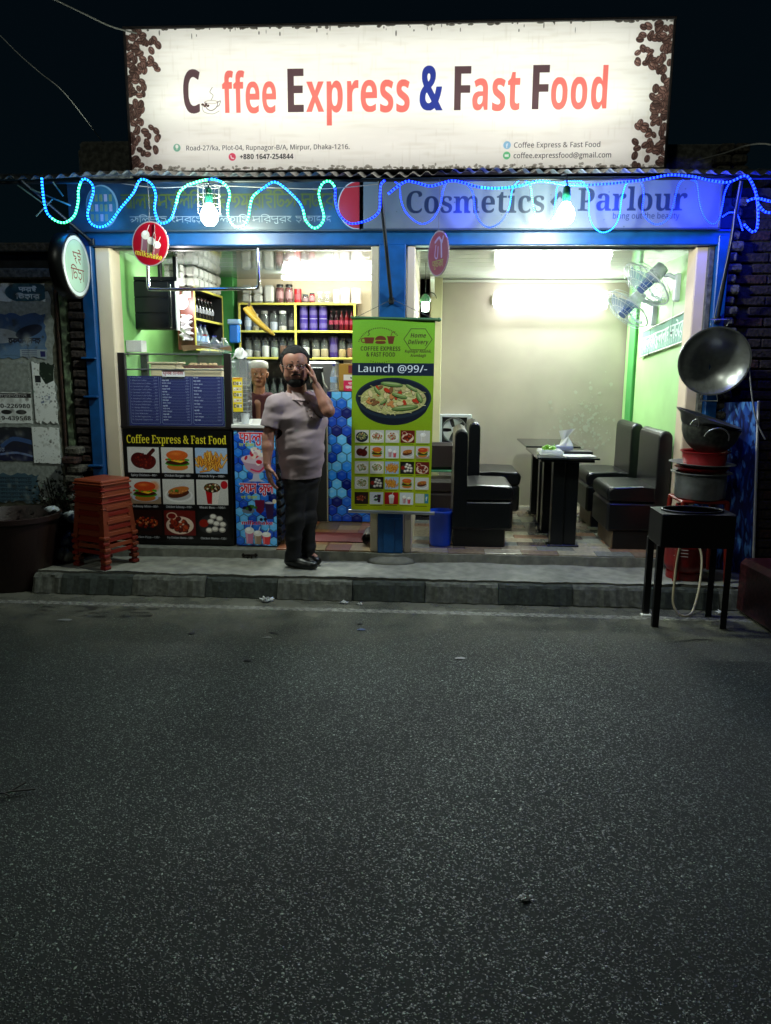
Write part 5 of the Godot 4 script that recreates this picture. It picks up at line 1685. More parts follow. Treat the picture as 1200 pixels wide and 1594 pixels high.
	for k in 25:
		var x := 22.0 + (k % 5) * 97
		var y := 690.0 + (k / 5) * 101
		if k == 24:
			cv.rect(x + 4, y + 6, 56, 62, Color(0.78, 0.80, 0.78))
			cv.rect(x + 64, y + 6, 24, 62, Color(0.20, 0.50, 0.62))
			cv.text("f", bold, x + 76, y + 52, 26, Color(0.85, 0.88, 0.9), 0.0, 1)
		else: food(cv, kinds[k], x, y, 88, 80)
		cv.line([Vector2(x + 6, y + 88), Vector2(x + 78, y + 88)], 4, Color(0.22, 0.22, 0.05), 0.8)
	cv.grain(0.09)
	c = thing("hanging_banner", "tall lime green lunch offer banner hung on the middle pillar", "banner")
	m = MB.new()
	m.surf(func(u: float, v: float) -> Vector3:
		return V(lerpf(-0.615, 0.008, u) - 0.012 * v, lerpf(2.05, 0.585, v), 0.105 + 0.006 * sin(u * 5.0 + v * 2.0) + 0.012 * sin(v * PI)), 14, 26)
	part("print", m, pic(cv, 0.42), c)
	m = MB.new()
	m.tube([V(-0.63, 2.062, 0.105), V(0.035, 2.05, 0.105)], 0.012, 8)
	m.ball(V(0.035, 2.05, 0.105), V(0.02, 0.016, 0.016), 8, 6)
	part("top_rod", m, mk("green rod", Color(0.20, 0.34, 0.20), 0.5), c)
	m = MB.new()
	m.tube([V(-0.65, 0.578, 0.108), V(0.03, 0.57, 0.108)], 0.014, 8)
	part("bottom_rod", m, mats["brushed steel"], c)
	m = MB.new()
	m.tube([V(-0.6, 2.06, 0.10), V(-0.32, 2.2, 0.075), V(0.0, 2.055, 0.10)], 0.0022, 4)
	part("cord", m, mats["string"], c)


func jar(label: String, cat: String, at: Vector3, r: float, h: float, lid: Color, fill: Color, frac: float, clear := true, grp := "jars and tins on the back wall shelf") -> void:
	var o := thing("glass_jar" if clear else "tin", label, cat, at, grp)
	var m := MB.new()
	var body := [Vector2(0, 0), Vector2(r * 0.92, 0), Vector2(r, h * 0.05), Vector2(r, h * 0.74), Vector2(r * 0.8, h * 0.84), Vector2(r * 0.8, h * 0.88)]
	if not clear: body = [Vector2(0, 0), Vector2(r, 0), Vector2(r, h * 0.94), Vector2(0, h * 0.94)]
	m.lathe(body, Transform3D(), 14)
	var pot: Node3D
	if clear:
		pot = part("glass", m, glass("jar glass", Color(0.95, 1.0, 0.98), 0.05, 0.05), o)
		m = MB.new()
		m.lathe([Vector2(0, 0.004), Vector2(r * 0.9, 0.004), Vector2(r * 0.94, h * 0.05), Vector2(r * 0.94, h * frac), Vector2(r * 0.5, h * (frac + 0.03)), Vector2(0, h * (frac + 0.02))], Transform3D(), 12)
		part("contents", m, mk("fill %s" % fill.to_html(false), fill, 0.9, 0, "grain", 12.0), pot)
	else: pot = part("can", m, mk("can %s" % fill.to_html(false), fill, 0.35, 0.1), o)
	m = MB.new()
	var lr := r * (0.86 if clear else 0.98)
	m.lathe([Vector2(0, h * 0.86), Vector2(lr, h * 0.86), Vector2(lr, h * 0.985), Vector2(lr * 0.9, h), Vector2(0, h)], Transform3D(), 14)
	part("lid", m, mk("lid %s" % lid.to_html(false), lid, 0.4), o)
	if not clear or frac > 0.7:
		m = MB.new()
		m.lathe([Vector2(r * 1.012, h * 0.25), Vector2(r * 1.012, h * 0.62)], Transform3D(), 14)
		part("label_band", m, mk("band %s" % fill.to_html(false), fill.lightened(0.45) if clear else fill.lightened(0.25), 0.5, 0, "scratch", 14.0), pot)


func bottle(n: String, label: String, cat: String, grp: String, at: Vector3, r: float, h: float, mat: Material, cap: Material, band: Material) -> Node3D:
	var o := thing(n, label, cat, at, grp)
	var m := MB.new()
	m.lathe([Vector2(0, 0), Vector2(r * 0.9, 0), Vector2(r, h * 0.04), Vector2(r * 0.93, h * 0.3), Vector2(r, h * 0.55), Vector2(r * 0.72, h * 0.72), Vector2(r * 0.32, h * 0.88), Vector2(r * 0.32, h * 0.95)], Transform3D(), 12)
	var bt := part("bottle", m, mat, o)
	m = MB.new()
	m.lathe([Vector2(0, h * 0.93), Vector2(r * 0.4, h * 0.93), Vector2(r * 0.4, h), Vector2(0, h)], Transform3D(), 10)
	part("cap", m, cap, o)
	m = MB.new()
	m.lathe([Vector2(r * 0.96, h * 0.32), Vector2(r * 1.02, h * 0.52)], Transform3D(), 12)
	part("label_band", m, band, bt)
	return o


func left_interior() -> void:
	var steel: Material = mats["brushed steel"]
	var white := mk("white packs", Color(0.84, 0.84, 0.81), 0.65, 0, "scratch", 7.0)
	var dark := mk("dark cabinet blue", Color(0.035, 0.045, 0.075), 0.3)
	var black := mk("shelf black", Color(0.06, 0.065, 0.085), 0.5)
	var trim := mk("yellow edging", Color(0.76, 0.72, 0.30), 0.5)
	# ---- dark hung cabinet with an open frame over it
	var c := thing("wall_cabinet", "dark panelled cabinet hung on the green wall below a dark open frame", "cabinet")
	var m := MB.new()
	m.box(V(-2.375, 2.195, -0.56), V(0.41, 0.40, 0.12), 0.006)
	part("box", m, dark, c)
	for k in 3:
		m = MB.new()
		m.box(V(-2.40, 2.325 - k * 0.13, -0.497), V(0.34, 0.122, 0.012), 0.004)
		part("panel", m, dark, c)
	m = MB.new()
	m.box(V(-2.215, 2.19, -0.494), V(0.022, 0.36, 0.016), 0.004)
	part("chrome_strip", m, mk("chrome", Color(0.82, 0.84, 0.85), 0.12, 1.0), c)
	m = MB.new()
	m.box(V(-2.163, 2.19, -0.52), V(0.012, 0.40, 0.07), 0.002)
	part("light_edge", m, mk("white edge", Color(0.9, 0.9, 0.9), 0.4), c)
	for e in [[V(-2.58, 2.49, -0.52), V(0.03, 0.2, 0.05)], [V(-2.30, 2.49, -0.52), V(0.024, 0.2, 0.05)], [V(-2.168, 2.49, -0.52), V(0.03, 0.2, 0.05)], [V(-2.375, 2.412, -0.52), V(0.44, 0.03, 0.05)]]:
		m = MB.new()
		m.box(e[0], e[1], 0.003)
		part("frame_bar", m, dark, c)
	for k in 6:  # boxes added in the frame in place of reflected packs
		m = MB.new()
		m.box(V(-2.275 + 0.048 * (k % 3), 2.455 + 0.06 * (k / 3), -0.66), V(0.045, 0.056, 0.1), 0.006)
		meta(part(numbered("tissue_pack"), m, white, self), "small white box added for a reflected pack in the dark frame, %s of its %s row" % [["left", "middle", "right"][k % 3], ["lower", "upper"][k / 3]], "tissue pack", "tissue packs")
	# ---- tall brown cabinet, open to the right
	c = thing("open_cabinet", "brown wooden cabinet with black open shelves of bottles against the green wall", "cabinet")
	m = MB.new()
	m.box(V(-2.262, 2.12, -1.06), V(0.165, 0.56, 0.018), 0.003)
	part("front_panel", m, mk("red brown veneer", Color(0.36, 0.17, 0.12), 0.4, 0, "blotch", 2.0), c)
	m = MB.new()
	m.box(V(-2.338, 2.12, -1.53), V(0.014, 0.56, 0.92))
	m.box(V(-2.262, 2.12, -1.995), V(0.165, 0.56, 0.018))
	part("back_panel", m, black, c)
	for y in [1.848, 2.12, 2.392]:
		m = MB.new()
		m.box(V(-2.262, y, -1.53), V(0.16, 0.016, 0.92), 0.002)
		part("shelf_board", m, black, c)
		m = MB.new()
		m.box(V(-2.179, y, -1.53), V(0.012, 0.022, 0.955), 0.003)
		part("edging", m, trim, c)
	for z in [-1.055, -2.0]:
		m = MB.new()
		m.box(V(-2.179, 2.12, z), V(0.012, 0.55, 0.016), 0.002)
		part("edging", m, trim, c)
	var cola := mk("cola bottle", Color(0.035, 0.025, 0.03), 0.12)
	var clear := glass("water bottle plastic", Color(0.86, 0.93, 1.0), 0.14, 0.08)
	var blue := mk("blue cap", Color(0.06, 0.15, 0.55), 0.4)
	var ord := ["nearest", "second", "third", "fourth", "fifth", "sixth", "farthest"]
	var grey := mk("silver label", Color(0.55, 0.55, 0.58), 0.4)
	for k in 7: bottle("soda_bottle", "dark soda bottle on the upper shelf of the brown cabinet, %s of seven" % ord[k], "bottle", "dark bottles in the brown cabinet", V(-2.24, 2.128, -1.14 - k * 0.108), 0.033, 0.2, cola, mk("dark cap", Color(0.25, 0.05, 0.05), 0.4), grey)
	for k in 4: bottle("water_bottle", "clear water bottle on the lower shelf of the brown cabinet, %s of four" % ord[k if k < 3 else 6], "bottle", "clear bottles in the brown cabinet", V(-2.25, 1.856, -1.12 - k * 0.15), 0.046, 0.235, clear, blue, mk("pale blue label", Color(0.55, 0.68, 0.85), 0.5))
	for k in 3: bottle("water_bottle", "clear plastic jug bottle on the case top with %s cap" % ["red", "dark blue", "white"][k], "bottle", "jug bottles standing behind the glass case", V(-2.02 + 0.085 * k, 1.80, -0.80), 0.05, [0.17, 0.16, 0.14][k], clear, [mk("red cap", Color(0.6, 0.08, 0.1), 0.4), blue, mk("white cap", Color(0.8, 0.8, 0.8), 0.4)][k], grey)
	# packs of tissues stacked on the cabinet
	for z in 6:
		for y in 2:
			for x in 2:
				m = MB.new()
				m.box(Vector3.ZERO, V(0.083, 0.092, 0.145), 0.018)
				var o := part(numbered("tissue_pack"), m, white, self, V(-2.30 + 0.088 * x + rng.randf_range(-0.004, 0.004), 2.449 + 0.094 * y, -1.13 - z * 0.15))
				o.rotation.y = rng.randf_range(-0.03, 0.03)
				meta(o, "white tissue pack on the brown cabinet, %s row from the front, %s layer, %s side" % [["first", "second", "third", "fourth", "fifth", "sixth"][z], ["lower", "upper"][y], ["left", "right"][x]], "tissue pack", "tissue packs")
	# clip lamp and the bags hanging under it
	c = thing("clip_lamp", "small glaring white lamp on the brown cabinet front", "lamp", V(-2.235, 2.25, -0.99))
	m = MB.new()
	m.ball(V(0, 0, 0.13), V(0.055, 0.06, 0.05), 14, 10)
	part("bulb", m, glow("clip glow", Color(1, 0.97, 0.98), 12.0), c)
	m = MB.new()
	m.tube([V(0, 0.1, -0.05), V(0, 0.09, 0.08), V(0, 0.04, 0.13)], 0.008, 6)
	m.box(V(0.0, 0.1, -0.055), V(0.06, 0.09, 0.02), 0.004)
	part("arm", m, mk("white plastic", Color(0.80, 0.80, 0.78), 0.4), c)
	c = thing("sachet_strip", "strip of crumpled white sachets hanging on the brown cabinet front", "sachets", V(-2.25, 2.02, -1.03))
	for k in 4:
		m = MB.new()
		m.surf(func(u: float, v: float) -> Vector3: return V((u - 0.5) * 0.10 + 0.02 * sin(v * 6.0 + k), (0.5 - v) * 0.06, 0.03 + 0.02 * sin(u * 7.0 + k * 2.0) + 0.012 * sin(v * 9.0)), 8, 5)
		part("sachet", m, mk("sachet film", Color(0.80, 0.78, 0.80), 0.35), c, V(0.004 * k, 0.10 - k * 0.055, 0.01 * k))
	# dispenser on the column
	c = thing("water_filter", "light blue plastic dispenser hanging by the green corner column", "dispenser", V(-2.03, 2.05, -1.9))
	m = MB.new()
	m.box(V(0, 0.09, 0), V(0.13, 0.05, 0.1), 0.01)
	part("lid", m, mk("blue white plastic", Color(0.55, 0.68, 0.82), 0.4), c)
	m = MB.new()
	m.box(V(0, -0.03, 0), V(0.10, 0.18, 0.09), 0.012)
	part("tank", m, mk("sky blue plastic", Color(0.10, 0.42, 0.78), 0.35), c)
	# ---- shelf on the back wall
	c = thing("wall_shelf", "black wall shelf with yellow edging full of jars on the back wall", "shelf")
	m = MB.new()
	m.box(V(-1.405, 2.055, -2.205), V(1.19, 0.55, 0.012))
	part("back_panel", m, mk("shelf back", Color(0.13, 0.13, 0.145), 0.6), c)
	for y in [2.327, 2.052, 1.782]:
		m = MB.new()
		m.box(V(-1.405, y, -2.10), V(1.19, 0.016, 0.2), 0.002)
		part("shelf_board", m, black, c)
		m = MB.new()
		m.box(V(-1.405, y, -1.993), V(1.21, 0.022, 0.014), 0.003)
		part("edging", m, trim, c)
	for x in [-2.0, -1.42, -0.81]:
		m = MB.new()
		m.box(V(x, 2.055, -2.10), V(0.016, 0.54, 0.2), 0.002)
		part("upright", m, black, c)
		m = MB.new()
		m.box(V(x, 2.055, -1.992), V(0.022, 0.54, 0.0145), 0.003)
		part("edging", m, trim, c)
	var zt := -2.07
	var dk := Color(0.06, 0.05, 0.05)
	# along the top
	for k in 5:
		m = MB.new()
		m.box(Vector3.ZERO, V(0.10, [0.09, 0.09, 0.09, 0.09, 0.18][k], 0.1), 0.02)
		meta(part(numbered("tissue_pack"), m, white, self, V([-1.93, -1.815, -1.815, -1.93, -1.70][k], [2.382, 2.382, 2.474, 2.474, 2.427][k], zt)), ["white pack at the left end of the shelf top, lower", "white pack second from the left on the shelf top, lower", "white pack second from the left on the shelf top, upper", "white pack at the left end of the shelf top, upper", "tall white pack third from the left on the shelf top"][k], "tissue pack", "tissue packs")
	jar("tall dark coffee jar with red label, left one on the shelf top", "jar", V(-1.59, 2.337, zt), 0.042, 0.19, dk, Color(0.42, 0.10, 0.10), 0.8)
	jar("tall dark coffee jar with red label, right one on the shelf top", "jar", V(-1.495, 2.337, zt), 0.042, 0.19, dk, Color(0.40, 0.09, 0.10), 0.8)
	jar("bright red tin on the shelf top", "tin", V(-1.405, 2.337, zt), 0.038, 0.145, Color(0.6, 0.1, 0.1), Color(0.66, 0.05, 0.09), 0.9, false)
	jar("low dark jar beside the red tin on the shelf top", "jar", V(-1.325, 2.337, zt), 0.034, 0.09, Color(0.07, 0.16, 0.18), Color(0.30, 0.09, 0.09), 0.8)
	jar("small red jar with black lid on the shelf top", "jar", V(-1.257, 2.337, zt), 0.03, 0.105, dk, Color(0.60, 0.10, 0.13), 0.85)
	jar("empty clear jar on the shelf top, left of a pair", "jar", V(-1.175, 2.337, zt), 0.036, 0.115, Color(0.7, 0.7, 0.66), Color(0.68, 0.66, 0.58), 0.1)
	jar("empty clear jar on the shelf top, right of a pair", "jar", V(-1.10, 2.337, zt), 0.036, 0.115, Color(0.7, 0.7, 0.66), Color(0.70, 0.68, 0.60), 0.1)
	jar("slim white tin on the shelf top", "tin", V(-1.005, 2.337, zt), 0.036, 0.135, Color(0.85, 0.82, 0.8), Color(0.80, 0.76, 0.74), 0.9, false)
	jar("wide white tin with red specks on the shelf top", "tin", V(-0.915, 2.337, zt), 0.050, 0.15, Color(0.84, 0.8, 0.8), Color(0.83, 0.77, 0.77), 0.9, false)
	jar("wide white tin at the right end of the shelf top", "tin", V(-0.80, 2.337, zt), 0.052, 0.15, Color(0.84, 0.8, 0.8), Color(0.84, 0.78, 0.77), 0.9, false)
	# upper row
	jar("blue and white jar behind the bananas on the upper shelf", "jar", V(-1.93, 2.062, zt), 0.036, 0.17, Color(0.2, 0.25, 0.4), Color(0.62, 0.70, 0.80), 0.8)
	jar("clear jar with pale lid, second on the upper shelf", "jar", V(-1.85, 2.062, zt), 0.036, 0.17, Color(0.6, 0.6, 0.55), Color(0.60, 0.55, 0.40), 0.25)
	jar("tall clear jar, empty, third on the upper shelf", "jar", V(-1.755, 2.062, zt), 0.042, 0.20, Color(0.5, 0.5, 0.48), Color(0.55, 0.55, 0.5), 0.08)
	jar("tall jar half full of white wrappers on the upper shelf", "jar", V(-1.66, 2.062, zt), 0.042, 0.20, dk, Color(0.70, 0.72, 0.78), 0.42)
	jar("tall jar with white lid and white powder on the upper shelf", "jar", V(-1.565, 2.062, zt), 0.044, 0.20, Color(0.86, 0.86, 0.84), Color(0.82, 0.80, 0.76), 0.22)
	jar("dark sauce jar with white and red label beside the divider", "jar", V(-1.468, 2.062, zt), 0.036, 0.175, dk, Color(0.10, 0.06, 0.06), 0.82)
	for k in 3:
		for j in 2: jar("purple chocolate tin, %s column, %s one" % [["left", "middle", "right"][k], ["lower", "upper"][j]], "tin", V(-1.345 + 0.10 * k, 2.062 + 0.127 * j, zt), 0.043, 0.125, Color(0.6, 0.58, 0.66), Color(0.20, 0.13, 0.46), 0.9, false, "purple tins on the upper shelf")
	for k in 5: bottle("syrup_bottle", "slim syrup bottle on the upper shelf, %s of five from the left" % ["first", "second", "third", "fourth", "fifth"][k], "bottle", "syrup bottles on the upper shelf", V(-1.06 + 0.053 * k, 2.062, zt), 0.024, 0.205, mk("syrup %d" % k, [Color(0.10, 0.04, 0.06), Color(0.15, 0.04, 0.07), Color(0.30, 0.03, 0.07), Color(0.35, 0.03, 0.06), Color(0.42, 0.04, 0.05)][k], 0.1), mk("syrup cap", Color(0.3, 0.1, 0.14), 0.4), mk("syrup label", Color(0.50, 0.14, 0.22), 0.5))
	# lower row
	var low := [[-1.93, "white sugar", Color(0.86, 0.86, 0.85), 0.36], [-1.84, "grey tea", Color(0.52, 0.51, 0.46), 0.30], [-1.75, "white milk powder", Color(0.88, 0.88, 0.86), 0.56], [-1.655, "pale green flakes", Color(0.68, 0.74, 0.68), 0.48], [-1.565, "brown cocoa", Color(0.48, 0.28, 0.16), 0.58], [-1.475, "dark crumbs", Color(0.36, 0.32, 0.26), 0.3], [-1.33, "white cubes", Color(0.82, 0.82, 0.80), 0.5], [-1.22, "cream beads", Color(0.80, 0.74, 0.58), 0.40], [-1.13, "pale nuts", Color(0.76, 0.68, 0.50), 0.42], [-0.945, "yellow lentils", Color(0.80, 0.68, 0.42), 0.40], [-0.855, "orange spice", Color(0.66, 0.40, 0.18), 0.55]]
	for q in low: jar("screw-top jar of %s on the bottom shelf" % q[1], "jar", V(q[0], 1.792, zt), 0.042, 0.20 if q[0] < -0.9 else 0.17, dk, q[2], q[3])
	jar("purple labelled jar on the bottom shelf", "jar", V(-1.035, 1.792, zt), 0.044, 0.215, Color(0.10, 0.09, 0.12), Color(0.22, 0.15, 0.42), 0.75, false)
	# tube lamp, hung just under the ceiling, with its wires
	c = thing("tube_lamp", "bright white tube lamp under the ceiling before the jar shelf", "lamp", V(-1.05, 2.562, -1.80))
	m = MB.new()
	m.tube([V(-0.45, 0, 0), V(0.45, 0, 0)], 0.019, 10)
	part("tube", m, glow("tube glow", Color(0.98, 1.0, 0.96), 16.0), c)
	for x in [-0.46, 0.46]:
		m = MB.new()
		m.box(V(x, 0.006, 0), V(0.03, 0.04, 0.03), 0.003)
		part("end_cap", m, mk("white plastic", Color(0.8, 0.8, 0.78), 0.4), c)
	# chrome rail under the lintel
	c = thing("chrome_rail", "U-shaped chrome rail hanging from the lintel over the counters", "rail")
	m = MB.new()
	var pth := []
	for q in [[-2.222, 2.59], [-2.226, 2.42], [-2.228, 2.32], [-2.222, 2.29], [-2.19, 2.28], [-1.9, 2.28], [-1.5, 2.285], [-1.395, 2.287], [-1.365, 2.297], [-1.358, 2.33], [-1.358, 2.45], [-1.356, 2.59]]: pth.append(V(q[0], q[1], -0.03))
	m.tube(Cv.smooth(pth, 4), 0.0135, 10)
	part("pipe", m, mk("chrome", Color(0.82, 0.84, 0.85), 0.12, 1.0), c)
	# bananas hang from the rail
	c = thing("banana_bunch", "bunch of three yellow bananas hanging from the chrome rail", "bananas", V(-1.43, 2.16, -0.03))
	for k in 3:
		m = MB.new()
		var pp := []
		for j in 11:
			var t := j / 10.0
			pp.append(V(0.115 * t * t + 0.02 * t - 0.020 * k * (1.0 - t) + 0.030 * k * t, -0.205 * t + 0.012 * sin(t * PI) - 0.01 * k, 0.014 * (k - 1) * (0.4 + t) + 0.01))
		for j in 10:
			var ra := 0.025 * pow(sin(PI * clampf(j / 10.0 * 0.82 + 0.12, 0, 1)), 0.6)
			var rb := 0.025 * pow(sin(PI * clampf((j + 1) / 10.0 * 0.82 + 0.12, 0, 1)), 0.6)
			m.tube([pp[j], pp[j + 1]], ra, 7, rb)
		part("banana", m, mk("banana skin", Color(0.76, 0.60, 0.14), 0.5, 0, "blotch", 9.0), c)
	m = MB.new()
	m.tube([V(0, 0.12, 0), V(-0.004, 0.02, 0)], 0.0025, 4)
	m.ball(V(-0.005, 0.0, 0.008), V(0.014, 0.02, 0.016), 8, 6)
	part("stalk", m, mk("stalk", Color(0.24, 0.17, 0.08), 0.8), c)
	# ---- back counter with honeycomb front, its flap, and what stands on it
	var cv := Cv.new(300, 720, Color(0.05, 0.25, 0.75), 23)
	hexes(cv, 33, Rect2(0, 0, 300, 720))
	c = thing("back_counter", "counter with blue honeycomb print front standing behind the doorway", "counter")
	m = MB.new()
	m.box(V(-0.73, 0.86, -1.42), V(0.50, 1.23, 0.60), 0.004)
	part("body", m, mats["black laminate"], c)
	m = MB.new()
	m.panel(Transform3D(Basis(), V(-0.73, 0.86, -1.1165)), 0.50, 1.22)
	part("honeycomb_print", m, pic(cv, 0.22), c)
	c = thing("counter_flap", "dark counter flap board standing behind the man with pale edge", "board")
	m = MB.new()
	m.box(V(-1.13, 0.77, -1.09), V(0.30, 1.04, 0.03), 0.004)
	part("board", m, mk("flap grey", Color(0.10, 0.105, 0.11), 0.5), c)
	m = MB.new()
	m.box(V(-0.976, 0.77, -1.088), V(0.008, 1.04, 0.036), 0.002)
	part("edge", m, mk("pale edge", Color(0.66, 0.62, 0.52), 0.6), c)
	bottle("water_bottle", "clear drinking water bottle with blue cap on the honeycomb counter", "bottle", "", V(-0.925, 1.477, -1.2), 0.036, 0.245, clear, blue, mk("pale blue label", Color(0.55, 0.68, 0.85), 0.5))
	c = thing("payment_box", "yellow box with a white and pink payment notice on the honeycomb counter", "box", V(-0.79, 1.477, -1.22))
	m = MB.new()
	m.box(V(0, 0.125, 0), V(0.17, 0.25, 0.12), 0.004)
	part("box", m, mk("amber card", Color(0.62, 0.46, 0.12), 0.6), c)
	cv = Cv.new(128, 150, Color(0.84, 0.82, 0.82), 2)
	cv.rect(0, 52, 128, 98, Color(0.78, 0.07, 0.30))
	cv.poly([Vector2(60, 20), Vector2(84, 28), Vector2(66, 40)], Color(0.15, 0.15, 0.2))
	bn(cv, "p-T-D-aa", 44, 72, 18, 3.5, Color(0.9, 0.8, 0.85), 46)
	bn(cv, "m-aa-k-l-aa- -k-r", 20, 104, 22, 4, Color(0.92, 0.82, 0.87), 90)
	m = MB.new()
	m.panel(Transform3D(Basis(), V(0.025, 0.075, 0.0615)), 0.13, 0.15)
	part("notice", m, pic(cv, 0.4), c)
	m = MB.new()
	m.box(V(0.04, 0.20, 0.062), V(0.07, 0.07, 0.004), 0.001)
	part("badge", m, mk("red badge", Color(0.45, 0.08, 0.08), 0.5), c)
	# dark work area under the shelf
	c = thing("coffee_machine", "grey and black coffee machine under the jar shelf", "coffee machine", V(-1.18, 1.36, -1.98))
	m = MB.new()
	m.box(V(0.0, 0.2, 0), V(0.42, 0.38, 0.34), 0.02)
	part("body", m, mk("machine grey", Color(0.40, 0.40, 0.41), 0.35, 0.3), c)
	m = MB.new()
	m.box(V(-0.05, 0.22, 0.172), V(0.24, 0.22, 0.012), 0.004)
	part("front_panel", m, mk("machine black", Color(0.04, 0.04, 0.05), 0.25), c)
	m = MB.new()
	m.tube([V(0.06, 0.28, 0.18), V(0.08, 0.18, 0.22), V(0.12, 0.12, 0.22)], 0.008, 6)
	part("steam_pipe", m, steel, c)
	c = thing("back_worktop", "dark worktop with black tiled splash under the jar shelf", "worktop")
	m = MB.new()
	m.box(V(-1.5, 0.80, -2.0), V(1.1, 1.10, 0.4), 0.004)
	part("cupboard", m, mats["machine black"], c)
	m = MB.new()
	m.box(V(-1.5, 1.56, -2.212), V(1.1, 0.42, 0.01))
	part("splash_board", m, mk("black gloss tile", Color(0.03, 0.032, 0.04), 0.15), c)
	c = thing("glass_rack", "row of upturned glasses on the dark worktop behind the boy", "glasses", V(-1.72, 1.352, -1.9))
	for k in 4:
		m = MB.new()
		m.lathe([Vector2(0.036, 0.0), Vector2(0.038, 0.01), Vector2(0.02, 0.1), Vector2(0.006, 0.115), Vector2(0.006, 0.16), Vector2(0.03, 0.166)], Transform3D(Basis(), V(0.08 * k - 0.08, 0.06, 0)), 12)
		part("glass", m, glass("jar glass", Color(0.95, 1, 0.98), 0.05, 0.05), c)
	# red doormat and a shoe by the pillar
	c = thing("door_mat", "flat red rubber mat on the tiles behind the man", "mat", V(-0.83, 0.242, -0.42))
	m = MB.new()
	m.box(V(0, 0.004, 0), V(0.62, 0.008, 0.36), 0.003)
	part("mat", m, mk("red rubber", Color(0.44, 0.12, 0.10), 0.75, 0, "grain", 3.0), c)
	c = thing("rolled_mat", "rolled black and white striped mat leaning at the foot of the pillar", "mat", V(-0.52, 0.242, -0.30))
	m = MB.new()
	for k in 26:
		var a := k * 0.42
		var r := 0.012 + 0.0016 * k
		var a2 := (k + 1) * 0.42
		var r2 := 0.012 + 0.0016 * (k + 1)
		m.quad(V(cos(a) * r, 0.055 + sin(a) * r, 0.14), V(cos(a2) * r2, 0.055 + sin(a2) * r2, 0.14), V(cos(a2) * r2, 0.055 + sin(a2) * r2, -0.14), V(cos(a) * r, 0.055 + sin(a) * r, -0.14), V(cos(a), sin(a), 0))
	part("roll", m, mk("striped mat", Color(0.5, 0.48, 0.45), 0.8, 0, "stain", 9.0), c)


func bench() -> Node3D:  # seat faces +x, back at x 0, its end that shows is at z 0, runs to -z
	var o := thing("bench", "black leatherette bench", "bench", Vector3.ZERO, "black upholstered benches round the table")
	var lea := mk("black leatherette", Color(0.06, 0.068, 0.075), 0.30, 0, "grain", 6.0, 0.05)
	var m := MB.new()
	var L := 0.60
	# backrest with a rounded top
	var po := PackedVector2Array()
	po.append(Vector2(0, 0.15)); po.append(Vector2(0.125, 0.15)); po.append(Vector2(0.118, 0.62))
	for k in 9:
		var a := PI * k / 8.0
		po.append(Vector2(0.062 + cos(a) * 0.055, 0.918 + sin(a) * 0.055))
	po.append(Vector2(0.004, 0.6))
	soft_extrude(m, po, L, 0.02)
	part("backrest", m, lea, o)
	m = MB.new()
	po = PackedVector2Array()
	for q in [[0.10, 0.395], [0.475, 0.395], [0.49, 0.41]]: po.append(Vector2(q[0], q[1]))
	for k in 8:
		var a := -0.4 + (PI * 0.5 + 0.4) * k / 7.0
		po.append(Vector2(0.445 + cos(a) * 0.055, 0.462 + sin(a) * 0.055))
	po.append(Vector2(0.2, 0.522)); po.append(Vector2(0.11, 0.512))
	soft_extrude(m, po, L, 0.022)
	part("seat", m, lea, o)
	m = MB.new()
	m.box(V(0.248, 0.27, -L * 0.5), V(0.485, 0.245, L - 0.006), 0.02)
	part("seat_box", m, lea, o)
	m = MB.new()
	m.box(V(0.222, 0.075, -L * 0.5 - 0.01), V(0.42, 0.15, L - 0.05), 0.004)
	part("plinth", m, mk("black plinth", Color(0.03, 0.032, 0.035), 0.4), o)
	m = MB.new()
	m.box(V(0.435, 0.075, -L * 0.5 - 0.02), V(0.012, 0.145, L - 0.07), 0.002)  # tan board on the seat-side face of the plinth
	part("plinth_board", m, mk("tan edge", Color(0.40, 0.33, 0.24), 0.5, 0, "blotch", 2.0), o)
	return o


func soft_extrude(m: MB, po: PackedVector2Array, L: float, r: float) -> void:  # upholstered profile, its ends slightly rounded
	var cen := Vector2()
	for p in po: cen += p / po.size()
	var st := [[0.0, r], [r * 0.3, r * 0.35], [r, 0.0], [L - r, 0.0], [L - r * 0.3, r * 0.35], [L, r]]
	var rings := []
	for s in st:
		var ring := []
		for p in po:
			var d := cen - p
			ring.append(V(p.x, p.y, -s[0]) + V(d.x, d.y, 0).normalized() * s[1])
		rings.append(ring)
	var n := po.size()
	for i in rings.size() - 1:
		for k in n:
			var k2 := (k + 1) % n
			var e: Vector2 = po[k2] - po[k]
			var out := Vector2(e.y, -e.x)
			if out.dot((po[k] + po[k2]) * 0.5 - cen) < 0: out = -out
			m.quad(rings[i][k], rings[i][k2], rings[i + 1][k2], rings[i + 1][k], V(out.x, out.y, 0))
	for e in [0, rings.size() - 1]:
		var ix := Geometry2D.triangulate_polygon(po)
		var nn := V(0, 0, 1 if e == 0 else -1)
		for t in range(0, ix.size(), 3): m.tri(rings[e][ix[t]], rings[e][ix[t + 1]], rings[e][ix[t + 2]], nn, nn, nn)


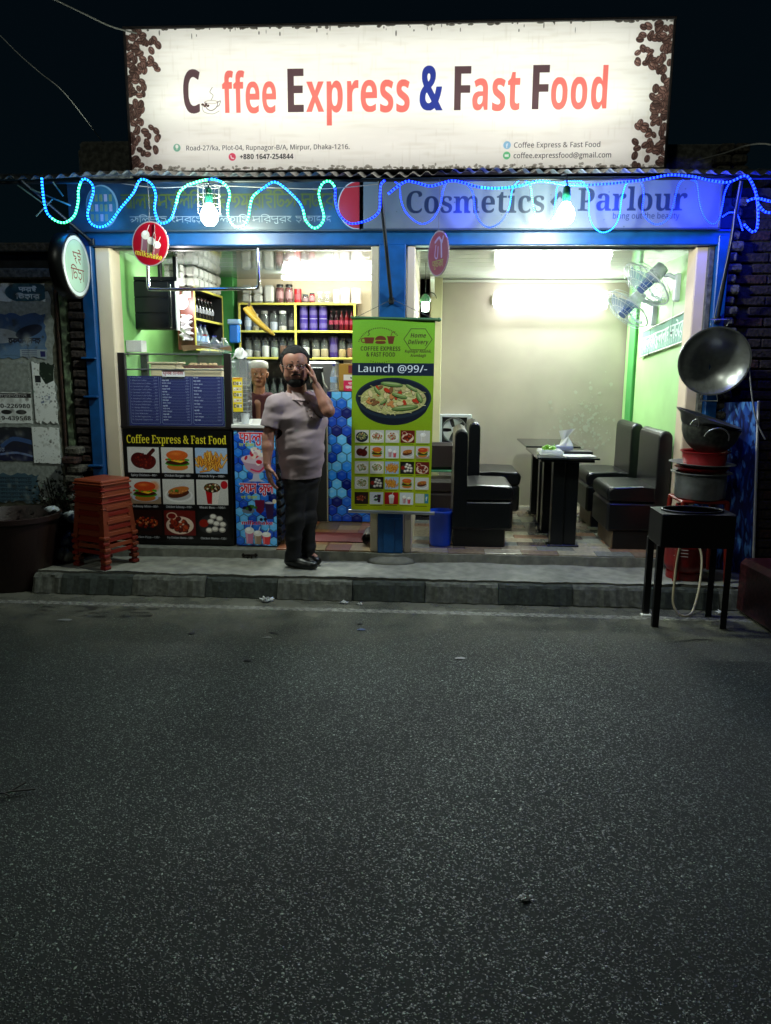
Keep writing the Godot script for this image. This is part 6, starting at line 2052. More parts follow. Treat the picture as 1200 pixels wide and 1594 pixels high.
func fan(label: String, head: Vector3, nrm: Vector3, wall: Vector3) -> void:
	var o := thing("wall_fan", label, "fan", head, "white fans on the right wall")
	var wht := mk("fan white", Color(0.74, 0.76, 0.80), 0.4)
	var z := nrm.normalized()
	var x := V(0, 1, 0).cross(z).normalized()
	var bs := Basis(x, z.cross(x), z)
	var m := MB.new()
	for q in [[0.225, 0.0, 0.006], [0.20, 0.042, 0.0022], [0.20, -0.045, 0.0022], [0.12, 0.062, 0.002], [0.12, -0.065, 0.002], [0.05, 0.068, 0.003]]:
		var ring := []
		for k in 33: ring.append(bs * V(cos(TAU * k / 32) * q[0], sin(TAU * k / 32) * q[0], q[1]))
		m.tube(ring, q[2], 5)
	for k in 30:
		var a := TAU * k / 30
		var d := V(cos(a), sin(a), 0)
		m.tube([bs * (d * 0.05 + V(0, 0, 0.068)), bs * (d * 0.14 + V(0, 0, 0.06)), bs * (d * 0.225)], 0.0017, 3)
		m.tube([bs * (d * 0.05 - V(0, 0, 0.07)), bs * (d * 0.14 - V(0, 0, 0.062)), bs * (d * 0.225)], 0.0017, 3)
	part("cage", m, wht, o)
	for k in 3:
		m = MB.new()
		var ph := TAU * k / 3.0 + 0.4
		m.surf(func(u: float, v: float) -> Vector3:
			var a := ph + (u - 0.5) * (0.9 + 0.5 * v)
			var r := lerpf(0.035, 0.185, v)
			return bs * V(cos(a) * r, sin(a) * r, (u - 0.5) * 0.045), 6, 5)
		part("blade", m, glass("fan blade", Color(0.62, 0.70, 0.86), 0.62, 0.24), o)
	m = MB.new()
	m.cyl(bs * V(0, 0, -0.05), bs * V(0, 0, 0.074), 0.045, 0.035, 14)
	part("hub", m, mk("fan hub", Color(0.22, 0.34, 0.62), 0.35), o)
	m = MB.new()
	m.cyl(bs * V(0, 0, -0.07), bs * V(0, 0, -0.19), 0.062, 0.055, 14)
	part("motor", m, wht, o)
	m = MB.new()
	var e := wall - head
	m.tube([bs * V(0, 0, -0.14), bs * V(0.0, -0.02, -0.17) + V(0.03, -0.04, 0), e + V(-0.06, 0.03, 0), e], 0.018, 8)
	part("arm", m, wht, o)
	m = MB.new()
	m.box(e + V(0.01, -0.07, 0), V(0.05, 0.22, 0.075), 0.012)
	var wb := part("wall_bracket", m, wht, o)
	m = MB.new()
	m.tube([e + V(-0.01, -0.18, 0.0), e + V(-0.015, -0.42, 0.01)], 0.0018, 4)
	m.ball(e + V(-0.015, -0.43, 0.01), V(0.007, 0.012, 0.007), 7, 5)
	part("pull_cord", m, mats["string"], wb)


func right_interior() -> void:
	var steel: Material = mats["brushed steel"]
	# benches: two pairs
	var b := bench()
	b.position = V(0.175, 0.240, -0.155)
	b.set_meta("label", "black bench nearest the blue bucket, its back to the left")
	var b2 := dup(b, "black bench behind the bucket-side one, beside the white wall fan", V(0.325, 0.240, -1.02))
	var b3 := dup(b, "black bench nearest the street at right, behind the stove stand", V(1.925, 0.240, -0.80), PI)
	dup(b, "black bench at the far right below the green wall", V(1.93, 0.240, -1.70), PI)
	# brown bench against the dividing wall
	var c := thing("bench", "dark brown padded bench against the dividing wall behind the banner", "bench")
	var br := mk("brown leatherette", Color(0.17, 0.125, 0.13), 0.4, 0, "grain", 6.0, 0.05)
	for e in [["backrest", V(0.02, 0.825, -1.70), V(0.42, 0.27, 0.12)], ["seat", V(0.02, 0.55, -1.60), V(0.42, 0.14, 0.34)], ["seat_box", V(0.02, 0.37, -1.60), V(0.42, 0.25, 0.32)]]:
		var m := MB.new()
		m.box(e[1], e[2], 0.03)
		part(e[0], m, br, c)
	var m := MB.new()
	m.box(V(0.02, 0.685, -1.66), V(0.40, 0.012, 0.24), 0.003)
	part("green_piping", m, mk("green piping", Color(0.12, 0.36, 0.25), 0.5), c)
	# tables
	var tb := mk("table black", Color(0.035, 0.045, 0.05), 0.3)
	var gt := mk("glossy table top", Color(0.10, 0.115, 0.115), 0.10)
	var t := thing("table", "black pedestal table nearest the street, tissue box and plates on it", "table", V(1.10, 0.24, -0.58), "black tables in a row")
	m = MB.new()
	m.box(V(0, 0.742, 0), V(0.50, 0.016, 0.80), 0.003)
	part("table_top", m, gt, t)
	m = MB.new()
	m.box(V(0, 0.722, 0), V(0.43, 0.024, 0.74), 0.002)
	part("top_frame", m, tb, t)
	for s in [1, -1]:
		m = MB.new()
		var z: float = 0.27 * s
		m.box(V(-0.055, 0.365, z), V(0.10, 0.70, 0.10), 0.004)
		m.box(V(0.055, 0.365, z), V(0.10, 0.70, 0.08), 0.004)
		m.box(V(0.0, 0.365, z), V(0.02, 0.70, 0.06))
		part("leg", m, tb, t)
		m = MB.new()
		m.box(V(0, 0.008, z), V(0.26, 0.016, 0.12), 0.003)
		part("foot_plate", m, tb, t)
	dup(t, "black pedestal table at the back, close to the cream wall", V(1.12, 0.24, -1.52))
	# on the table
	var paper := mk("white paper", Color(0.82, 0.82, 0.78), 0.7)
	t = thing("food_pack", "clear plastic pack of green leaves on the near corner of the table", "food pack", V(0.985, 0.991, -0.42))
	m = MB.new()
	m.box(V(0, 0.022, 0), V(0.20, 0.042, 0.2), 0.014)
	part("pack", m, glass("pack film", Color(0.95, 0.97, 0.97), 0.35, 0.2), t)
	m = MB.new()
	for k in 26: m.ball(V(rng.randfn(0, 0.035), 0.045 + rng.randf() * 0.015, rng.randfn(0, 0.03)), V(0.025, 0.008, 0.016), 7, 4, Basis(V(rng.randf(), 1, rng.randf()).normalized(), rng.randf() * 3.0))
	part("leaves", m, mk("lime leaves", Color(0.40, 0.62, 0.08), 0.5), t).set_meta("kind", "stuff")
	t = thing("tissue_box", "white tissue box with a tissue pulled up, middle of the table", "tissue box", V(1.13, 0.991, -0.60))
	m = MB.new()
	m.box(V(0, 0.03, 0), V(0.14, 0.058, 0.11), 0.008)
	part("box", m, mk("lilac card", Color(0.52, 0.54, 0.62), 0.6), t)
	m = MB.new()
	m.surf(func(u: float, v: float) -> Vector3:
		var a := u * TAU
		var r := 0.062 * (1.0 - v * 0.75) * (1.0 + 0.3 * sin(a * 3.0 + v * 4.0))
		return V(cos(a) * r + 0.02 * v, 0.05 + v * 0.085 + 0.01 * sin(a * 2.0), sin(a) * r * 0.7), 22, 7)
	part("tissue", m, paper, t)
	m = MB.new()
	m.surf(func(u: float, v: float) -> Vector3: return V((u - 0.5) * 0.09 * (0.6 + v) + 0.02 * v, 0.11 + v * 0.075 + 0.02 * u, 0.012 * sin(u * 5.0)), 8, 5)
	part("tissue_tip", m, paper, t)
	t = thing("folder", "black menu folder lying behind the leaf pack on the table", "folder", V(1.22, 0.991, -0.50))
	m = MB.new()
	m.box(V(0, 0.014, 0), V(0.24, 0.026, 0.16), 0.004)
	part("cover", m, tb, t)
	t = thing("menu_sheet", "white laminated sheet lying on the near half of the table", "sheet", V(1.20, 0.991, -0.34))
	m = MB.new()
	m.box(V(0, 0.003, 0), V(0.26, 0.005, 0.17), 0.001, Basis(V(0, 1, 0), 0.15))
	part("sheet", m, paper, t)
	# exhaust fan on the back wall
	c = thing("exhaust_fan", "square white exhaust fan low on the back wall left", "fan", V(0.235, 1.05, -2.17))
	m = MB.new()
	for e in [[V(-0.155, 0, 0), V(0.045, 0.33, 0.1)], [V(0.155, 0, 0), V(0.045, 0.33, 0.1)], [V(0, 0.15, 0), V(0.265, 0.03, 0.1)], [V(0, -0.15, 0), V(0.265, 0.03, 0.1)]]: m.box(e[0], e[1], 0.004)
	part("housing", m, mk("fan white", Color(0.74, 0.76, 0.80), 0.4), c)
	m = MB.new()
	m.box(V(0, 0, -0.035), V(0.27, 0.27, 0.01))
	part("back_plate", m, mk("fan grey", Color(0.25, 0.25, 0.26), 0.6), c)
	m = MB.new()
	var ring := []
	for k in 33: ring.append(V(cos(TAU * k / 32) * 0.128, sin(TAU * k / 32) * 0.128, 0.03))
	m.tube(ring, 0.008, 6)
	part("ring", m, mk("fan ring", Color(0.42, 0.43, 0.44), 0.5), c)
	for k in 5:
		m = MB.new()
		var ph := TAU * k / 5.0
		m.surf(func(u: float, v: float) -> Vector3:
			var a := ph + (u - 0.5) * (0.5 + 0.45 * v)
			var r := lerpf(0.03, 0.12, v)
			return V(cos(a) * r, sin(a) * r, 0.012 + (u - 0.5) * 0.03), 5, 4)
		part("blade", m, mk("fan blade pale", Color(0.70, 0.72, 0.72), 0.4), c)
	m = MB.new()
	m.cyl(V(0, 0, -0.02), V(0, 0, 0.035), 0.034, 0.03, 14)
	part("hub", m, mats["fan white"], c)
	# tube lamp on the back wall, glowing face enlarged to stand for bloom
	c = thing("tube_lamp", "white tube lamp with enlarged bloom glow high on the cream back wall", "lamp", V(1.18, 2.385, -2.16))
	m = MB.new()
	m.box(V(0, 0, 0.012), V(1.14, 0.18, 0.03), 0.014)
	part("tube", m, glow("bloom glow", Color(0.97, 1.0, 0.98), 7.0), c)
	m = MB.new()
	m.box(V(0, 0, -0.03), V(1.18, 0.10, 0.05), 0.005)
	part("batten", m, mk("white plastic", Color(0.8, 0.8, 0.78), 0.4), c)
	# slim trunking and a cable on the ceiling edge
	for e in [["white cable trunking along the top of the dividing wall", V(-0.02, 2.42, -1.3), V(0.035, 0.02, 1.6)], ["white cable trunking along the top of the back wall", V(1.0, 2.575, -2.19), V(2.0, 0.025, 0.03)]]:
		m = MB.new()
		m.box(e[1], e[2], 0.003)
		meta(part(numbered("trunking"), m, mats["white plastic"], self), e[0], "trunking")
	# hanging lantern
	c = thing("lantern_lamp", "small glass lantern lamp glowing by the dividing wall", "lamp", V(-0.08, 2.25, -0.9))
	m = MB.new()
	m.tube([V(0, 0.34, 0), V(0, 0.08, 0)], 0.003, 5)
	part("cord", m, mats["dark steel"], c)
	m = MB.new()
	m.lathe([Vector2(0.0, -0.075), Vector2(0.03, -0.07), Vector2(0.036, -0.02), Vector2(0.026, 0.03), Vector2(0.0, 0.035)], Transform3D(), 14)
	part("bulb", m, glow("lantern glow", Color(0.86, 1.0, 0.90), 7.0), c)
	m = MB.new()
	m.lathe([Vector2(0.045, 0.01), Vector2(0.05, 0.035), Vector2(0.02, 0.075), Vector2(0.0, 0.08)], Transform3D(), 12)
	part("shade", m, mk("leafy shade", Color(0.22, 0.42, 0.30), 0.4), c)
	m = MB.new()
	var arc := []
	for k in 9: arc.append(V(0.05 + cos(PI * k / 8) * 0.045, 0.04 + sin(PI * k / 8) * 0.05, 0))
	m.tube(arc, 0.004, 5)
	part("scroll", m, mats["dark steel"], c)
	# fans and hanging cloth on the right wall
	fan("white wall fan nearest the street, tilted down, high on the right wall", V(1.735, 2.385, -0.62), V(-0.68, -0.72, 0.14), V(1.955, 2.42, -0.55))
	fan("white wall fan farther in, tilted down, on the green right wall", V(1.73, 2.225, -1.2), V(-0.64, -0.74, 0.16), V(1.955, 2.26, -1.18))
	var cv := Cv.new(512, 96, Color(0.40, 0.58, 0.50), 12)
	var scr := ["A-l-h-aa-m-d-u-l-l-aa-h- -s-t-o-r"]
	bn(cv, scr[0], 14, 26, 46, 6, Color(0.80, 0.86, 0.82), 484)
	for k in 26: cv.line([Vector2(20 + k * 18.5, 70), Vector2(20 + k * 18.5 + cv.rg.randf_range(-4, 4), 84 + cv.rg.randf() * 8)], 3, Color(0.78, 0.85, 0.82))
	c = thing("cloth_banner", "long green cloth banner with pale script hung on the right wall below the fans", "banner")
	var p00 := V(1.965, 2.03, -1.52)
	var p10 := V(1.965, 2.135, -0.27)
	m = MB.new()
	m.surf(func(u: float, v: float) -> Vector3: return p00.lerp(p10, u) + V(-0.006 - 0.006 * sin(u * 20.0), -0.215 * v, 0), 24, 4)
	part("cloth", m, pic(cv, 0.8), c)
	for dy in [0.006, -0.222]:
		m = MB.new()
		m.tube([p00 + V(-0.008, dy, -0.03), p10 + V(-0.008, dy, 0.02)], 0.008, 6)
		part("rod", m, mk("pale rod", Color(0.74, 0.76, 0.70), 0.5), c)
	# blue bucket
	c = thing("bucket", "blue plastic bucket on the tiles left of the near black bench", "bucket", V(0.085, 0.240, -0.23))
	m = MB.new()
	m.lathe([Vector2(0, 0.004), Vector2(0.082, 0.004), Vector2(0.088, 0.02), Vector2(0.098, 0.27), Vector2(0.104, 0.275), Vector2(0.104, 0.296), Vector2(0.099, 0.298), Vector2(0.095, 0.28), Vector2(0.082, 0.02), Vector2(0, 0.014)], Transform3D(), 28)
	part("body", m, mk("bucket blue", Color(0.06, 0.27, 0.78), 0.35), c)


func stool() -> Node3D:
	var o := thing("stool", "stool", "stool", Vector3.ZERO, "plastic stools in one stack")
	var m := MB.new()
	m.box(V(0, 0.435, 0), V(0.295, 0.03, 0.295), 0.010)
	m.box(V(0, 0.418, 0), V(0.308, 0.014, 0.308), 0.005)
	part("seat", m, null, o)
	for k in 4:
		var a := PI / 2 * k
		var bs := Basis(V(0, 1, 0), a)
		m = MB.new()
		var top := bs * V(0.135, 0.42, 0.135)
		var bot := bs * V(0.165, 0.0, 0.165)
		for s in [0, 1]:
			var wdir: Vector3 = bs * (V(-1, 0, 0) if s == 0 else V(0, 0, -1))
			var q := [top + wdir * 0.062, top, bot, bot + wdir * 0.045]
			var nn: Vector3 = bs * (V(0, 0, 1) if s == 0 else V(1, 0, 0))
			m.quad(q[0], q[1], q[2], q[3], nn)
			m.quad(q[0] - nn * 0.008, q[1] - nn * 0.008, q[2] - nn * 0.008, q[3] - nn * 0.008, -nn)
			m.quad(q[2], q[3], q[3] - nn * 0.008, q[2] - nn * 0.008, V(0, -1, 0))
			m.quad(q[0], q[3], q[3] - nn * 0.008, q[0] - nn * 0.008, wdir)
		m.box(bot + V(0, 0.014, 0) - (bs * V(0.02, 0, 0.02)), V(0.062, 0.028, 0.062), 0.006, bs)
		part("leg", m, null, o)
	for k in 4:
		var bs := Basis(V(0, 1, 0), PI / 2 * k)
		m = MB.new()
		var tilt := Basis(V(1, 0, 0), -0.075)
		m.box(bs * V(0, 0.365, 0.141), V(0.24, 0.095, 0.008), 0.002, bs * tilt)
		part("side_rail", m, null, o)
		for y in [0.235, 0.13]:
			m = MB.new()
			m.box(bs * V(0, y, 0.15 if y > 0.2 else 0.157), V(0.24, 0.03, 0.008), 0.002, bs * tilt)
			part("side_rail", m, null, o)
	return o


func pavement_things() -> void:
	# ---- stacked stools
	var brown := mk("brown weave plastic", Color(0.56, 0.24, 0.115), 0.4, 0, "scratch", 16.0, 0.25)
	var red := mk("red plastic", Color(0.52, 0.11, 0.05), 0.35, 0, "scratch", 16.0, 0.2)
	var s := stool()
	var names := ["red plastic stool at the very bottom of the stack of six", "brown plastic stool second from the bottom of the stack of six", "red plastic stool third from the bottom of the stack of six", "brown plastic stool third from the top of the stack of six", "red plastic stool second from the top of the stack of six", "brown plastic stool on top of the stack of six"]
	for k in 6:
		var o: Node3D = s if k == 0 else dup(s, names[k], V(0, 0, 0))
		o.set_meta("label", names[k])
		o.position = V(-2.535 + 0.003 * (k % 2), 0.163 + 0.046 * k, 0.325 + 0.002 * (k % 3))
		o.rotation.y = deg_to_rad(-24.0) + 0.012 * (k % 2)
		for ch in o.get_children(): ch.material_override = brown if k % 2 else red
	# ---- wok hanging on the right post
	var c := thing("wok", "big shiny steel wok hung up on the right blue post", "wok", V(2.052, 1.765, 0.16))
	var wm := mk("wok steel", Color(0.66, 0.67, 0.66), 0.30, 0.80, "blotch", 3.0)
	var bs := Basis.from_euler(V(deg_to_rad(14), deg_to_rad(-6), 0))
	var prof := []
	for k in 13:
		var t := k / 12.0
		prof.append(Vector2(0.245 * sin(t * 1.12) / sin(1.12), 0.135 * (1.0 - cos(t * 1.12)) / (1.0 - cos(1.12))))
	var out := prof.duplicate()
	out.append(Vector2(0.255, 0.136)); out.append(Vector2(0.255, 0.141)); out.append(Vector2(0.245, 0.1385))
	for k in range(12, -1, -1): out.append(prof[k] + Vector2(-0.0 if k == 0 else -0.002, 0.004))
	var m := MB.new()
	m.lathe(out, Transform3D(bs * Basis(V(1, 0, 0), PI / 2), bs * V(0, 0, -0.1)), 44)
	part("bowl", m, wm, c)
	for sg in [1, -1]:
		m = MB.new()
		var h := []
		for q in [[-0.055, 0.255], [-0.065, 0.30], [0.065, 0.30], [0.055, 0.255]]: h.append(bs * V(q[0], q[1] * sg, 0.03))
		m.tube(h, 0.005, 6)
		part("handle", m, mats["brushed steel"], c)
	m = MB.new()
	m.tube([V(-0.02, 0.285, -0.10), V(-0.02, 0.30, -0.02), V(-0.02, 0.275, 0.03), V(-0.02, 0.26, 0.02)], 0.004, 6)
	part("hook", m, mats["dark steel"], c)
	# ---- stove stand on the road
	c = thing("stove_stand", "black steel burner stand on four legs straddling the road edge", "stove")
	var iron := mk("black iron", Color(0.035, 0.037, 0.038), 0.5, 0.3, "grain", 4.0)
	m = MB.new()
	m.box(V(1.735, 0.660, 1.062), V(0.47, 0.22, 0.012), 0.003)
	m.box(V(1.735, 0.660, 0.775), V(0.47, 0.22, 0.012), 0.003)
	m.box(V(1.506, 0.660, 0.918), V(0.012, 0.22, 0.275), 0.003)
	m.box(V(1.964, 0.660, 0.918), V(0.012, 0.22, 0.275), 0.003)
	part("wind_box", m, iron, c)
	m = MB.new()
	for k in 28:
		var a0 := TAU * k / 28
		var a1 := TAU * (k + 1) / 28
		var ed := func(a: float) -> Vector3:
			var d := Vector2(cos(a), sin(a))
			var f := minf(0.24 / maxf(absf(d.x), 1e-4), 0.15 / maxf(absf(d.y), 1e-4))
			return V(1.735 + d.x * f, 0.772, 0.918 + d.y * f)
		var i0 := V(1.735 + cos(a0) * 0.19, 0.772, 0.918 + sin(a0) * 0.12)
		var i1 := V(1.735 + cos(a1) * 0.19, 0.772, 0.918 + sin(a1) * 0.12)
		m.quad(ed.call(a0), ed.call(a1), i1, i0, Vector3.UP)
	part("top_plate", m, iron, c)
	m = MB.new()
	var ring := []
	for k in 37: ring.append(V(1.735 + cos(TAU * k / 36) * 0.195, 0.779, 0.918 + sin(TAU * k / 36) * 0.125))
	m.tube(ring, 0.008, 6)
	part("pan_ring", m, mk("worn iron", Color(0.12, 0.125, 0.13), 0.4, 0.6), c)
	m = MB.new()
	m.lathe([Vector2(0, 0.60), Vector2(0.08, 0.60), Vector2(0.09, 0.64), Vector2(0.04, 0.66), Vector2(0, 0.66)], Transform3D(Basis(), V(1.735, 0, 0.918)), 20)
	part("burner", m, mats["worn iron"], c)
	for q in [[1.512, 1.05], [1.952, 1.05], [1.52, 0.79], [1.945, 0.79]]:
		m = MB.new()
		m.box(V(q[0], 0.28, q[1]), V(0.042, 0.56, 0.005), 0.001)
		m.box(V(q[0] + (0.019 if q[0] > 1.7 else -0.019), 0.28, q[1] - 0.018), V(0.005, 0.56, 0.036), 0.001)
		part("leg", m, iron, c)
	m = MB.new()
	m.box(V(1.515, 0.006, 0.80), V(0.07, 0.012, 0.05), 0.002)
	meta(part(numbered("tile_shim"), m, mats["white paper"], self), "small white tile scrap under a back leg of the stove stand", "tile")
	# ---- gas bottle and hose
	c = thing("gas_cylinder", "red gas cylinder on the pavement behind the stove stand", "gas cylinder", V(1.905, 0.165, 0.335))
	m = MB.new()
	m.lathe([Vector2(0.11, 0.0), Vector2(0.128, 0.0), Vector2(0.128, 0.05), Vector2(0.118, 0.055), Vector2(0.142, 0.09), Vector2(0.146, 0.12), Vector2(0.146, 0.235), Vector2(0.149, 0.24), Vector2(0.149, 0.25), Vector2(0.146, 0.255), Vector2(0.144, 0.36), Vector2(0.12, 0.42), Vector2(0.07, 0.455), Vector2(0, 0.465)], Transform3D(), 32)
	var gb := part("bottle", m, mk("gas red", Color(0.55, 0.03, 0.04), 0.35, 0, "blotch", 3.0), c)
	m = MB.new()
	m.lathe([Vector2(0.085, 0.44), Vector2(0.095, 0.55), Vector2(0.088, 0.55), Vector2(0.08, 0.45)], Transform3D(), 20, PI * 1.6)
	part("collar", m, mats["gas red"], c)
	m = MB.new()
	m.cyl(V(0, 0.46, 0), V(0, 0.53, 0), 0.018, 0.014, 10)
	part("valve", m, mk("brass", Color(0.6, 0.48, 0.2), 0.35, 0.9), c)
	for k in 7:
		m = MB.new()
		var pts := []
		for j in 9:
			var a := 1.75 + j * (0.085 - 0.004 * (k % 3))
			pts.append(V(cos(a) * 0.1495, 0.33 - k * 0.024, sin(a) * 0.1495))
		m.tube(pts, 0.003, 3)
		part("print_line", m, mk("white print", Color(0.62, 0.55, 0.55), 0.6), gb)
	m = MB.new()
	var hp := [V(1.74, 0.62, 0.80), V(1.735, 0.50, 0.74), V(1.725, 0.36, 0.72), V(1.712, 0.2, 0.74), V(1.71, 0.08, 0.76), V(1.745, 0.016, 0.80), V(1.81, 0.012, 0.80), V(1.87, 0.05, 0.72), V(1.93, 0.20, 0.62), V(1.96, 0.4, 0.50), V(1.86, 0.60, 0.42), V(1.905, 0.68, 0.35)]
	m.tube(Cv.smooth(hp, 6), 0.0085, 8)
	meta(part(numbered("gas_hose"), m, mk("cream hose", Color(0.66, 0.62, 0.50), 0.5), self), "cream rubber hose looping to the ground under the stove stand", "hose")
	# ---- stool with pots stacked on it
	c = thing("red_stand", "red plastic stool carrying the pots behind the stove stand", "stool", V(1.985, 0.165, 0.28))
	m = MB.new()
	m.box(V(0, 0.585, 0), V(0.34, 0.024, 0.34), 0.008)
	part("seat", m, red, c)
	for x in [-1, 1]:
		for z in [-1, 1]:
			m = MB.new()
			m.tube([V(0.155 * x, 0.58, 0.155 * z), V(0.185 * x, 0.0, 0.185 * z)], 0.02, 6)
			part("leg", m, red, c)
	var dull := mk("worn aluminium", Color(0.56, 0.58, 0.58), 0.42, 0.6, "blotch", 3.0)
	c = thing("cooking_pot", "wide straight aluminium pot at the bottom of the stacked pots", "pot", V(1.985, 0.762, 0.30))
	m = MB.new()
	m.lathe([Vector2(0, 0), Vector2(0.165, 0), Vector2(0.178, 0.012), Vector2(0.18, 0.185), Vector2(0.215, 0.192), Vector2(0.215, 0.197), Vector2(0.178, 0.194), Vector2(0.16, 0.02), Vector2(0, 0.012)], Transform3D(), 40)
	part("pot", m, dull, c)
	c = thing("red_tub", "flat red plastic tub squeezed between pot and tray", "tub", V(1.985, 0.96, 0.30))
	m = MB.new()
	m.lathe([Vector2(0, 0), Vector2(0.16, 0), Vector2(0.185, 0.03), Vector2(0.19, 0.034), Vector2(0, 0.034)], Transform3D(), 32)
	part("tub", m, mk("red tub", Color(0.50, 0.03, 0.05), 0.4), c)
	c = thing("steel_tray", "wide flat steel tray under the red basin", "tray", V(1.985, 0.996, 0.30))
	m = MB.new()
	m.lathe([Vector2(0, 0), Vector2(0.15, 0), Vector2(0.205, 0.022), Vector2(0.232, 0.026), Vector2(0.232, 0.030), Vector2(0.2, 0.027), Vector2(0.15, 0.005), Vector2(0, 0.005)], Transform3D(Basis(V(0, 0, 1), -0.03), Vector3.ZERO), 40)
	part("tray", m, dull, c)
	c = thing("red_basin", "deep red plastic basin under the dark pans", "basin", V(2.0, 1.006, 0.30))
	m = MB.new()
	m.lathe([Vector2(0, 0), Vector2(0.145, 0), Vector2(0.158, 0.095), Vector2(0.172, 0.10), Vector2(0.172, 0.107), Vector2(0.155, 0.10), Vector2(0.14, 0.01), Vector2(0, 0.008)], Transform3D(), 32)
	part("basin", m, mats["red tub"], c)
	var soot := mk("sooty pan", Color(0.24, 0.25, 0.225), 0.5, 0.3, "stain", 2.4)
	c = thing("deep_pan", "blackened round-bottomed pan sitting in the red basin", "pan", V(1.995, 1.09, 0.30))
	m = MB.new()
	var dp := [Vector2(0, 0)]
	for k in 10:
		var t := (k + 1) / 10.0
		dp.append(Vector2(0.205 * sin(t * PI / 2), 0.205 * (1.0 - cos(t * PI / 2))))
	dp.append(Vector2(0.212, 0.21))
	dp.append(Vector2(0.2, 0.2))
	for k in range(9, 0, -1): dp.append(Vector2(0.197 * sin(k / 10.0 * PI / 2), 0.008 + 0.197 * (1.0 - cos(k / 10.0 * PI / 2))))
	var tb := Transform3D(Basis(V(0, 0, 1), -0.16) * Basis(V(1, 0, 0), 0.05), Vector3.ZERO)
	m.lathe(dp, tb, 40)
	part("pan", m, soot, c)
	m = MB.new()
	var hd := []
	for k in 11: hd.append(tb * V(-0.02 + cos(PI * k / 10) * 0.085, 0.14 + sin(PI * k / 10) * 0.075, 0.212 + 0.03 * sin(PI * k / 10)))
	m.tube(hd, 0.006, 6)
	part("handle", m, mats["brushed steel"], c)
	c = thing("shallow_pan", "shiny steel pan with a wide rim tipped on top of the pots", "pan", V(1.965, 1.235, 0.30))
	m = MB.new()
	var tb2 := Transform3D(Basis(V(0, 0, 1), -0.30) * Basis(V(1, 0, 0), 0.10), Vector3.ZERO)
	m.lathe([Vector2(0, 0), Vector2(0.10, 0.004), Vector2(0.17, 0.04), Vector2(0.20, 0.10), Vector2(0.235, 0.118), Vector2(0.238, 0.125), Vector2(0.232, 0.126), Vector2(0.196, 0.107), Vector2(0.165, 0.047), Vector2(0.1, 0.011), Vector2(0, 0.007)], tb2, 44)
	part("pan", m, mk("shiny pan", Color(0.42, 0.43, 0.43), 0.3, 0.8, "blotch", 3.0), c)
	m = MB.new()
	hd = []
	for k in 9: hd.append(tb2 * V(-0.13 + cos(PI * k / 8) * 0.028, 0.05 + sin(PI * k / 8) * 0.05, 0.17 + 0.015 * sin(PI * k / 8)))
	m.tube(hd, 0.005, 6)
	part("handle", m, mats["brushed steel"], c)
	# ---- narrow blue panel leaning by the right post
	var cv := Cv.new(96, 512, Color(0.05, 0.10, 0.30), 8)
	for k in 420: cv.oval(cv.rg.randf() * 96, pow(cv.rg.randf(), 1.5) * 512, cv.rg.randf_range(1.5, 4), cv.rg.randf_range(8, 26), [Color(0.30, 0.52, 0.78), Color(0.12, 0.30, 0.62), Color(0.03, 0.06, 0.22), Color(0.06, 0.16, 0.45)][k % 4], cv.rg.randfn(0, 0.15), 0.8)
	c = thing("leaning_panel", "narrow blue streaky panel with a white edge leaning at the right of the pots", "panel", V(2.31, 0.165, 0.12), "", deg_to_rad(-42))
	var lean := Basis(V(0, 0, 1), 0.06)
	m = MB.new()
	m.panel(Transform3D(lean, V(0, 0.65, 0.0115)), 0.29, 1.29)
	part("print", m, pic(cv, 0.35), c)
	m = MB.new()
	m.box(V(0, 0.65, 0), V(0.29, 1.29, 0.02), 0.003, lean)
	part("board", m, mk("panel back", Color(0.06, 0.09, 0.2), 0.6), c)
	m = MB.new()
	m.box(lean * V(0.150, 0.0, 0) + V(0, 0.65, 0.004), V(0.012, 1.30, 0.03), 0.003, lean)
	part("edge_strip", m, mats["white plastic"], c)
	# ---- maroon sofa end at the right
	c = thing("sofa_seat", "low maroon leather sofa standing in the road edge at far right", "sofa", V(2.53, 0.0, 1.1))
	m = MB.new()
	m.box(V(0, 0.20, 0), V(0.62, 0.40, 0.98), 0.035, Basis(V(0, 1, 0), 0.10))
	part("seat", m, mk("maroon leather", Color(0.25, 0.10, 0.11), 0.34, 0, "stain", 2.5, 0.1), c)
	m = MB.new()
	m.tube([V(-0.315, 0.375, 0.45), V(-0.25, 0.378, -0.50)], 0.006, 5)
	part("piping", m, mk("scuffed piping", Color(0.32, 0.22, 0.22), 0.6), c)
	m = MB.new()
	m.tube(Cv.smooth([V(2.3, 1.85, 0.15), V(2.32, 1.6, 0.2), V(2.36, 1.35, 0.25), V(2.42, 1.2, 0.3)], 5), 0.007, 6)
	meta(part(numbered("bent_rod"), m, mats["brushed steel"], self), "thin bent metal rod standing against the dark right wall", "rod")
	# ---- woven bin with a plant behind it, at left
	c = thing("planter_bin", "large dark brown woven bin at the left kerb end", "bin", V(-3.205, 0.0, 0.42))
	var weave := mk("dark weave", Color(0.16, 0.075, 0.05), 0.5, 0, "scratch", 14.0, 0.4)
	m = MB.new()
	m.lathe([Vector2(0, 0.0), Vector2(0.235, 0.0), Vector2(0.245, 0.02), Vector2(0.325, 0.53), Vector2(0.345, 0.535), Vector2(0.348, 0.572), Vector2(0.33, 0.575), Vector2(0.31, 0.53), Vector2(0.25, 0.3), Vector2(0, 0.3)], Transform3D(), 36)
	part("bin", m, weave, c)
	c = thing("shrub", "small dark leafy shrub growing behind the woven bin", "shrub", V(-2.98, 0.1, 0.13))
	m = MB.new()
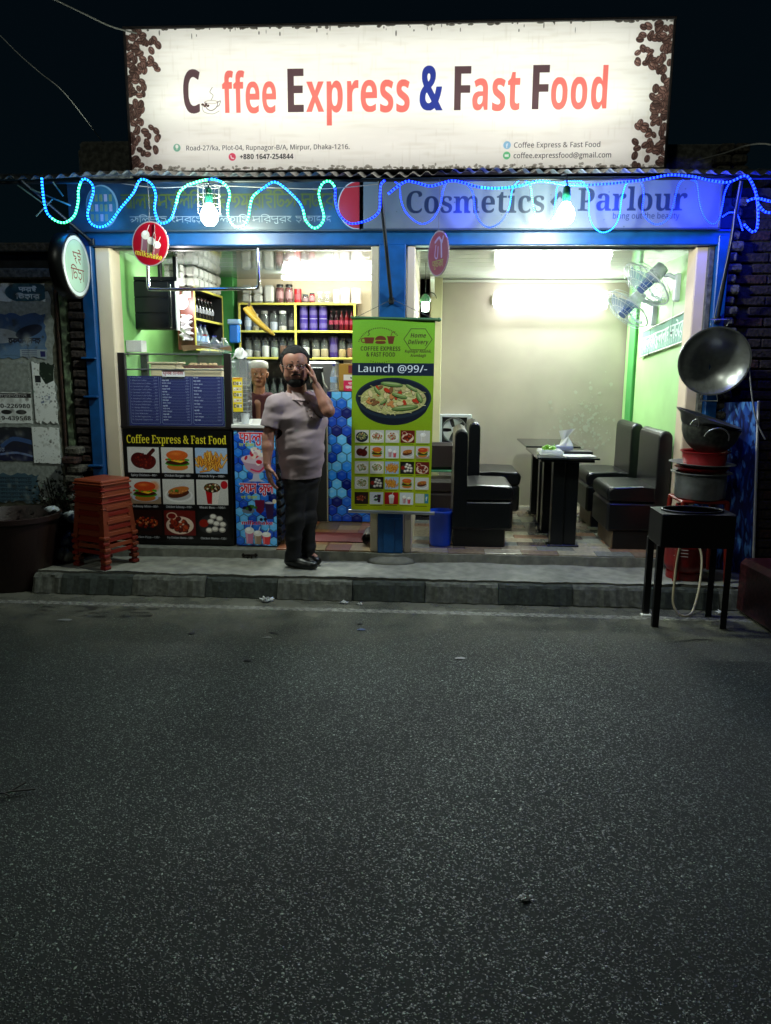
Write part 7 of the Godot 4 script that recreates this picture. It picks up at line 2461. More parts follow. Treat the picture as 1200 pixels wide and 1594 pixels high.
	for k in 9:
		var a := rng.randf() * TAU
		m.tube([V(0, 0, 0), V(cos(a) * 0.08, 0.35, sin(a) * 0.05), V(cos(a) * 0.2, 0.60 + rng.randf() * 0.14, sin(a) * 0.08)], 0.005, 4)
	part("stems", m, mk("twig", Color(0.10, 0.08, 0.05), 0.9), c)
	m = MB.new()
	for k in 330:
		var p := V(rng.randfn(0, 0.11), 0.54 + rng.randfn(0, 0.10), rng.randfn(0, 0.06))
		var q := Basis.from_euler(V(rng.randf() * TAU, rng.randf() * TAU, rng.randf() * TAU))
		var l := rng.randf_range(0.02, 0.042)
		m.quad(p, p + q * V(l * 0.4, l * 0.5, 0.004), p + q * V(0, l, 0), p + q * V(-l * 0.4, l * 0.5, 0.004), q.z)
	part("leaves", m, mk("shrub leaf", Color(0.05, 0.09, 0.04), 0.5), c).set_meta("kind", "stuff")
	# rubbish by the bin
	var bags := [["crumpled white plastic bag of rubbish on the bricks by the bin", V(-2.84, 0.50, 0.16), V(0.09, 0.05, 0.07), Color(0.62, 0.66, 0.68)], ["blue plastic rubbish bag on the ground by the bin", V(-2.83, 0.32, 0.25), V(0.10, 0.08, 0.08), Color(0.05, 0.12, 0.32)], ["dull grey rubble bag lying lowest between bin and stools", V(-2.87, 0.22, 0.30), V(0.07, 0.06, 0.07), Color(0.36, 0.36, 0.33)], ["small pale scrap of plastic on the rim of the woven bin", V(-2.94, 0.59, 0.34), V(0.05, 0.025, 0.04), Color(0.66, 0.70, 0.72)]]
	for q in bags:
		m = MB.new()
		var ph := rng.randf() * 6.0
		m.surf(func(u: float, v: float) -> Vector3:
			var a := u * TAU
			var e := (v - 0.5) * PI
			var r := cos(e) * (1.0 + 0.18 * sin(a * 3.0 + ph + v * 6.0) + 0.12 * sin(a * 7.0 + v * 11.0))
			return V(cos(a) * r * q[2].x, sin(e) * q[2].y * (1.0 + 0.15 * sin(a * 5.0 + ph)), sin(a) * r * q[2].z), 26, 12)
		var o := part(numbered("rubbish_bag"), m, mk("bag %s" % q[3].to_html(false), q[3], 0.35), self, q[1])
		meta(o, q[0], "rubbish")


func neighbours() -> void:
	# ---- plastered wall with posters, left
	var w := thing("poster_wall", "stained plaster wall covered in torn posters at far left", "wall")
	var m := MB.new()
	m.box(V(-4.2, 1.2, -0.075), V(2.46, 2.4, 0.15), 0.01)
	part("wall", m, mk("stained plaster", Color(0.42, 0.42, 0.35), 0.92, 0, "concrete", 0.9, 0.5), w)
	m = MB.new()
	m.box(V(-4.2, 2.39, 0.0), V(2.6, 0.08, 0.10), 0.012)
	part("coping", m, mk("coping cement", Color(0.45, 0.43, 0.38), 0.95, 0, "concrete", 1.5, 0.6), w)
	m = MB.new()
	m.box(V(-2.905, 1.28, -0.05), V(0.072, 2.5, 0.12), 0.014)
	part("edge_post", m, mk("mossy post", Color(0.40, 0.47, 0.36), 0.9, 0, "stain", 1.2, 0.4), w)
	m = MB.new()
	m.box(V(-2.955, 1.2, 0.004), V(0.018, 2.2, 0.02), 0.004)
	part("rust_strip", m, mk("rusty strip", Color(0.22, 0.12, 0.06), 0.9, 0, "stain", 3.0), w)
	m = MB.new()
	var rgp := RandomNumberGenerator.new()
	rgp.seed = 77
	var pp := PackedVector2Array()
	for i in 22: pp.append(Vector2(-3.62 + 0.60 * i / 22.0, 0.60 + 0.05 * rgp.randf()))
	for i in 40: pp.append(Vector2(-3.02 + 0.035 * rgp.randf(), 0.62 + 1.62 * i / 40.0))
	for i in 22: pp.append(Vector2(-3.02 - 0.60 * i / 22.0, 2.24 + 0.05 * rgp.randf()))
	for i in 8: pp.append(Vector2(-3.62, 2.24 - 1.62 * i / 8.0))
	m.extrude(pp, 0.0012, Transform3D(Basis(), V(0, 0, 0.0022)))
	part("old_paper_layer", m, mk("old paper", Color(0.60, 0.63, 0.61), 0.9, 0, "smooth", 2.2), w)
	# posters
	var P := [
		["wide white poster with a teal oval, topmost on the poster wall", -3.62, -3.04, 2.325, 2.18, "oval"],
		["torn blue and white poster below the teal one", -3.62, -3.05, 2.10, 1.735, "blue"],
		["dark torn poster scrap with ragged foot", -3.62, -3.195, 1.865, 1.74, "dark"],
		["grey handbill with smeared pictures, middle of the poster wall", -3.62, -3.205, 1.72, 1.49, "smear"],
		["white printed notice with black telephone numbers", -3.62, -3.215, 1.478, 1.225, "phone"],
		["deep blue advertisement lowest in the left column", -3.62, -3.235, 1.202, 0.92, "ad"],
		["narrow half-torn leaflet with a green corner", -3.19, -3.0, 1.72, 1.225, "leaf"],
		["blank stained paper sheet low beside the rusty strip", -3.228, -3.0, 1.205, 0.905, "blank"],
		["pale blue ragged paper above the bin", -3.62, -3.20, 0.83, 0.565, "rag"]]
	for k in P.size():
		var q = P[k]
		var wd: float = q[2] - q[1]
		var ht: float = q[3] - q[4]
		var pw := 200
		var ph := int(pw * ht / wd)
		var cv := Cv.new(pw, ph, Color(0.88, 0.90, 0.89), 50 + k)
		match q[5]:
			"oval":
				cv.oval(150, ph * 0.5, 62, ph * 0.55, Color(0.06, 0.26, 0.32))
				bn(cv, "f-r-I", 128, ph * 0.25, ph * 0.2, 3, Color(0.8, 0.84, 0.84), 48)
				bn(cv, "i-c-D-aa-r", 118, ph * 0.62, ph * 0.2, 3, Color(0.8, 0.84, 0.84), 66)
				cv.oval(56, ph * 0.45, 8, 8, Color(0.4, 0.42, 0.42))
			"blue":
				cv.grad(0, 0, pw, ph, Color(0.16, 0.28, 0.46), Color(0.36, 0.48, 0.60))
				cv.oval(60, ph * 0.5, 60, ph * 0.16, Color(0.74, 0.78, 0.80))
				cv.oval(150, ph * 0.4, 40, ph * 0.12, Color(0.05, 0.1, 0.2), -0.3)
				bn(cv, "T-k-A-l-m-p-D", 90, ph * 0.55, 12, 3, Color(0.05, 0.08, 0.16), 90)
				cv.rect(120, ph * 0.78, 80, ph * 0.22, Color(0.55, 0.60, 0.64))
				for j in 4: cv.line([Vector2(126, ph * (0.81 + j * 0.045)), Vector2(168, ph * (0.81 + j * 0.045))], 1.6, Color(0.2, 0.25, 0.4))
				cv.rect(178, ph * 0.82, 14, ph * 0.12, Color(0.08, 0.1, 0.34))
			"dark":
				cv.im.fill(Color(0.04, 0.055, 0.11))
				cv.blot(14, 5, 20, Color(0.5, 0.52, 0.5), 0.6, Rect2(0, 0, 200, 8))
			"smear":
				bn(cv, "i-k-D-m-s-T- -d-l-aa-p-aa-r", 10, 8, 13, 3, Color(0.12, 0.12, 0.12), 170)
				cv.blot(70, 4, 16, Color(0.12, 0.13, 0.12), 0.8, Rect2(0, 34, 120, ph - 50))
				cv.poly([Vector2(120, 44), Vector2(196, 40), Vector2(190, ph - 12), Vector2(150, ph - 24)], Color(0.62, 0.64, 0.60))
			"phone":
				cv.rect(0, 4, 200, 18, Color(0.10, 0.10, 0.10))
				bn(cv, "d-k-aa-k-D-m-t-aa-l", 12, 9, 10, 2, Color(0.7, 0.7, 0.7), 170)
				cv.text("01730-226980", bold, 6, 62, 16, Color(0.08, 0.08, 0.08), 186)
				for j in 3: cv.oval(34 + j * 60, 78, 22, 9, Color(0.12, 0.12, 0.12))
				cv.text("01819-439568", bold, 6, 110, 16, Color(0.08, 0.08, 0.08), 186)
			"ad":
				cv.grad(0, 0, pw, ph, Color(0.10, 0.12, 0.14), Color(0.04, 0.06, 0.22))
				cv.curve([Vector2(70, ph * 0.55), Vector2(120, ph * 0.35), Vector2(200, ph * 0.45)], 18, Color(0.20, 0.32, 0.52))
				cv.rect(0, ph * 0.4, 60, 22, Color(0.42, 0.48, 0.52))
				bn(cv, "l-D-m-aa-T", 8, ph * 0.62, 14, 3, Color(0.5, 0.55, 0.66), 70)
				cv.curve([Vector2(60, ph * 0.8), Vector2(130, ph * 0.75), Vector2(200, ph * 0.85)], 9, Color(0.4, 0.48, 0.66))
			"leaf":
				cv.poly([Vector2(70, 0), Vector2(200, 10), Vector2(180, ph * 0.3), Vector2(110, ph * 0.36), Vector2(60, ph * 0.2)], Color(0.05, 0.13, 0.07))
				cv.rect(20, ph * 0.22, 50, ph * 0.11, Color(0.08, 0.1, 0.12))
				cv.blot(60, 4, 14, Color(0.16, 0.17, 0.17), 0.7, Rect2(0, ph * 0.35, 200, ph * 0.4))
				cv.blot(12, 8, 18, Color(0.10, 0.18, 0.36), 0.8, Rect2(60, ph * 0.5, 90, ph * 0.16))
			"blank": cv.blot(40, 3, 9, Color(0.25, 0.25, 0.24), 0.6)
			"rag":
				cv.im.fill(Color(0.22, 0.34, 0.40))
				for j in 7: bn(cv, "T-k-m-l-aa-s-p-D", 20, 20 + j * 15, 9, 2, Color(0.10, 0.18, 0.24), 150)
		cv.blot(26, 3, 14, Color(0.18, 0.17, 0.14), 0.6)
		cv.blot(16, 6, 26, Color(0.62, 0.63, 0.60), 0.6)
		cv.grain(0.08)
		# torn outline
		var rg := RandomNumberGenerator.new()
		rg.seed = 900 + k
		var po := PackedVector2Array()
		var n := 14
		var rag := 0.020 if q[5] in ["blue", "dark", "rag", "leaf", "smear"] else 0.006
		for i in n: po.append(Vector2(q[1] + wd * i / n, q[4] + rg.randf() * rag * 1.5))
		for i in n: po.append(Vector2(q[2] - rg.randf() * rag, q[4] + ht * i / n))
		for i in n: po.append(Vector2(q[2] - wd * i / n, q[3] - rg.randf() * rag * 1.5))
		for i in n: po.append(Vector2(q[1], q[3] - ht * i / n))
		m = MB.new()
		m.extrude(po, 0.0016, Transform3D(Basis(), V(0, 0, 0.0045 + 0.0022 * (k % 4))), Rect2(q[1], q[4], wd, ht))
		meta(part(numbered("poster"), m, pic(cv, 0.75), self), q[0], "poster", "posters pasted on the left wall")
	# ---- bare brick strips either side of the shop, each brick a piece
	var b1 := mk("dark old brick", Color(0.17, 0.13, 0.11), 0.95, 0, "stain", 2.6, 0.7)
	var b2 := mk("cement smeared brick", Color(0.34, 0.33, 0.29), 0.95, 0, "stain", 2.6, 0.7)
	var b3 := mk("dull red brick", Color(0.22, 0.12, 0.09), 0.95, 0, "stain", 2.6, 0.7)
	var mort := mk("dark mortar", Color(0.20, 0.20, 0.18), 0.95, 0, "concrete", 2.0, 0.5)
	var lw := thing("brick_pier", "broken brick pier in the gap between poster wall and blue post", "wall")
	m = MB.new()
	m.box(V(-2.80, 1.4, -0.09), V(0.16, 2.6, 0.13))
	part("mortar_core", m, mort, lw)
	for k in 32:
		var y := 0.20 + k * 0.075
		var wd := 0.115 + (0.035 if k % 2 else 0.0)
		m = MB.new()
		m.box(Vector3.ZERO, V(wd, 0.062, 0.11), 0.012, Basis.from_euler(V(rng.randfn(0, 0.03), rng.randfn(0, 0.06), rng.randfn(0, 0.03))))
		part("brick", m, b1 if k > 11 else [b2, b3, b1][k % 3], lw, V(-2.795 + 0.012 * (k % 2), y, -0.02 + rng.randf_range(-0.012, 0.012)))
		if k < 12:
			m = MB.new()
			m.box(Vector3.ZERO, V(0.12, 0.062, 0.12), 0.014, Basis.from_euler(V(0, rng.randfn(0, 0.12), rng.randfn(0, 0.04))))
			part("brick", m, b2 if k % 3 != 1 else b3, lw, V(-2.83 + 0.03 * (k % 2) - 0.004 * k, y, 0.09 + rng.randf_range(-0.01, 0.03)))
		if k < 7:
			m = MB.new()
			m.box(Vector3.ZERO, V(0.13, 0.06, 0.12), 0.014, Basis.from_euler(V(0, rng.randfn(0, 0.15), rng.randfn(0, 0.05))))
			part("brick", m, b1 if k % 2 else b2, lw, V(-2.92 + 0.02 * (k % 2), y, 0.06))
	var rw := thing("brick_wall", "dark bare brick wall beyond the right blue post with toothed end", "wall")
	m = MB.new()
	m.box(V(3.3, 1.5, -0.12), V(2.2, 3.0, 0.16))
	part("mortar_core", m, mort, rw)
	for k in 36:
		var y := 0.20 + k * 0.077
		m = MB.new()
		var tw := 0.11 if k % 2 else 0.075
		m.box(Vector3.ZERO, V(tw, rng.randf_range(0.058, 0.07), 0.09), 0.016, Basis.from_euler(V(0, rng.randfn(0, 0.08), rng.randfn(0, 0.04))))
		part("brick", m, b2, rw, V(2.15 + tw * 0.5 - 0.005, y, 0.0 + rng.randf_range(-0.01, 0.01)))
		var x := 2.215 + (0.125 if k % 2 else 0.0)
		for j in 3:
			m = MB.new()
			m.box(Vector3.ZERO, V(0.235, 0.064, 0.06), 0.007)
			part("brick", m, b1 if (k * 7 + j * 3) % 4 else b3, rw, V(x + 0.12 + j * 0.245, y, -0.045 + rng.randf_range(-0.004, 0.004)))
	# dark mass of buildings behind on both sides
	for q in [["dark low shed roof beyond the poster wall", V(-5.0, 1.35, -2.6), V(4.0, 2.7, 3.0)], ["dark plain house side beyond the brick wall", V(4.6, 1.55, -2.4), V(4.0, 3.1, 4.0)]]:
		m = MB.new()
		m.box(q[1], q[2], 0.02)
		var o := thing("neighbour_house", q[0], "building")
		part("wall", m, mk("night wall", Color(0.16, 0.17, 0.16), 0.9, 0, "concrete", 0.5), o)
		m = MB.new()
		m.box(q[1] + V(0, q[2].y * 0.5 + 0.04, 0.05), V(q[2].x + 0.1, 0.08, q[2].z + 0.1), 0.01)
		part("roof_edge", m, mats["coping cement"], o)


class Field:  # joins tapered bones into one smooth skin: distances on a grid, then surface nets
	var B := []
	var cell := 0.012
	var lo := Vector3.ZERO
	var n := Vector3i.ZERO
	var D := PackedFloat32Array()

	func bone(a: Vector3, b: Vector3, ra: float, rb: float, k := 0.02) -> void:
		B.append([a, b, ra, rb, k])

	func build(m: MB, cellsize: float, cuts := [], folds := 0.0) -> void:  # cuts: [point, outward normal] planes that end the cloth
		cell = cellsize
		var hi := Vector3(-1e9, -1e9, -1e9)
		lo = Vector3(1e9, 1e9, 1e9)
		for q in B:
			var r: float = maxf(q[2], q[3]) + cell * 3.0
			var rr := Vector3(r, r, r)
			lo = lo.min(q[0] - rr).min(q[1] - rr)
			hi = hi.max(q[0] + rr).max(q[1] + rr)
		n = Vector3i(((hi - lo) / cell).ceil()) + Vector3i.ONE
		D.resize(n.x * n.y * n.z)
		D.fill(0.2)
		for q in B:
			var a: Vector3 = q[0]
			var b: Vector3 = q[1]
			var k: float = q[4]
			var r: float = maxf(q[2], q[3]) + k + cell * 2.0
			var rr := Vector3(r, r, r)
			var c0 := Vector3i(((a.min(b) - rr - lo) / cell).floor()).clamp(Vector3i.ZERO, n - Vector3i.ONE)
			var c1 := Vector3i(((a.max(b) + rr - lo) / cell).ceil()).clamp(Vector3i.ZERO, n - Vector3i.ONE)
			var ab := b - a
			var l2 := maxf(ab.length_squared(), 1e-9)
			var dr: float = q[3] - q[2]
			var r0: float = q[2]
			for z in range(c0.z, c1.z + 1):
				for y in range(c0.y, c1.y + 1):
					var i := (z * n.y + y) * n.x + c0.x
					var p := lo + Vector3(c0.x, y, z) * cell
					for x in range(c0.x, c1.x + 1):
						var ap := p - a
						var t := clampf(ap.dot(ab) / l2, 0.0, 1.0)
						var d := (ap - ab * t).length() - (r0 + dr * t)
						var o := D[i]
						var h := maxf(k - absf(o - d), 0.0) / k
						D[i] = minf(o, d) - h * h * k * 0.25
						i += 1
						p.x += cell
		if folds > 0.0:
			var fn := FastNoiseLite.new()
			fn.seed = 6
			fn.noise_type = FastNoiseLite.TYPE_SIMPLEX_SMOOTH
			fn.fractal_type = FastNoiseLite.FRACTAL_FBM
			fn.fractal_octaves = 2
			fn.fractal_gain = 0.35
			fn.frequency = 6.5
			for z in n.z:
				for y in n.y:
					var i := (z * n.y + y) * n.x
					for x in n.x:
						if absf(D[i]) < 0.04:
							var p := lo + Vector3(x, y, z) * cell
							D[i] -= folds * fn.get_noise_3d(p.x * 0.6 + p.y * 0.5, p.y * 1.25 - p.x * 0.5, p.z * 0.6 + p.y * 0.3)
						i += 1
		for c in cuts:
			var cp: Vector3 = c[0]
			var cn: Vector3 = c[1]
			var lim: float = c[2] if c.size() > 2 else 1e9
			for z in n.z:
				for y in n.y:
					var i := (z * n.y + y) * n.x
					for x in n.x:
						var p := lo + Vector3(x, y, z) * cell
						var s := (p - cp).dot(cn)
						if D[i] < s and (p - cp).length_squared() < lim * lim: D[i] = s
						i += 1
		nets(m)

	func hit(p: Vector3, d: Vector3) -> Vector3:  # where a line first meets the skin
		for k in 200:
			var q := Vector3i(((p - lo) / cell).round())
			if q.x >= 0 and q.y >= 0 and q.z >= 0 and q.x < n.x and q.y < n.y and q.z < n.z and D[(q.z * n.y + q.y) * n.x + q.x] < 0.0: return p
			p += d * 0.003
		return p

	func nets(m: MB) -> void:
		var nx := n.x
		var nxy := n.x * n.y
		var off := [0, 1, nx, nx + 1, nxy, nxy + 1, nxy + nx, nxy + nx + 1]
		var ed := [[0, 1], [2, 3], [4, 5], [6, 7], [0, 2], [1, 3], [4, 6], [5, 7], [0, 4], [1, 5], [2, 6], [3, 7]]
		var id := {}
		var pos := PackedVector3Array()
		var nor := PackedVector3Array()
		for z in n.z - 1:
			for y in n.y - 1:
				var i := z * nxy + y * nx
				for x in nx - 1:
					var d0 := D[i]
					if d0 < cell * 2.0 and d0 > -cell * 2.0:
						var mask := 0
						for c in 8:
							if D[i + off[c]] < 0.0: mask |= 1 << c
						if mask != 0 and mask != 255:
							var s := Vector3.ZERO
							var cnt := 0
							for e in ed:
								var da := D[i + off[e[0]]]
								var db := D[i + off[e[1]]]
								if (da < 0.0) != (db < 0.0):
									var t := da / (da - db)
									var pa := Vector3(e[0] & 1, (e[0] >> 1) & 1, e[0] >> 2)
									var pb := Vector3(e[1] & 1, (e[1] >> 1) & 1, e[1] >> 2)
									s += pa.lerp(pb, t)
									cnt += 1
							id[i] = pos.size()
							pos.append(lo + (Vector3(x, y, z) + s / cnt) * cell)
							var g := Vector3(D[i + 1] + D[i + off[3]] + D[i + off[5]] + D[i + off[7]] - d0 - D[i + off[2]] - D[i + off[4]] - D[i + off[6]],
								D[i + off[2]] + D[i + off[3]] + D[i + off[6]] + D[i + off[7]] - d0 - D[i + 1] - D[i + off[4]] - D[i + off[5]],
								D[i + off[4]] + D[i + off[5]] + D[i + off[6]] + D[i + off[7]] - d0 - D[i + 1] - D[i + off[2]] - D[i + off[3]])
							nor.append(g.normalized())
					i += 1
		var st := [1, nx, nxy]
		for i in id:
			for ax in 3:
				var u: int = st[(ax + 1) % 3]
				var v: int = st[(ax + 2) % 3]
				if (D[i] < 0.0) != (D[i + st[ax]] < 0.0):
					if id.has(i - u) and id.has(i - v) and id.has(i - u - v):
						var a: int = id[i]
						var b: int = id[i - u]
						var c: int = id[i - u - v]
						var d: int = id[i - v]
						m.tri(pos[a], pos[b], pos[c], nor[a], nor[b], nor[c])
						m.tri(pos[a], pos[c], pos[d], nor[a], nor[c], nor[d])


func hand(f: Field, wrist: Vector3, dir: Vector3, palm: Vector3, thumb_side: float, curl: float, s := 1.0) -> void:
	# dir: from the wrist to the knuckles; palm: the way the palm faces; the thumb leaves the side of the palm
	dir = dir.normalized()
	palm = (palm - dir * palm.dot(dir)).normalized()
	var side := dir.cross(palm).normalized() * thumb_side
	var kn := wrist + dir * 0.088 * s
	for k in 4:
		var o := side * (0.027 - 0.018 * k) * s
		f.bone(wrist + dir * 0.012 * s + o * 0.7, kn + o - dir * 0.006 * k * s, 0.014 * s, 0.0115 * s, 0.008)
		var p := kn + o - dir * 0.005 * k * s
		var d := (dir + side * (0.10 - 0.07 * k)).normalized()
		var ax := d.cross(palm).normalized()
		var ln: float = [0.040, 0.045, 0.041, 0.032][k] * s
		for j in 3:
			d = d.rotated(ax, curl * [0.6, 1.0, 0.7][j])
			var e: Vector3 = p + d * ln * [1.0, 0.68, 0.55][j]
			f.bone(p, e, (0.0098 - 0.0007 * j) * s, (0.0092 - 0.0009 * j) * s, 0.004)
			p = e
	var t0 := wrist + dir * 0.025 * s + side * 0.022 * s
	var t1 := t0 + (dir * 0.6 + side * 0.75 + palm * 0.25).normalized() * 0.045 * s
	var t2 := t1 + (dir * 0.85 + side * 0.25 + palm * 0.35).normalized() * 0.034 * s
	var t3 := t2 + (dir * 0.95 + palm * 0.35).normalized() * 0.026 * s
	f.bone(t0, t1, 0.015 * s, 0.0115 * s, 0.008)
	f.bone(t1, t2, 0.0110 * s, 0.0098 * s, 0.004)
	f.bone(t2, t3, 0.0098 * s, 0.008 * s, 0.004)


func head_bones(f: Field, T: Transform3D, s: float, fat: float) -> void:
	var q := func(a: Vector3, b: Vector3, ra: float, rb: float, k: float) -> void: f.bone(T * (a * s), T * (b * s), ra * s, rb * s, k * s)
	q.call(V(0, 0.045, -0.012), V(0, 0.048, 0.018), 0.090, 0.083, 0.02)
	q.call(V(0, 0.03, 0.02), V(0, -0.04, 0.026), 0.072, 0.062 + fat, 0.03)
	q.call(V(-0.03, -0.075, 0.018), V(0.03, -0.075, 0.018), 0.042 + fat, 0.042 + fat, 0.03)
	q.call(V(-0.012, -0.103, 0.05), V(0.012, -0.103, 0.05), 0.027 + fat * 0.5, 0.027 + fat * 0.5, 0.025)
	for x in [-1, 1]:
		q.call(V(0.040 * x, -0.020, 0.052), V(0.045 * x, -0.045, 0.045), 0.031 + fat * 0.6, 0.028 + fat, 0.025)
		q.call(V(0.014 * x, 0.030, 0.089), V(0.046 * x, 0.030, 0.072), 0.012, 0.012, 0.016)
		q.call(V(0.090 * x, 0.012, -0.010), V(0.087 * x, -0.028, 0.0), 0.014, 0.009, 0.006)
		q.call(V(0.098 * x, 0.008, -0.018), V(0.094 * x, -0.012, -0.014), 0.010, 0.008, 0.006)
		q.call(V(0.012 * x, -0.022, 0.100), V(0.010 * x, -0.020, 0.098), 0.011, 0.011, 0.008)
	q.call(V(0, 0.018, 0.093), V(0, -0.016, 0.112), 0.011, 0.0145, 0.012)
	q.call(V(-0.018, -0.058, 0.083), V(0.018, -0.058, 0.083), 0.013, 0.013, 0.014)
	q.call(V(0, -0.06, -0.02), V(0, -0.19, -0.045), 0.058 + fat, 0.062 + fat, 0.03)


func face(o: Node3D, T: Transform3D, s: float, skin_lip: Material) -> void:
	var white := mk("eye white", Color(0.72, 0.70, 0.68), 0.3)
	var iris := mk("eye dark", Color(0.02, 0.015, 0.012), 0.2)
	var hair: Material = mats["black hair"]
	for x in [-1, 1]:
		var m := MB.new()
		m.ball(T * (V(0.034 * x, 0.009, 0.0835) * s), V(0.0155, 0.0080, 0.010) * s, 12, 8, T.basis)
		var ey := part("eye", m, white, o)
		m = MB.new()
		m.ball(T * (V(0.034 * x, 0.009, 0.0925) * s), V(0.0062, 0.0066, 0.004) * s, 10, 6, T.basis)
		part("iris", m, iris, ey)
		m = MB.new()
		var br := []
		for k in 5: br.append(T * (V((0.013 + 0.010 * k) * x, 0.037 + 0.006 * sin(k * 0.8), 0.103 - 0.0040 * k - 0.0006 * k * k) * s))
		m.tube(br, 0.0050 * s, 6)
		part("eyebrow", m, hair, o)
	var l := MB.new()
	l.ball(T * (V(0, -0.0545, 0.094) * s), V(0.023, 0.0048, 0.007) * s, 12, 6, T.basis)
	l.ball(T * (V(0, -0.064, 0.0925) * s), V(0.019, 0.0058, 0.007) * s, 12, 6, T.basis)
	part("lips", l, skin_lip, o)


func people() -> void:
	var hair := mk("black hair", Color(0.016, 0.013, 0.012), 0.9, 0, "grain", 20.0)
	# ---- the man on the phone, standing on the pavement, turned to the right, looking at the street
	var skin := mk("brown skin", Color(0.62, 0.43, 0.36), 0.5)
	skin.subsurf_scatter_enabled = true
	skin.subsurf_scatter_strength = 0.06
	var o := thing("person", "man in a mauve polo shirt and dark trousers holding a phone to his ear", "person")
	var m := MB.new()
	var f := Field.new()
	var RS := V(-1.165, 1.415, 0.345)
	var RE := V(-1.222, 1.175, 0.375)
	var RW := V(-1.222, 0.985, 0.425)
	var LS := V(-0.868, 1.430, 0.130)
	var LE := V(-0.772, 1.375, 0.345)
	var LW := V(-0.868, 1.560, 0.315)
	# skin under the clothes, arms, neck
	f.bone(V(-1.0, 0.92, 0.22), V(-1.015, 1.36, 0.235), 0.095, 0.095, 0.05)
	f.bone(V(-1.10, 1.38, 0.29), V(-0.93, 1.40, 0.18), 0.07, 0.07, 0.04)
	f.bone(V(-1.01, 1.40, 0.235), V(-1.02, 1.56, 0.262), 0.066, 0.066, 0.03)
	f.bone(RS, RE, 0.052, 0.043, 0.03)
	f.bone(RE, RE.lerp(RW, 0.35), 0.043, 0.043, 0.02)
	f.bone(RE.lerp(RW, 0.35), RW, 0.043, 0.029, 0.02)
	f.bone(LS, LE, 0.052, 0.045, 0.03)
	f.bone(LE, LE.lerp(LW, 0.3), 0.045, 0.045, 0.02)
	f.bone(LE.lerp(LW, 0.3), LW, 0.045, 0.030, 0.02)
	for h in [[V(-1.035, 0.88, 0.265), V(-1.045, 0.54, 0.285), V(-1.063, 0.24, 0.275)], [V(-0.965, 0.88, 0.175), V(-0.965, 0.54, 0.195), V(-0.962, 0.24, 0.165)]]:
		f.bone(h[0], h[1], 0.075, 0.05, 0.03)
		f.bone(h[1], h[2], 0.05, 0.036, 0.03)
		f.bone(h[2], h[2] + V(0.06, -0.035, 0.03), 0.036, 0.03, 0.02)
	f.build(m, 0.012)
	f = Field.new()
	f.bone(RE.lerp(RW, 0.55), RW, 0.038, 0.027, 0.01)
	f.bone(RW, RW + V(0.003, -0.03, 0.003), 0.027, 0.026, 0.01)
	hand(f, RW + V(0.003, -0.012, 0.004), V(0.16, -1.0, 0.10), V(0.75, 0.1, -0.5), 1.0, 0.28, 1.06)
	f.build(m, 0.0042)
	f = Field.new()
	f.bone(LE.lerp(LW, 0.6), LW, 0.037, 0.028, 0.01)
	hand(f, LW + V(-0.002, 0.012, 0.0), V(-0.26, 1.0, -0.10), V(-0.95, -0.2, 0.05), 1.0, 0.42, 1.02)
	f.build(m, 0.0042)
	f = Field.new()
	var HT := Transform3D(Basis.from_euler(V(0.06, deg_to_rad(10), deg_to_rad(3))), V(-1.025, 1.695, 0.285))
	var hs := 1.08
	head_bones(f, HT, hs, 0.006)
	f.build(m, 0.0045)
	part("body", m, skin, o)
	face(o, HT, hs, mk("brown lips", Color(0.34, 0.16, 0.13), 0.45))
	# hair: a cap of the skull, receding at the front; beard along the jaw
	f = Field.new()
	f.bone(HT * (V(0, 0.048, -0.018) * hs), HT * (V(0, 0.052, 0.012) * hs), 0.100 * hs, 0.089 * hs, 0.02)
	f.bone(HT * (V(-0.02, -0.02, -0.04) * hs), HT * (V(0.02, -0.02, -0.04) * hs), 0.078 * hs, 0.078 * hs, 0.02)
	for x in [-1, 1]: f.bone(HT * (V(0.073 * x, 0.05, 0.0) * hs), HT * (V(0.078 * x, 0.01, 0.02) * hs), 0.026 * hs, 0.014 * hs, 0.02)
	for k in 90:
		var dv := V(rng.randfn(0, 1), absf(rng.randfn(0, 1)) + 0.1, rng.randfn(0, 1) - 0.3).normalized()
		f.bone(HT * ((V(0, 0.048, -0.008) + dv * V(0.094, 0.094, 0.104)) * hs), HT * ((V(0, 0.046, -0.010) + dv * V(0.094, 0.094, 0.104) + V(rng.randfn(0, 0.01), -0.012, -0.008)) * hs), 0.010, 0.007, 0.006)
	m = MB.new()
	f.build(m, 0.005, [[HT * (V(-0.020, 0.066, 0.074) * hs), HT.basis * V(-0.5, -0.40, 1).normalized()], [HT * (V(0.020, 0.066, 0.074) * hs), HT.basis * V(0.5, -0.40, 1).normalized()], [HT * (V(0, -0.035, 0) * hs), HT.basis * V(0, -1, 0.12).normalized()]])
	part("hair", m, hair, o)
	f = Field.new()
	f.bone(HT * (V(-0.032, -0.078, 0.020) * hs), HT * (V(0.032, -0.080, 0.020) * hs), 0.0465 * hs, 0.0465 * hs, 0.03)
	f.bone(HT * (V(-0.012, -0.106, 0.050) * hs), HT * (V(0.012, -0.106, 0.050) * hs), 0.0315 * hs, 0.0315 * hs, 0.03)
	f.bone(HT * (V(-0.016, -0.094, 0.060) * hs), HT * (V(0.016, -0.094, 0.060) * hs), 0.029 * hs, 0.029 * hs, 0.02)
	for x in [-1, 1]: f.bone(HT * (V(0.074 * x, -0.01, 0.012) * hs), HT * (V(0.060 * x, -0.07, 0.026) * hs), 0.016 * hs, 0.020 * hs, 0.02)
	m = MB.new()
	f.build(m, 0.005, [[HT * (V(0, -0.074, 0.095) * hs), HT.basis * V(0, 1, 0.1).normalized(), 0.060]])
	part("beard", m, hair, o)
	m = MB.new()
	var mo := []
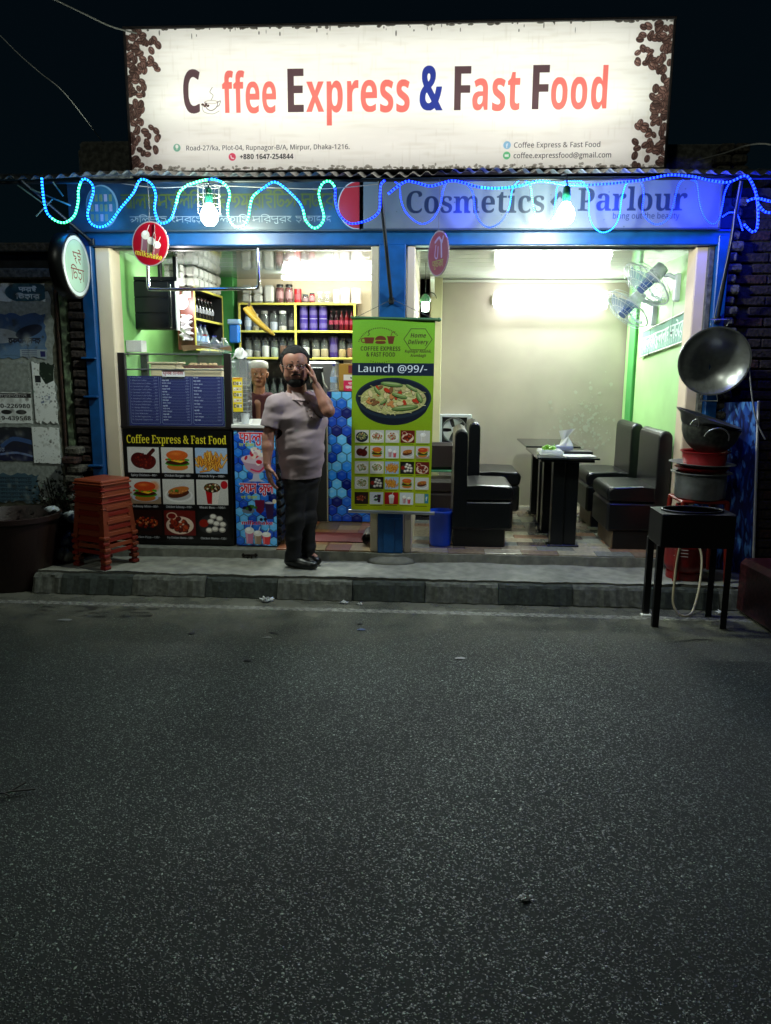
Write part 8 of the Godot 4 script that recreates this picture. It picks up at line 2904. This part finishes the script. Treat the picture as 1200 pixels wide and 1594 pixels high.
	for k in 7: mo.append(HT * (V(-0.030 + 0.010 * k, -0.044 - 0.010 * pow((k - 3) / 3.0, 2), 0.101 - 0.011 * pow((k - 3) / 3.0, 2)) * hs))
	m.tube(mo, 0.0048 * hs, 6)
	part("moustache", m, hair, o)
	# spectacles
	m = MB.new()
	for x in [-1, 1]:
		var rim := []
		for k in 21:
			var a := TAU * k / 20
			rim.append(HT * (V(0.034 * x + cos(a) * 0.024, 0.007 + sin(a) * 0.0165 * (1.0 if sin(a) > 0 else 1.15), 0.111 - 0.010 * absf(cos(a) * 0.3 + 0.2)) * hs))
		m.tube(rim, 0.0030, 5)
		m.tube([HT * (V(0.058 * x, 0.012, 0.100) * hs), HT * (V(0.086 * x, 0.014, 0.06) * hs), HT * (V(0.097 * x, 0.012, -0.01) * hs)], 0.0027, 5)
	m.tube([HT * (V(-0.010, 0.009, 0.106) * hs), HT * (V(0, 0.013, 0.109) * hs), HT * (V(0.010, 0.009, 0.106) * hs)], 0.0030, 5)
	part("spectacles", m, mk("dark spectacle frame", Color(0.03, 0.02, 0.02), 0.3), o)
	# polo shirt
	var shirt := mk("mauve jersey", Color(0.66, 0.585, 0.605), 0.85, 0, "grain", 9.0, 0.04)
	shirt.rim_enabled = true
	shirt.rim = 0.2
	f = Field.new()
	var ft := V(0.64, 0, 0.77)
	var rt := V(-0.77, 0, 0.64)
	var c := V(-1.0, 0, 0.225)
	for q in [[0.84, 1.02, 0.048, 0.112, 0.118, 0.03], [1.02, 1.16, 0.050, 0.118, 0.124, 0.05], [1.16, 1.30, 0.066, 0.124, 0.120, 0.03], [1.30, 1.40, 0.092, 0.120, 0.100, 0.012]]:
		for x in [-1, 1]:
			f.bone(c + rt * q[2] * x + V(0, q[0], 0) + ft * 0.0, c + rt * q[2] * x + V(0, q[1], 0), q[3], q[4], 0.05)
		f.bone(c + V(0, q[0], 0) + ft * q[5], c + V(0, q[1], 0) + ft * q[5], q[3], q[4], 0.05)
	f.bone(c + V(-0.005, 1.06, 0) + ft * 0.075, c + V(-0.005, 1.14, 0) + ft * 0.07, 0.105, 0.10, 0.06)
	f.bone(RS + V(0.03, 0.01, -0.01), V(-1.02, 1.475, 0.24), 0.064, 0.062, 0.05)
	f.bone(LS + V(-0.03, 0.01, 0.01), V(-1.02, 1.475, 0.24), 0.064, 0.062, 0.05)
	f.bone(RS, RS.lerp(RE, 0.72), 0.073, 0.073, 0.03)
	f.bone(LS, LS.lerp(LE, 0.55), 0.073, 0.072, 0.03)
	m = MB.new()
	var sd := (RE - RS).normalized()
	var ld := (LE - LS).normalized()
	f.build(m, 0.0085, [[V(0, 0.885, 0), V(0.03, -1, 0)], [RS.lerp(RE, 0.70), sd, 0.095], [LS.lerp(LE, 0.55), ld, 0.09], [V(-1.015, 1.497, 0.255), V(0.05, 1, 0.22).normalized(), 0.11]], 0.014)
	part("polo_shirt", m, shirt, o)
	# collar, placket, buttons
	m = MB.new()
	var cr := []
	for k in 13:
		var a := -2.35 + 4.7 * k / 12.0
		cr.append(V(-1.018, 1.507 - 0.036 * (0.5 + 0.5 * cos(a)), 0.253) + ft.rotated(Vector3.UP, a) * 0.082)
	for k in 12:
		for sgn in [0, 1]:
			var a0: Vector3 = cr[k]
			var a1: Vector3 = cr[k + 1]
			var d0 := (a0 - V(-1.018, a0.y, 0.253)).normalized()
			var d1 := (a1 - V(-1.018, a1.y, 0.253)).normalized()
			if sgn == 0: m.quad(a0 + V(0, 0.018, 0), a1 + V(0, 0.018, 0), a1 + d1 * 0.03 - V(0, 0.022, 0), a0 + d0 * 0.03 - V(0, 0.022, 0), d0 + V(0, 0.6, 0))
			else: m.quad(a0 + V(0, 0.018, 0), a1 + V(0, 0.018, 0), a1 - d1 * 0.006 - V(0, 0.03, 0), a0 - d0 * 0.006 - V(0, 0.03, 0), -d0)
	for x in [-1, 1]:
		var tip: Vector3 = f.hit(c + V(0, 1.415, 0) + ft * 0.4 + rt * 0.062 * x, -ft) + ft * 0.010
		var mid: Vector3 = f.hit(c + V(0, 1.455, 0) + ft * 0.4 + rt * 0.012 * x, -ft) + ft * 0.007
		var out: Vector3 = f.hit(c + V(0, 1.462, 0) + ft * 0.4 + rt * 0.105 * x, -ft) + ft * 0.006
		var i0: Vector3 = V(-1.018, 1.500, 0.253) + ft * 0.072 + rt * 0.010 * x
		var i1: Vector3 = V(-1.018, 1.520, 0.253) + ft * 0.035 + rt * 0.074 * x
		m.quad(i0, i1, out, mid, ft + V(0, 0.5, 0))
		m.quad(mid, out, tip + rt * 0.012 * x + V(0, 0.012, 0), tip, ft + V(0, 0.3, 0))
	part("collar", m, mk("mauve collar", Color(0.76, 0.66, 0.67), 0.85, 0, "grain", 9.0), o)
	m = MB.new()
	var pk := MB.new()
	var pv := []
	for k in 7: pv.append(f.hit(c + V(0, 1.452 - 0.025 * k, 0) + ft * 0.4, -ft) + ft * 0.004)
	for k in 6: pk.quad(pv[k] + rt * 0.016, pv[k] - rt * 0.016, pv[k + 1] - rt * 0.016, pv[k + 1] + rt * 0.016, ft)
	var plk := part("placket", pk, mats["mauve collar"], o)
	for k in 3: m.ball(pv[1 + 2 * k] + ft * 0.002, V(0.006, 0.006, 0.005), 8, 5)
	part("buttons", m, mk("dark button", Color(0.12, 0.10, 0.11), 0.4), plk).set_meta("kind", "stuff")
	# trousers
	var tr := mk("black trousers", Color(0.028, 0.03, 0.036), 0.75, 0, "grain", 8.0, 0.04)
	f = Field.new()
	for x in [-1, 1]: f.bone(c + V(0, 0.90, 0) + rt * 0.045 * x, c + V(0, 0.84, 0) + rt * 0.05 * x, 0.104, 0.104, 0.05)
	f.bone(V(-1.035, 0.84, 0.27), V(-1.045, 0.54, 0.29), 0.092, 0.072, 0.03)
	f.bone(V(-1.045, 0.54, 0.29), V(-1.063, 0.22, 0.278), 0.072, 0.062, 0.03)
	f.bone(V(-0.965, 0.84, 0.18), V(-0.965, 0.54, 0.195), 0.090, 0.071, 0.03)
	f.bone(V(-0.965, 0.54, 0.195), V(-0.965, 0.22, 0.165), 0.071, 0.060, 0.03)
	m = MB.new()
	f.build(m, 0.010, [[V(0, 0.215, 0), V(0, -1, 0)]], 0.012)
	part("trousers", m, tr, o)
	for q in [[V(-1.085, 0.205, 0.275), V(-0.90, 0.192, 0.335)], [V(-0.985, 0.205, 0.160), V(-0.80 - 0.09, 0.192, 0.19)]]:
		f = Field.new()
		f.bone(q[0] + V(-0.01, 0, 0), q[0].lerp(q[1], 0.45), 0.042, 0.043, 0.03)
		f.bone(q[0].lerp(q[1], 0.45), q[1] + V(0, -0.004, 0), 0.043, 0.034, 0.03)
		f.bone(q[0].lerp(q[1], 0.35) + V(0, -0.012, 0), q[1] + V(-0.02, -0.008, 0.006), 0.044, 0.040, 0.03)
		m = MB.new()
		f.build(m, 0.007, [[V(0, 0.166, 0), V(0, -1, 0)], [q[0] + V(0.06, 0.045, 0.02), V(0.25, 1, 0.05).normalized()]])
		part("shoe", m, mk("black shoe leather", Color(0.025, 0.025, 0.028), 0.35), o)
	var ph := thing("phone", "dark phone held to the ear of the man in the polo shirt", "phone", V(-0.922, 1.652, 0.300))
	m = MB.new()
	m.box(Vector3.ZERO, V(0.010, 0.15, 0.072), 0.003, Basis.from_euler(V(0.25, -0.1, 0.16)))
	part("case", m, mk("phone black", Color(0.03, 0.03, 0.035), 0.25), ph)
	# ---- the boy behind the counters, in a white cap
	var sk2 := mk("tan skin", Color(0.56, 0.37, 0.27), 0.5)
	o = thing("person", "boy in a white skullcap and maroon T-shirt standing behind the juice counter", "person")
	m = MB.new()
	f = Field.new()
	var bc := V(-1.655, 0, -1.32)
	var S1 := V(-1.775, 1.435, -1.33)
	var S2 := V(-1.545, 1.435, -1.27)
	var E1 := V(-1.80, 1.20, -1.25)
	var E2 := V(-1.515, 1.215, -1.21)
	var W1 := V(-1.72, 1.17, -1.07)
	var W2 := V(-1.655, 1.20, -1.06)
	f.bone(bc + V(0, 0.95, 0), bc + V(0, 1.38, 0), 0.10, 0.095, 0.05)
	f.bone(bc + V(0, 1.38, 0), bc + V(0, 1.56, 0.03), 0.05, 0.05, 0.03)
	f.bone(S1, E1, 0.042, 0.036, 0.03)
	f.bone(E1, W1, 0.036, 0.025, 0.02)
	f.bone(S2, E2, 0.042, 0.036, 0.03)
	f.bone(E2, W2, 0.036, 0.025, 0.02)
	for x in [-0.07, 0.07]:
		f.bone(bc + V(x, 0.92, 0), bc + V(x, 0.58, 0.01), 0.07, 0.048, 0.03)
		f.bone(bc + V(x, 0.58, 0.01), bc + V(x, 0.30, 0), 0.048, 0.034, 0.03)
		f.bone(bc + V(x, 0.27, 0), bc + V(x, 0.265, 0.13), 0.03, 0.024, 0.02)
	f.build(m, 0.012)
	f = Field.new()
	hand(f, W1, V(0.5, -0.1, 0.9), V(0.4, -0.9, 0), -1.0, 0.4, 0.9)
	hand(f, W2, V(-0.3, -0.15, 0.9), V(-0.3, -0.9, 0), 1.0, 0.4, 0.9)
	f.build(m, 0.0045)
	var BT := Transform3D(Basis.from_euler(V(0.05, deg_to_rad(12), 0)), bc + V(0.0, 1.672, 0.035))
	f = Field.new()
	head_bones(f, BT, 0.93, 0.0)
	f.build(m, 0.0045)
	part("body", m, sk2, o)
	face(o, BT, 0.93, mk("rose lips", Color(0.42, 0.20, 0.17), 0.45))
	f = Field.new()
	f.bone(BT * V(0, 0.045, -0.014), BT * V(0, 0.045, 0.010), 0.089, 0.082, 0.02)
	f.bone(BT * V(0, -0.005, -0.03), BT * V(0, 0.0, -0.03), 0.072, 0.072, 0.02)
	m = MB.new()
	f.build(m, 0.005, [[BT * V(0, 0.045, 0.02), BT.basis * V(0, -0.45, 1).normalized()], [BT * V(0, -0.03, 0), BT.basis * V(0, -1, 0)]])
	part("hair", m, hair, o)
	m = MB.new()
	m.lathe([Vector2(0.091, 0.0), Vector2(0.096, 0.006), Vector2(0.094, 0.05), Vector2(0.082, 0.068), Vector2(0.05, 0.080), Vector2(0.0, 0.084)], Transform3D(BT.basis * Basis(V(1, 0, 0), -0.10), BT * V(0, 0.055, 0.0)), 28)
	part("skullcap", m, mk("white knit", Color(0.82, 0.80, 0.76), 0.9, 0, "scratch", 22.0, 0.1), o)
	f = Field.new()
	for x in [-0.06, 0.06]: f.bone(bc + V(x, 0.90, 0), bc + V(x * 1.1, 1.36, 0), 0.105, 0.098, 0.05)
	f.bone(S1 + V(0.02, 0.0, 0), bc + V(0, 1.47, 0.01), 0.052, 0.058, 0.05)
	f.bone(S2 + V(-0.02, 0.0, 0), bc + V(0, 1.47, 0.01), 0.052, 0.058, 0.05)
	f.bone(S1, S1.lerp(E1, 0.98), 0.060, 0.058, 0.03)
	f.bone(S2, S2.lerp(E2, 0.86), 0.060, 0.058, 0.03)
	m = MB.new()
	f.build(m, 0.010, [[V(0, 0.86, 0), V(0, -1, 0)], [S1.lerp(E1, 0.92), (E1 - S1).normalized(), 0.09], [S2.lerp(E2, 0.80), (E2 - S2).normalized(), 0.09], [bc + V(0, 1.49, 0.02), V(0, 1, 0.25).normalized(), 0.10]])
	part("tee_shirt", m, mk("maroon jersey", Color(0.27, 0.06, 0.09), 0.9, 0, "grain", 9.0), o)
	f = Field.new()
	for x in [-0.07, 0.07]:
		f.bone(bc + V(x, 0.90, 0), bc + V(x, 0.58, 0.01), 0.09, 0.07, 0.03)
		f.bone(bc + V(x, 0.58, 0.01), bc + V(x, 0.30, 0), 0.07, 0.06, 0.03)
	m = MB.new()
	f.build(m, 0.014, [[V(0, 0.28, 0), V(0, -1, 0)]])
	part("trousers", m, tr, o)
	o.scale = Vector3.ONE * 0.965
	o.position = V(bc.x, 0.24, bc.z) * 0.035


func litter() -> void:
	# crumpled paper and bits on the road
	var paper := mk("litter paper", Color(0.72, 0.73, 0.72), 0.8)
	var L := [["crumpled white paper at the kerb, left of the man's shoes", -1.19, 0.70, 0.042], ["small white paper ball at the kerb below the pillar", -0.62, 0.70, 0.026], ["flattened paper scrap next to the kerb paper ball", -0.50, 0.72, 0.018], ["white paper twist at the kerb near the maroon sofa", 2.06, 0.72, 0.032], ["pale torn paper lying alone far down on the asphalt", 0.33, 3.83, 0.016]]
	for q in L:
		var m := MB.new()
		var p := rng.randf() * 9.0
		m.surf(func(u: float, v: float) -> Vector3:
			var a := u * TAU
			var e := (v - 0.5) * PI
			var r: float = q[3] * (0.75 + 0.25 * sin(a * 3.0 + p) + 0.22 * sin(a * 5.0 + v * 13.0 + p) + 0.16 * sin(v * 23.0 + a * 2.0))
			return V(cos(a) * cos(e) * r * 1.3, r * 0.36 * (1.0 + sin(e)), sin(a) * cos(e) * r), 18, 12)
		meta(part(numbered("litter"), m, paper, self, V(q[1], 0.002, q[2])), q[0], "litter")
	var F := [["pale flat wrapper on the asphalt at left", -2.45, 1.24, 0.05, 0.016, 0.1, Color(0.42, 0.43, 0.42)], ["dark leaf on the asphalt left of centre", -1.52, 1.43, 0.022, 0.012, 0.6, Color(0.04, 0.035, 0.03)], ["dark twig on the asphalt left of centre", -1.00, 1.38, 0.045, 0.006, -0.5, Color(0.05, 0.04, 0.035)], ["pale straw bit beside the dark twig", -1.02, 1.47, 0.03, 0.006, 0.2, Color(0.45, 0.45, 0.43)], ["bluish scrap on the asphalt in the middle", -0.44, 1.27, 0.028, 0.014, 0.1, Color(0.26, 0.32, 0.48)], ["small black scrap just beyond the bluish one", -0.46, 1.15, 0.022, 0.012, 0.3, Color(0.03, 0.03, 0.03)], ["white chip of paper on the asphalt right of centre", 0.19, 1.73, 0.03, 0.012, 0.1, Color(0.62, 0.62, 0.6)], ["thin dark stick on the asphalt near the stove stand", 1.68, 1.30, 0.13, 0.005, 0.2, Color(0.05, 0.045, 0.04)], ["dark dead leaf on the asphalt lower left of centre", -1.05, 1.86, 0.03, 0.01, -0.1, Color(0.05, 0.045, 0.04)]]
	for q in F:
		var m := MB.new()
		m.surf(func(u: float, v: float) -> Vector3: return V((u - 0.5) * 2.0 * q[3], 0.003 + 0.006 * sin(u * 3.1) * sin(v * 2.5 + u), (v - 0.5) * 2.0 * q[4] * (0.6 + 0.4 * sin(u * PI))), 6, 4)
		var o := part(numbered("litter"), m, mk("scrap %s" % q[6].to_html(false), q[6], 0.8), self, V(q[1], 0.003, q[2]))
		o.rotation.y = q[5]
		meta(o, q[0], "litter")
	var t := thing("twig", "branched dry twig on the asphalt at the far left edge", "twig", V(-1.66, 0.008, 3.35))
	var m2 := MB.new()
	for q in [[V(-0.12, 0, 0.04), V(0.02, 0.01, 0), V(0.09, 0.004, -0.03)], [V(-0.02, 0.006, 0.01), V(0.03, 0.02, 0.05)], [V(0.0, 0.006, 0), V(0.04, 0.02, -0.05)], [V(-0.06, 0.004, 0.02), V(-0.05, 0.015, -0.04)]]: m2.tube(q, 0.0035, 4)
	part("stem", m2, mk("grey twig", Color(0.28, 0.27, 0.25), 0.9), t)
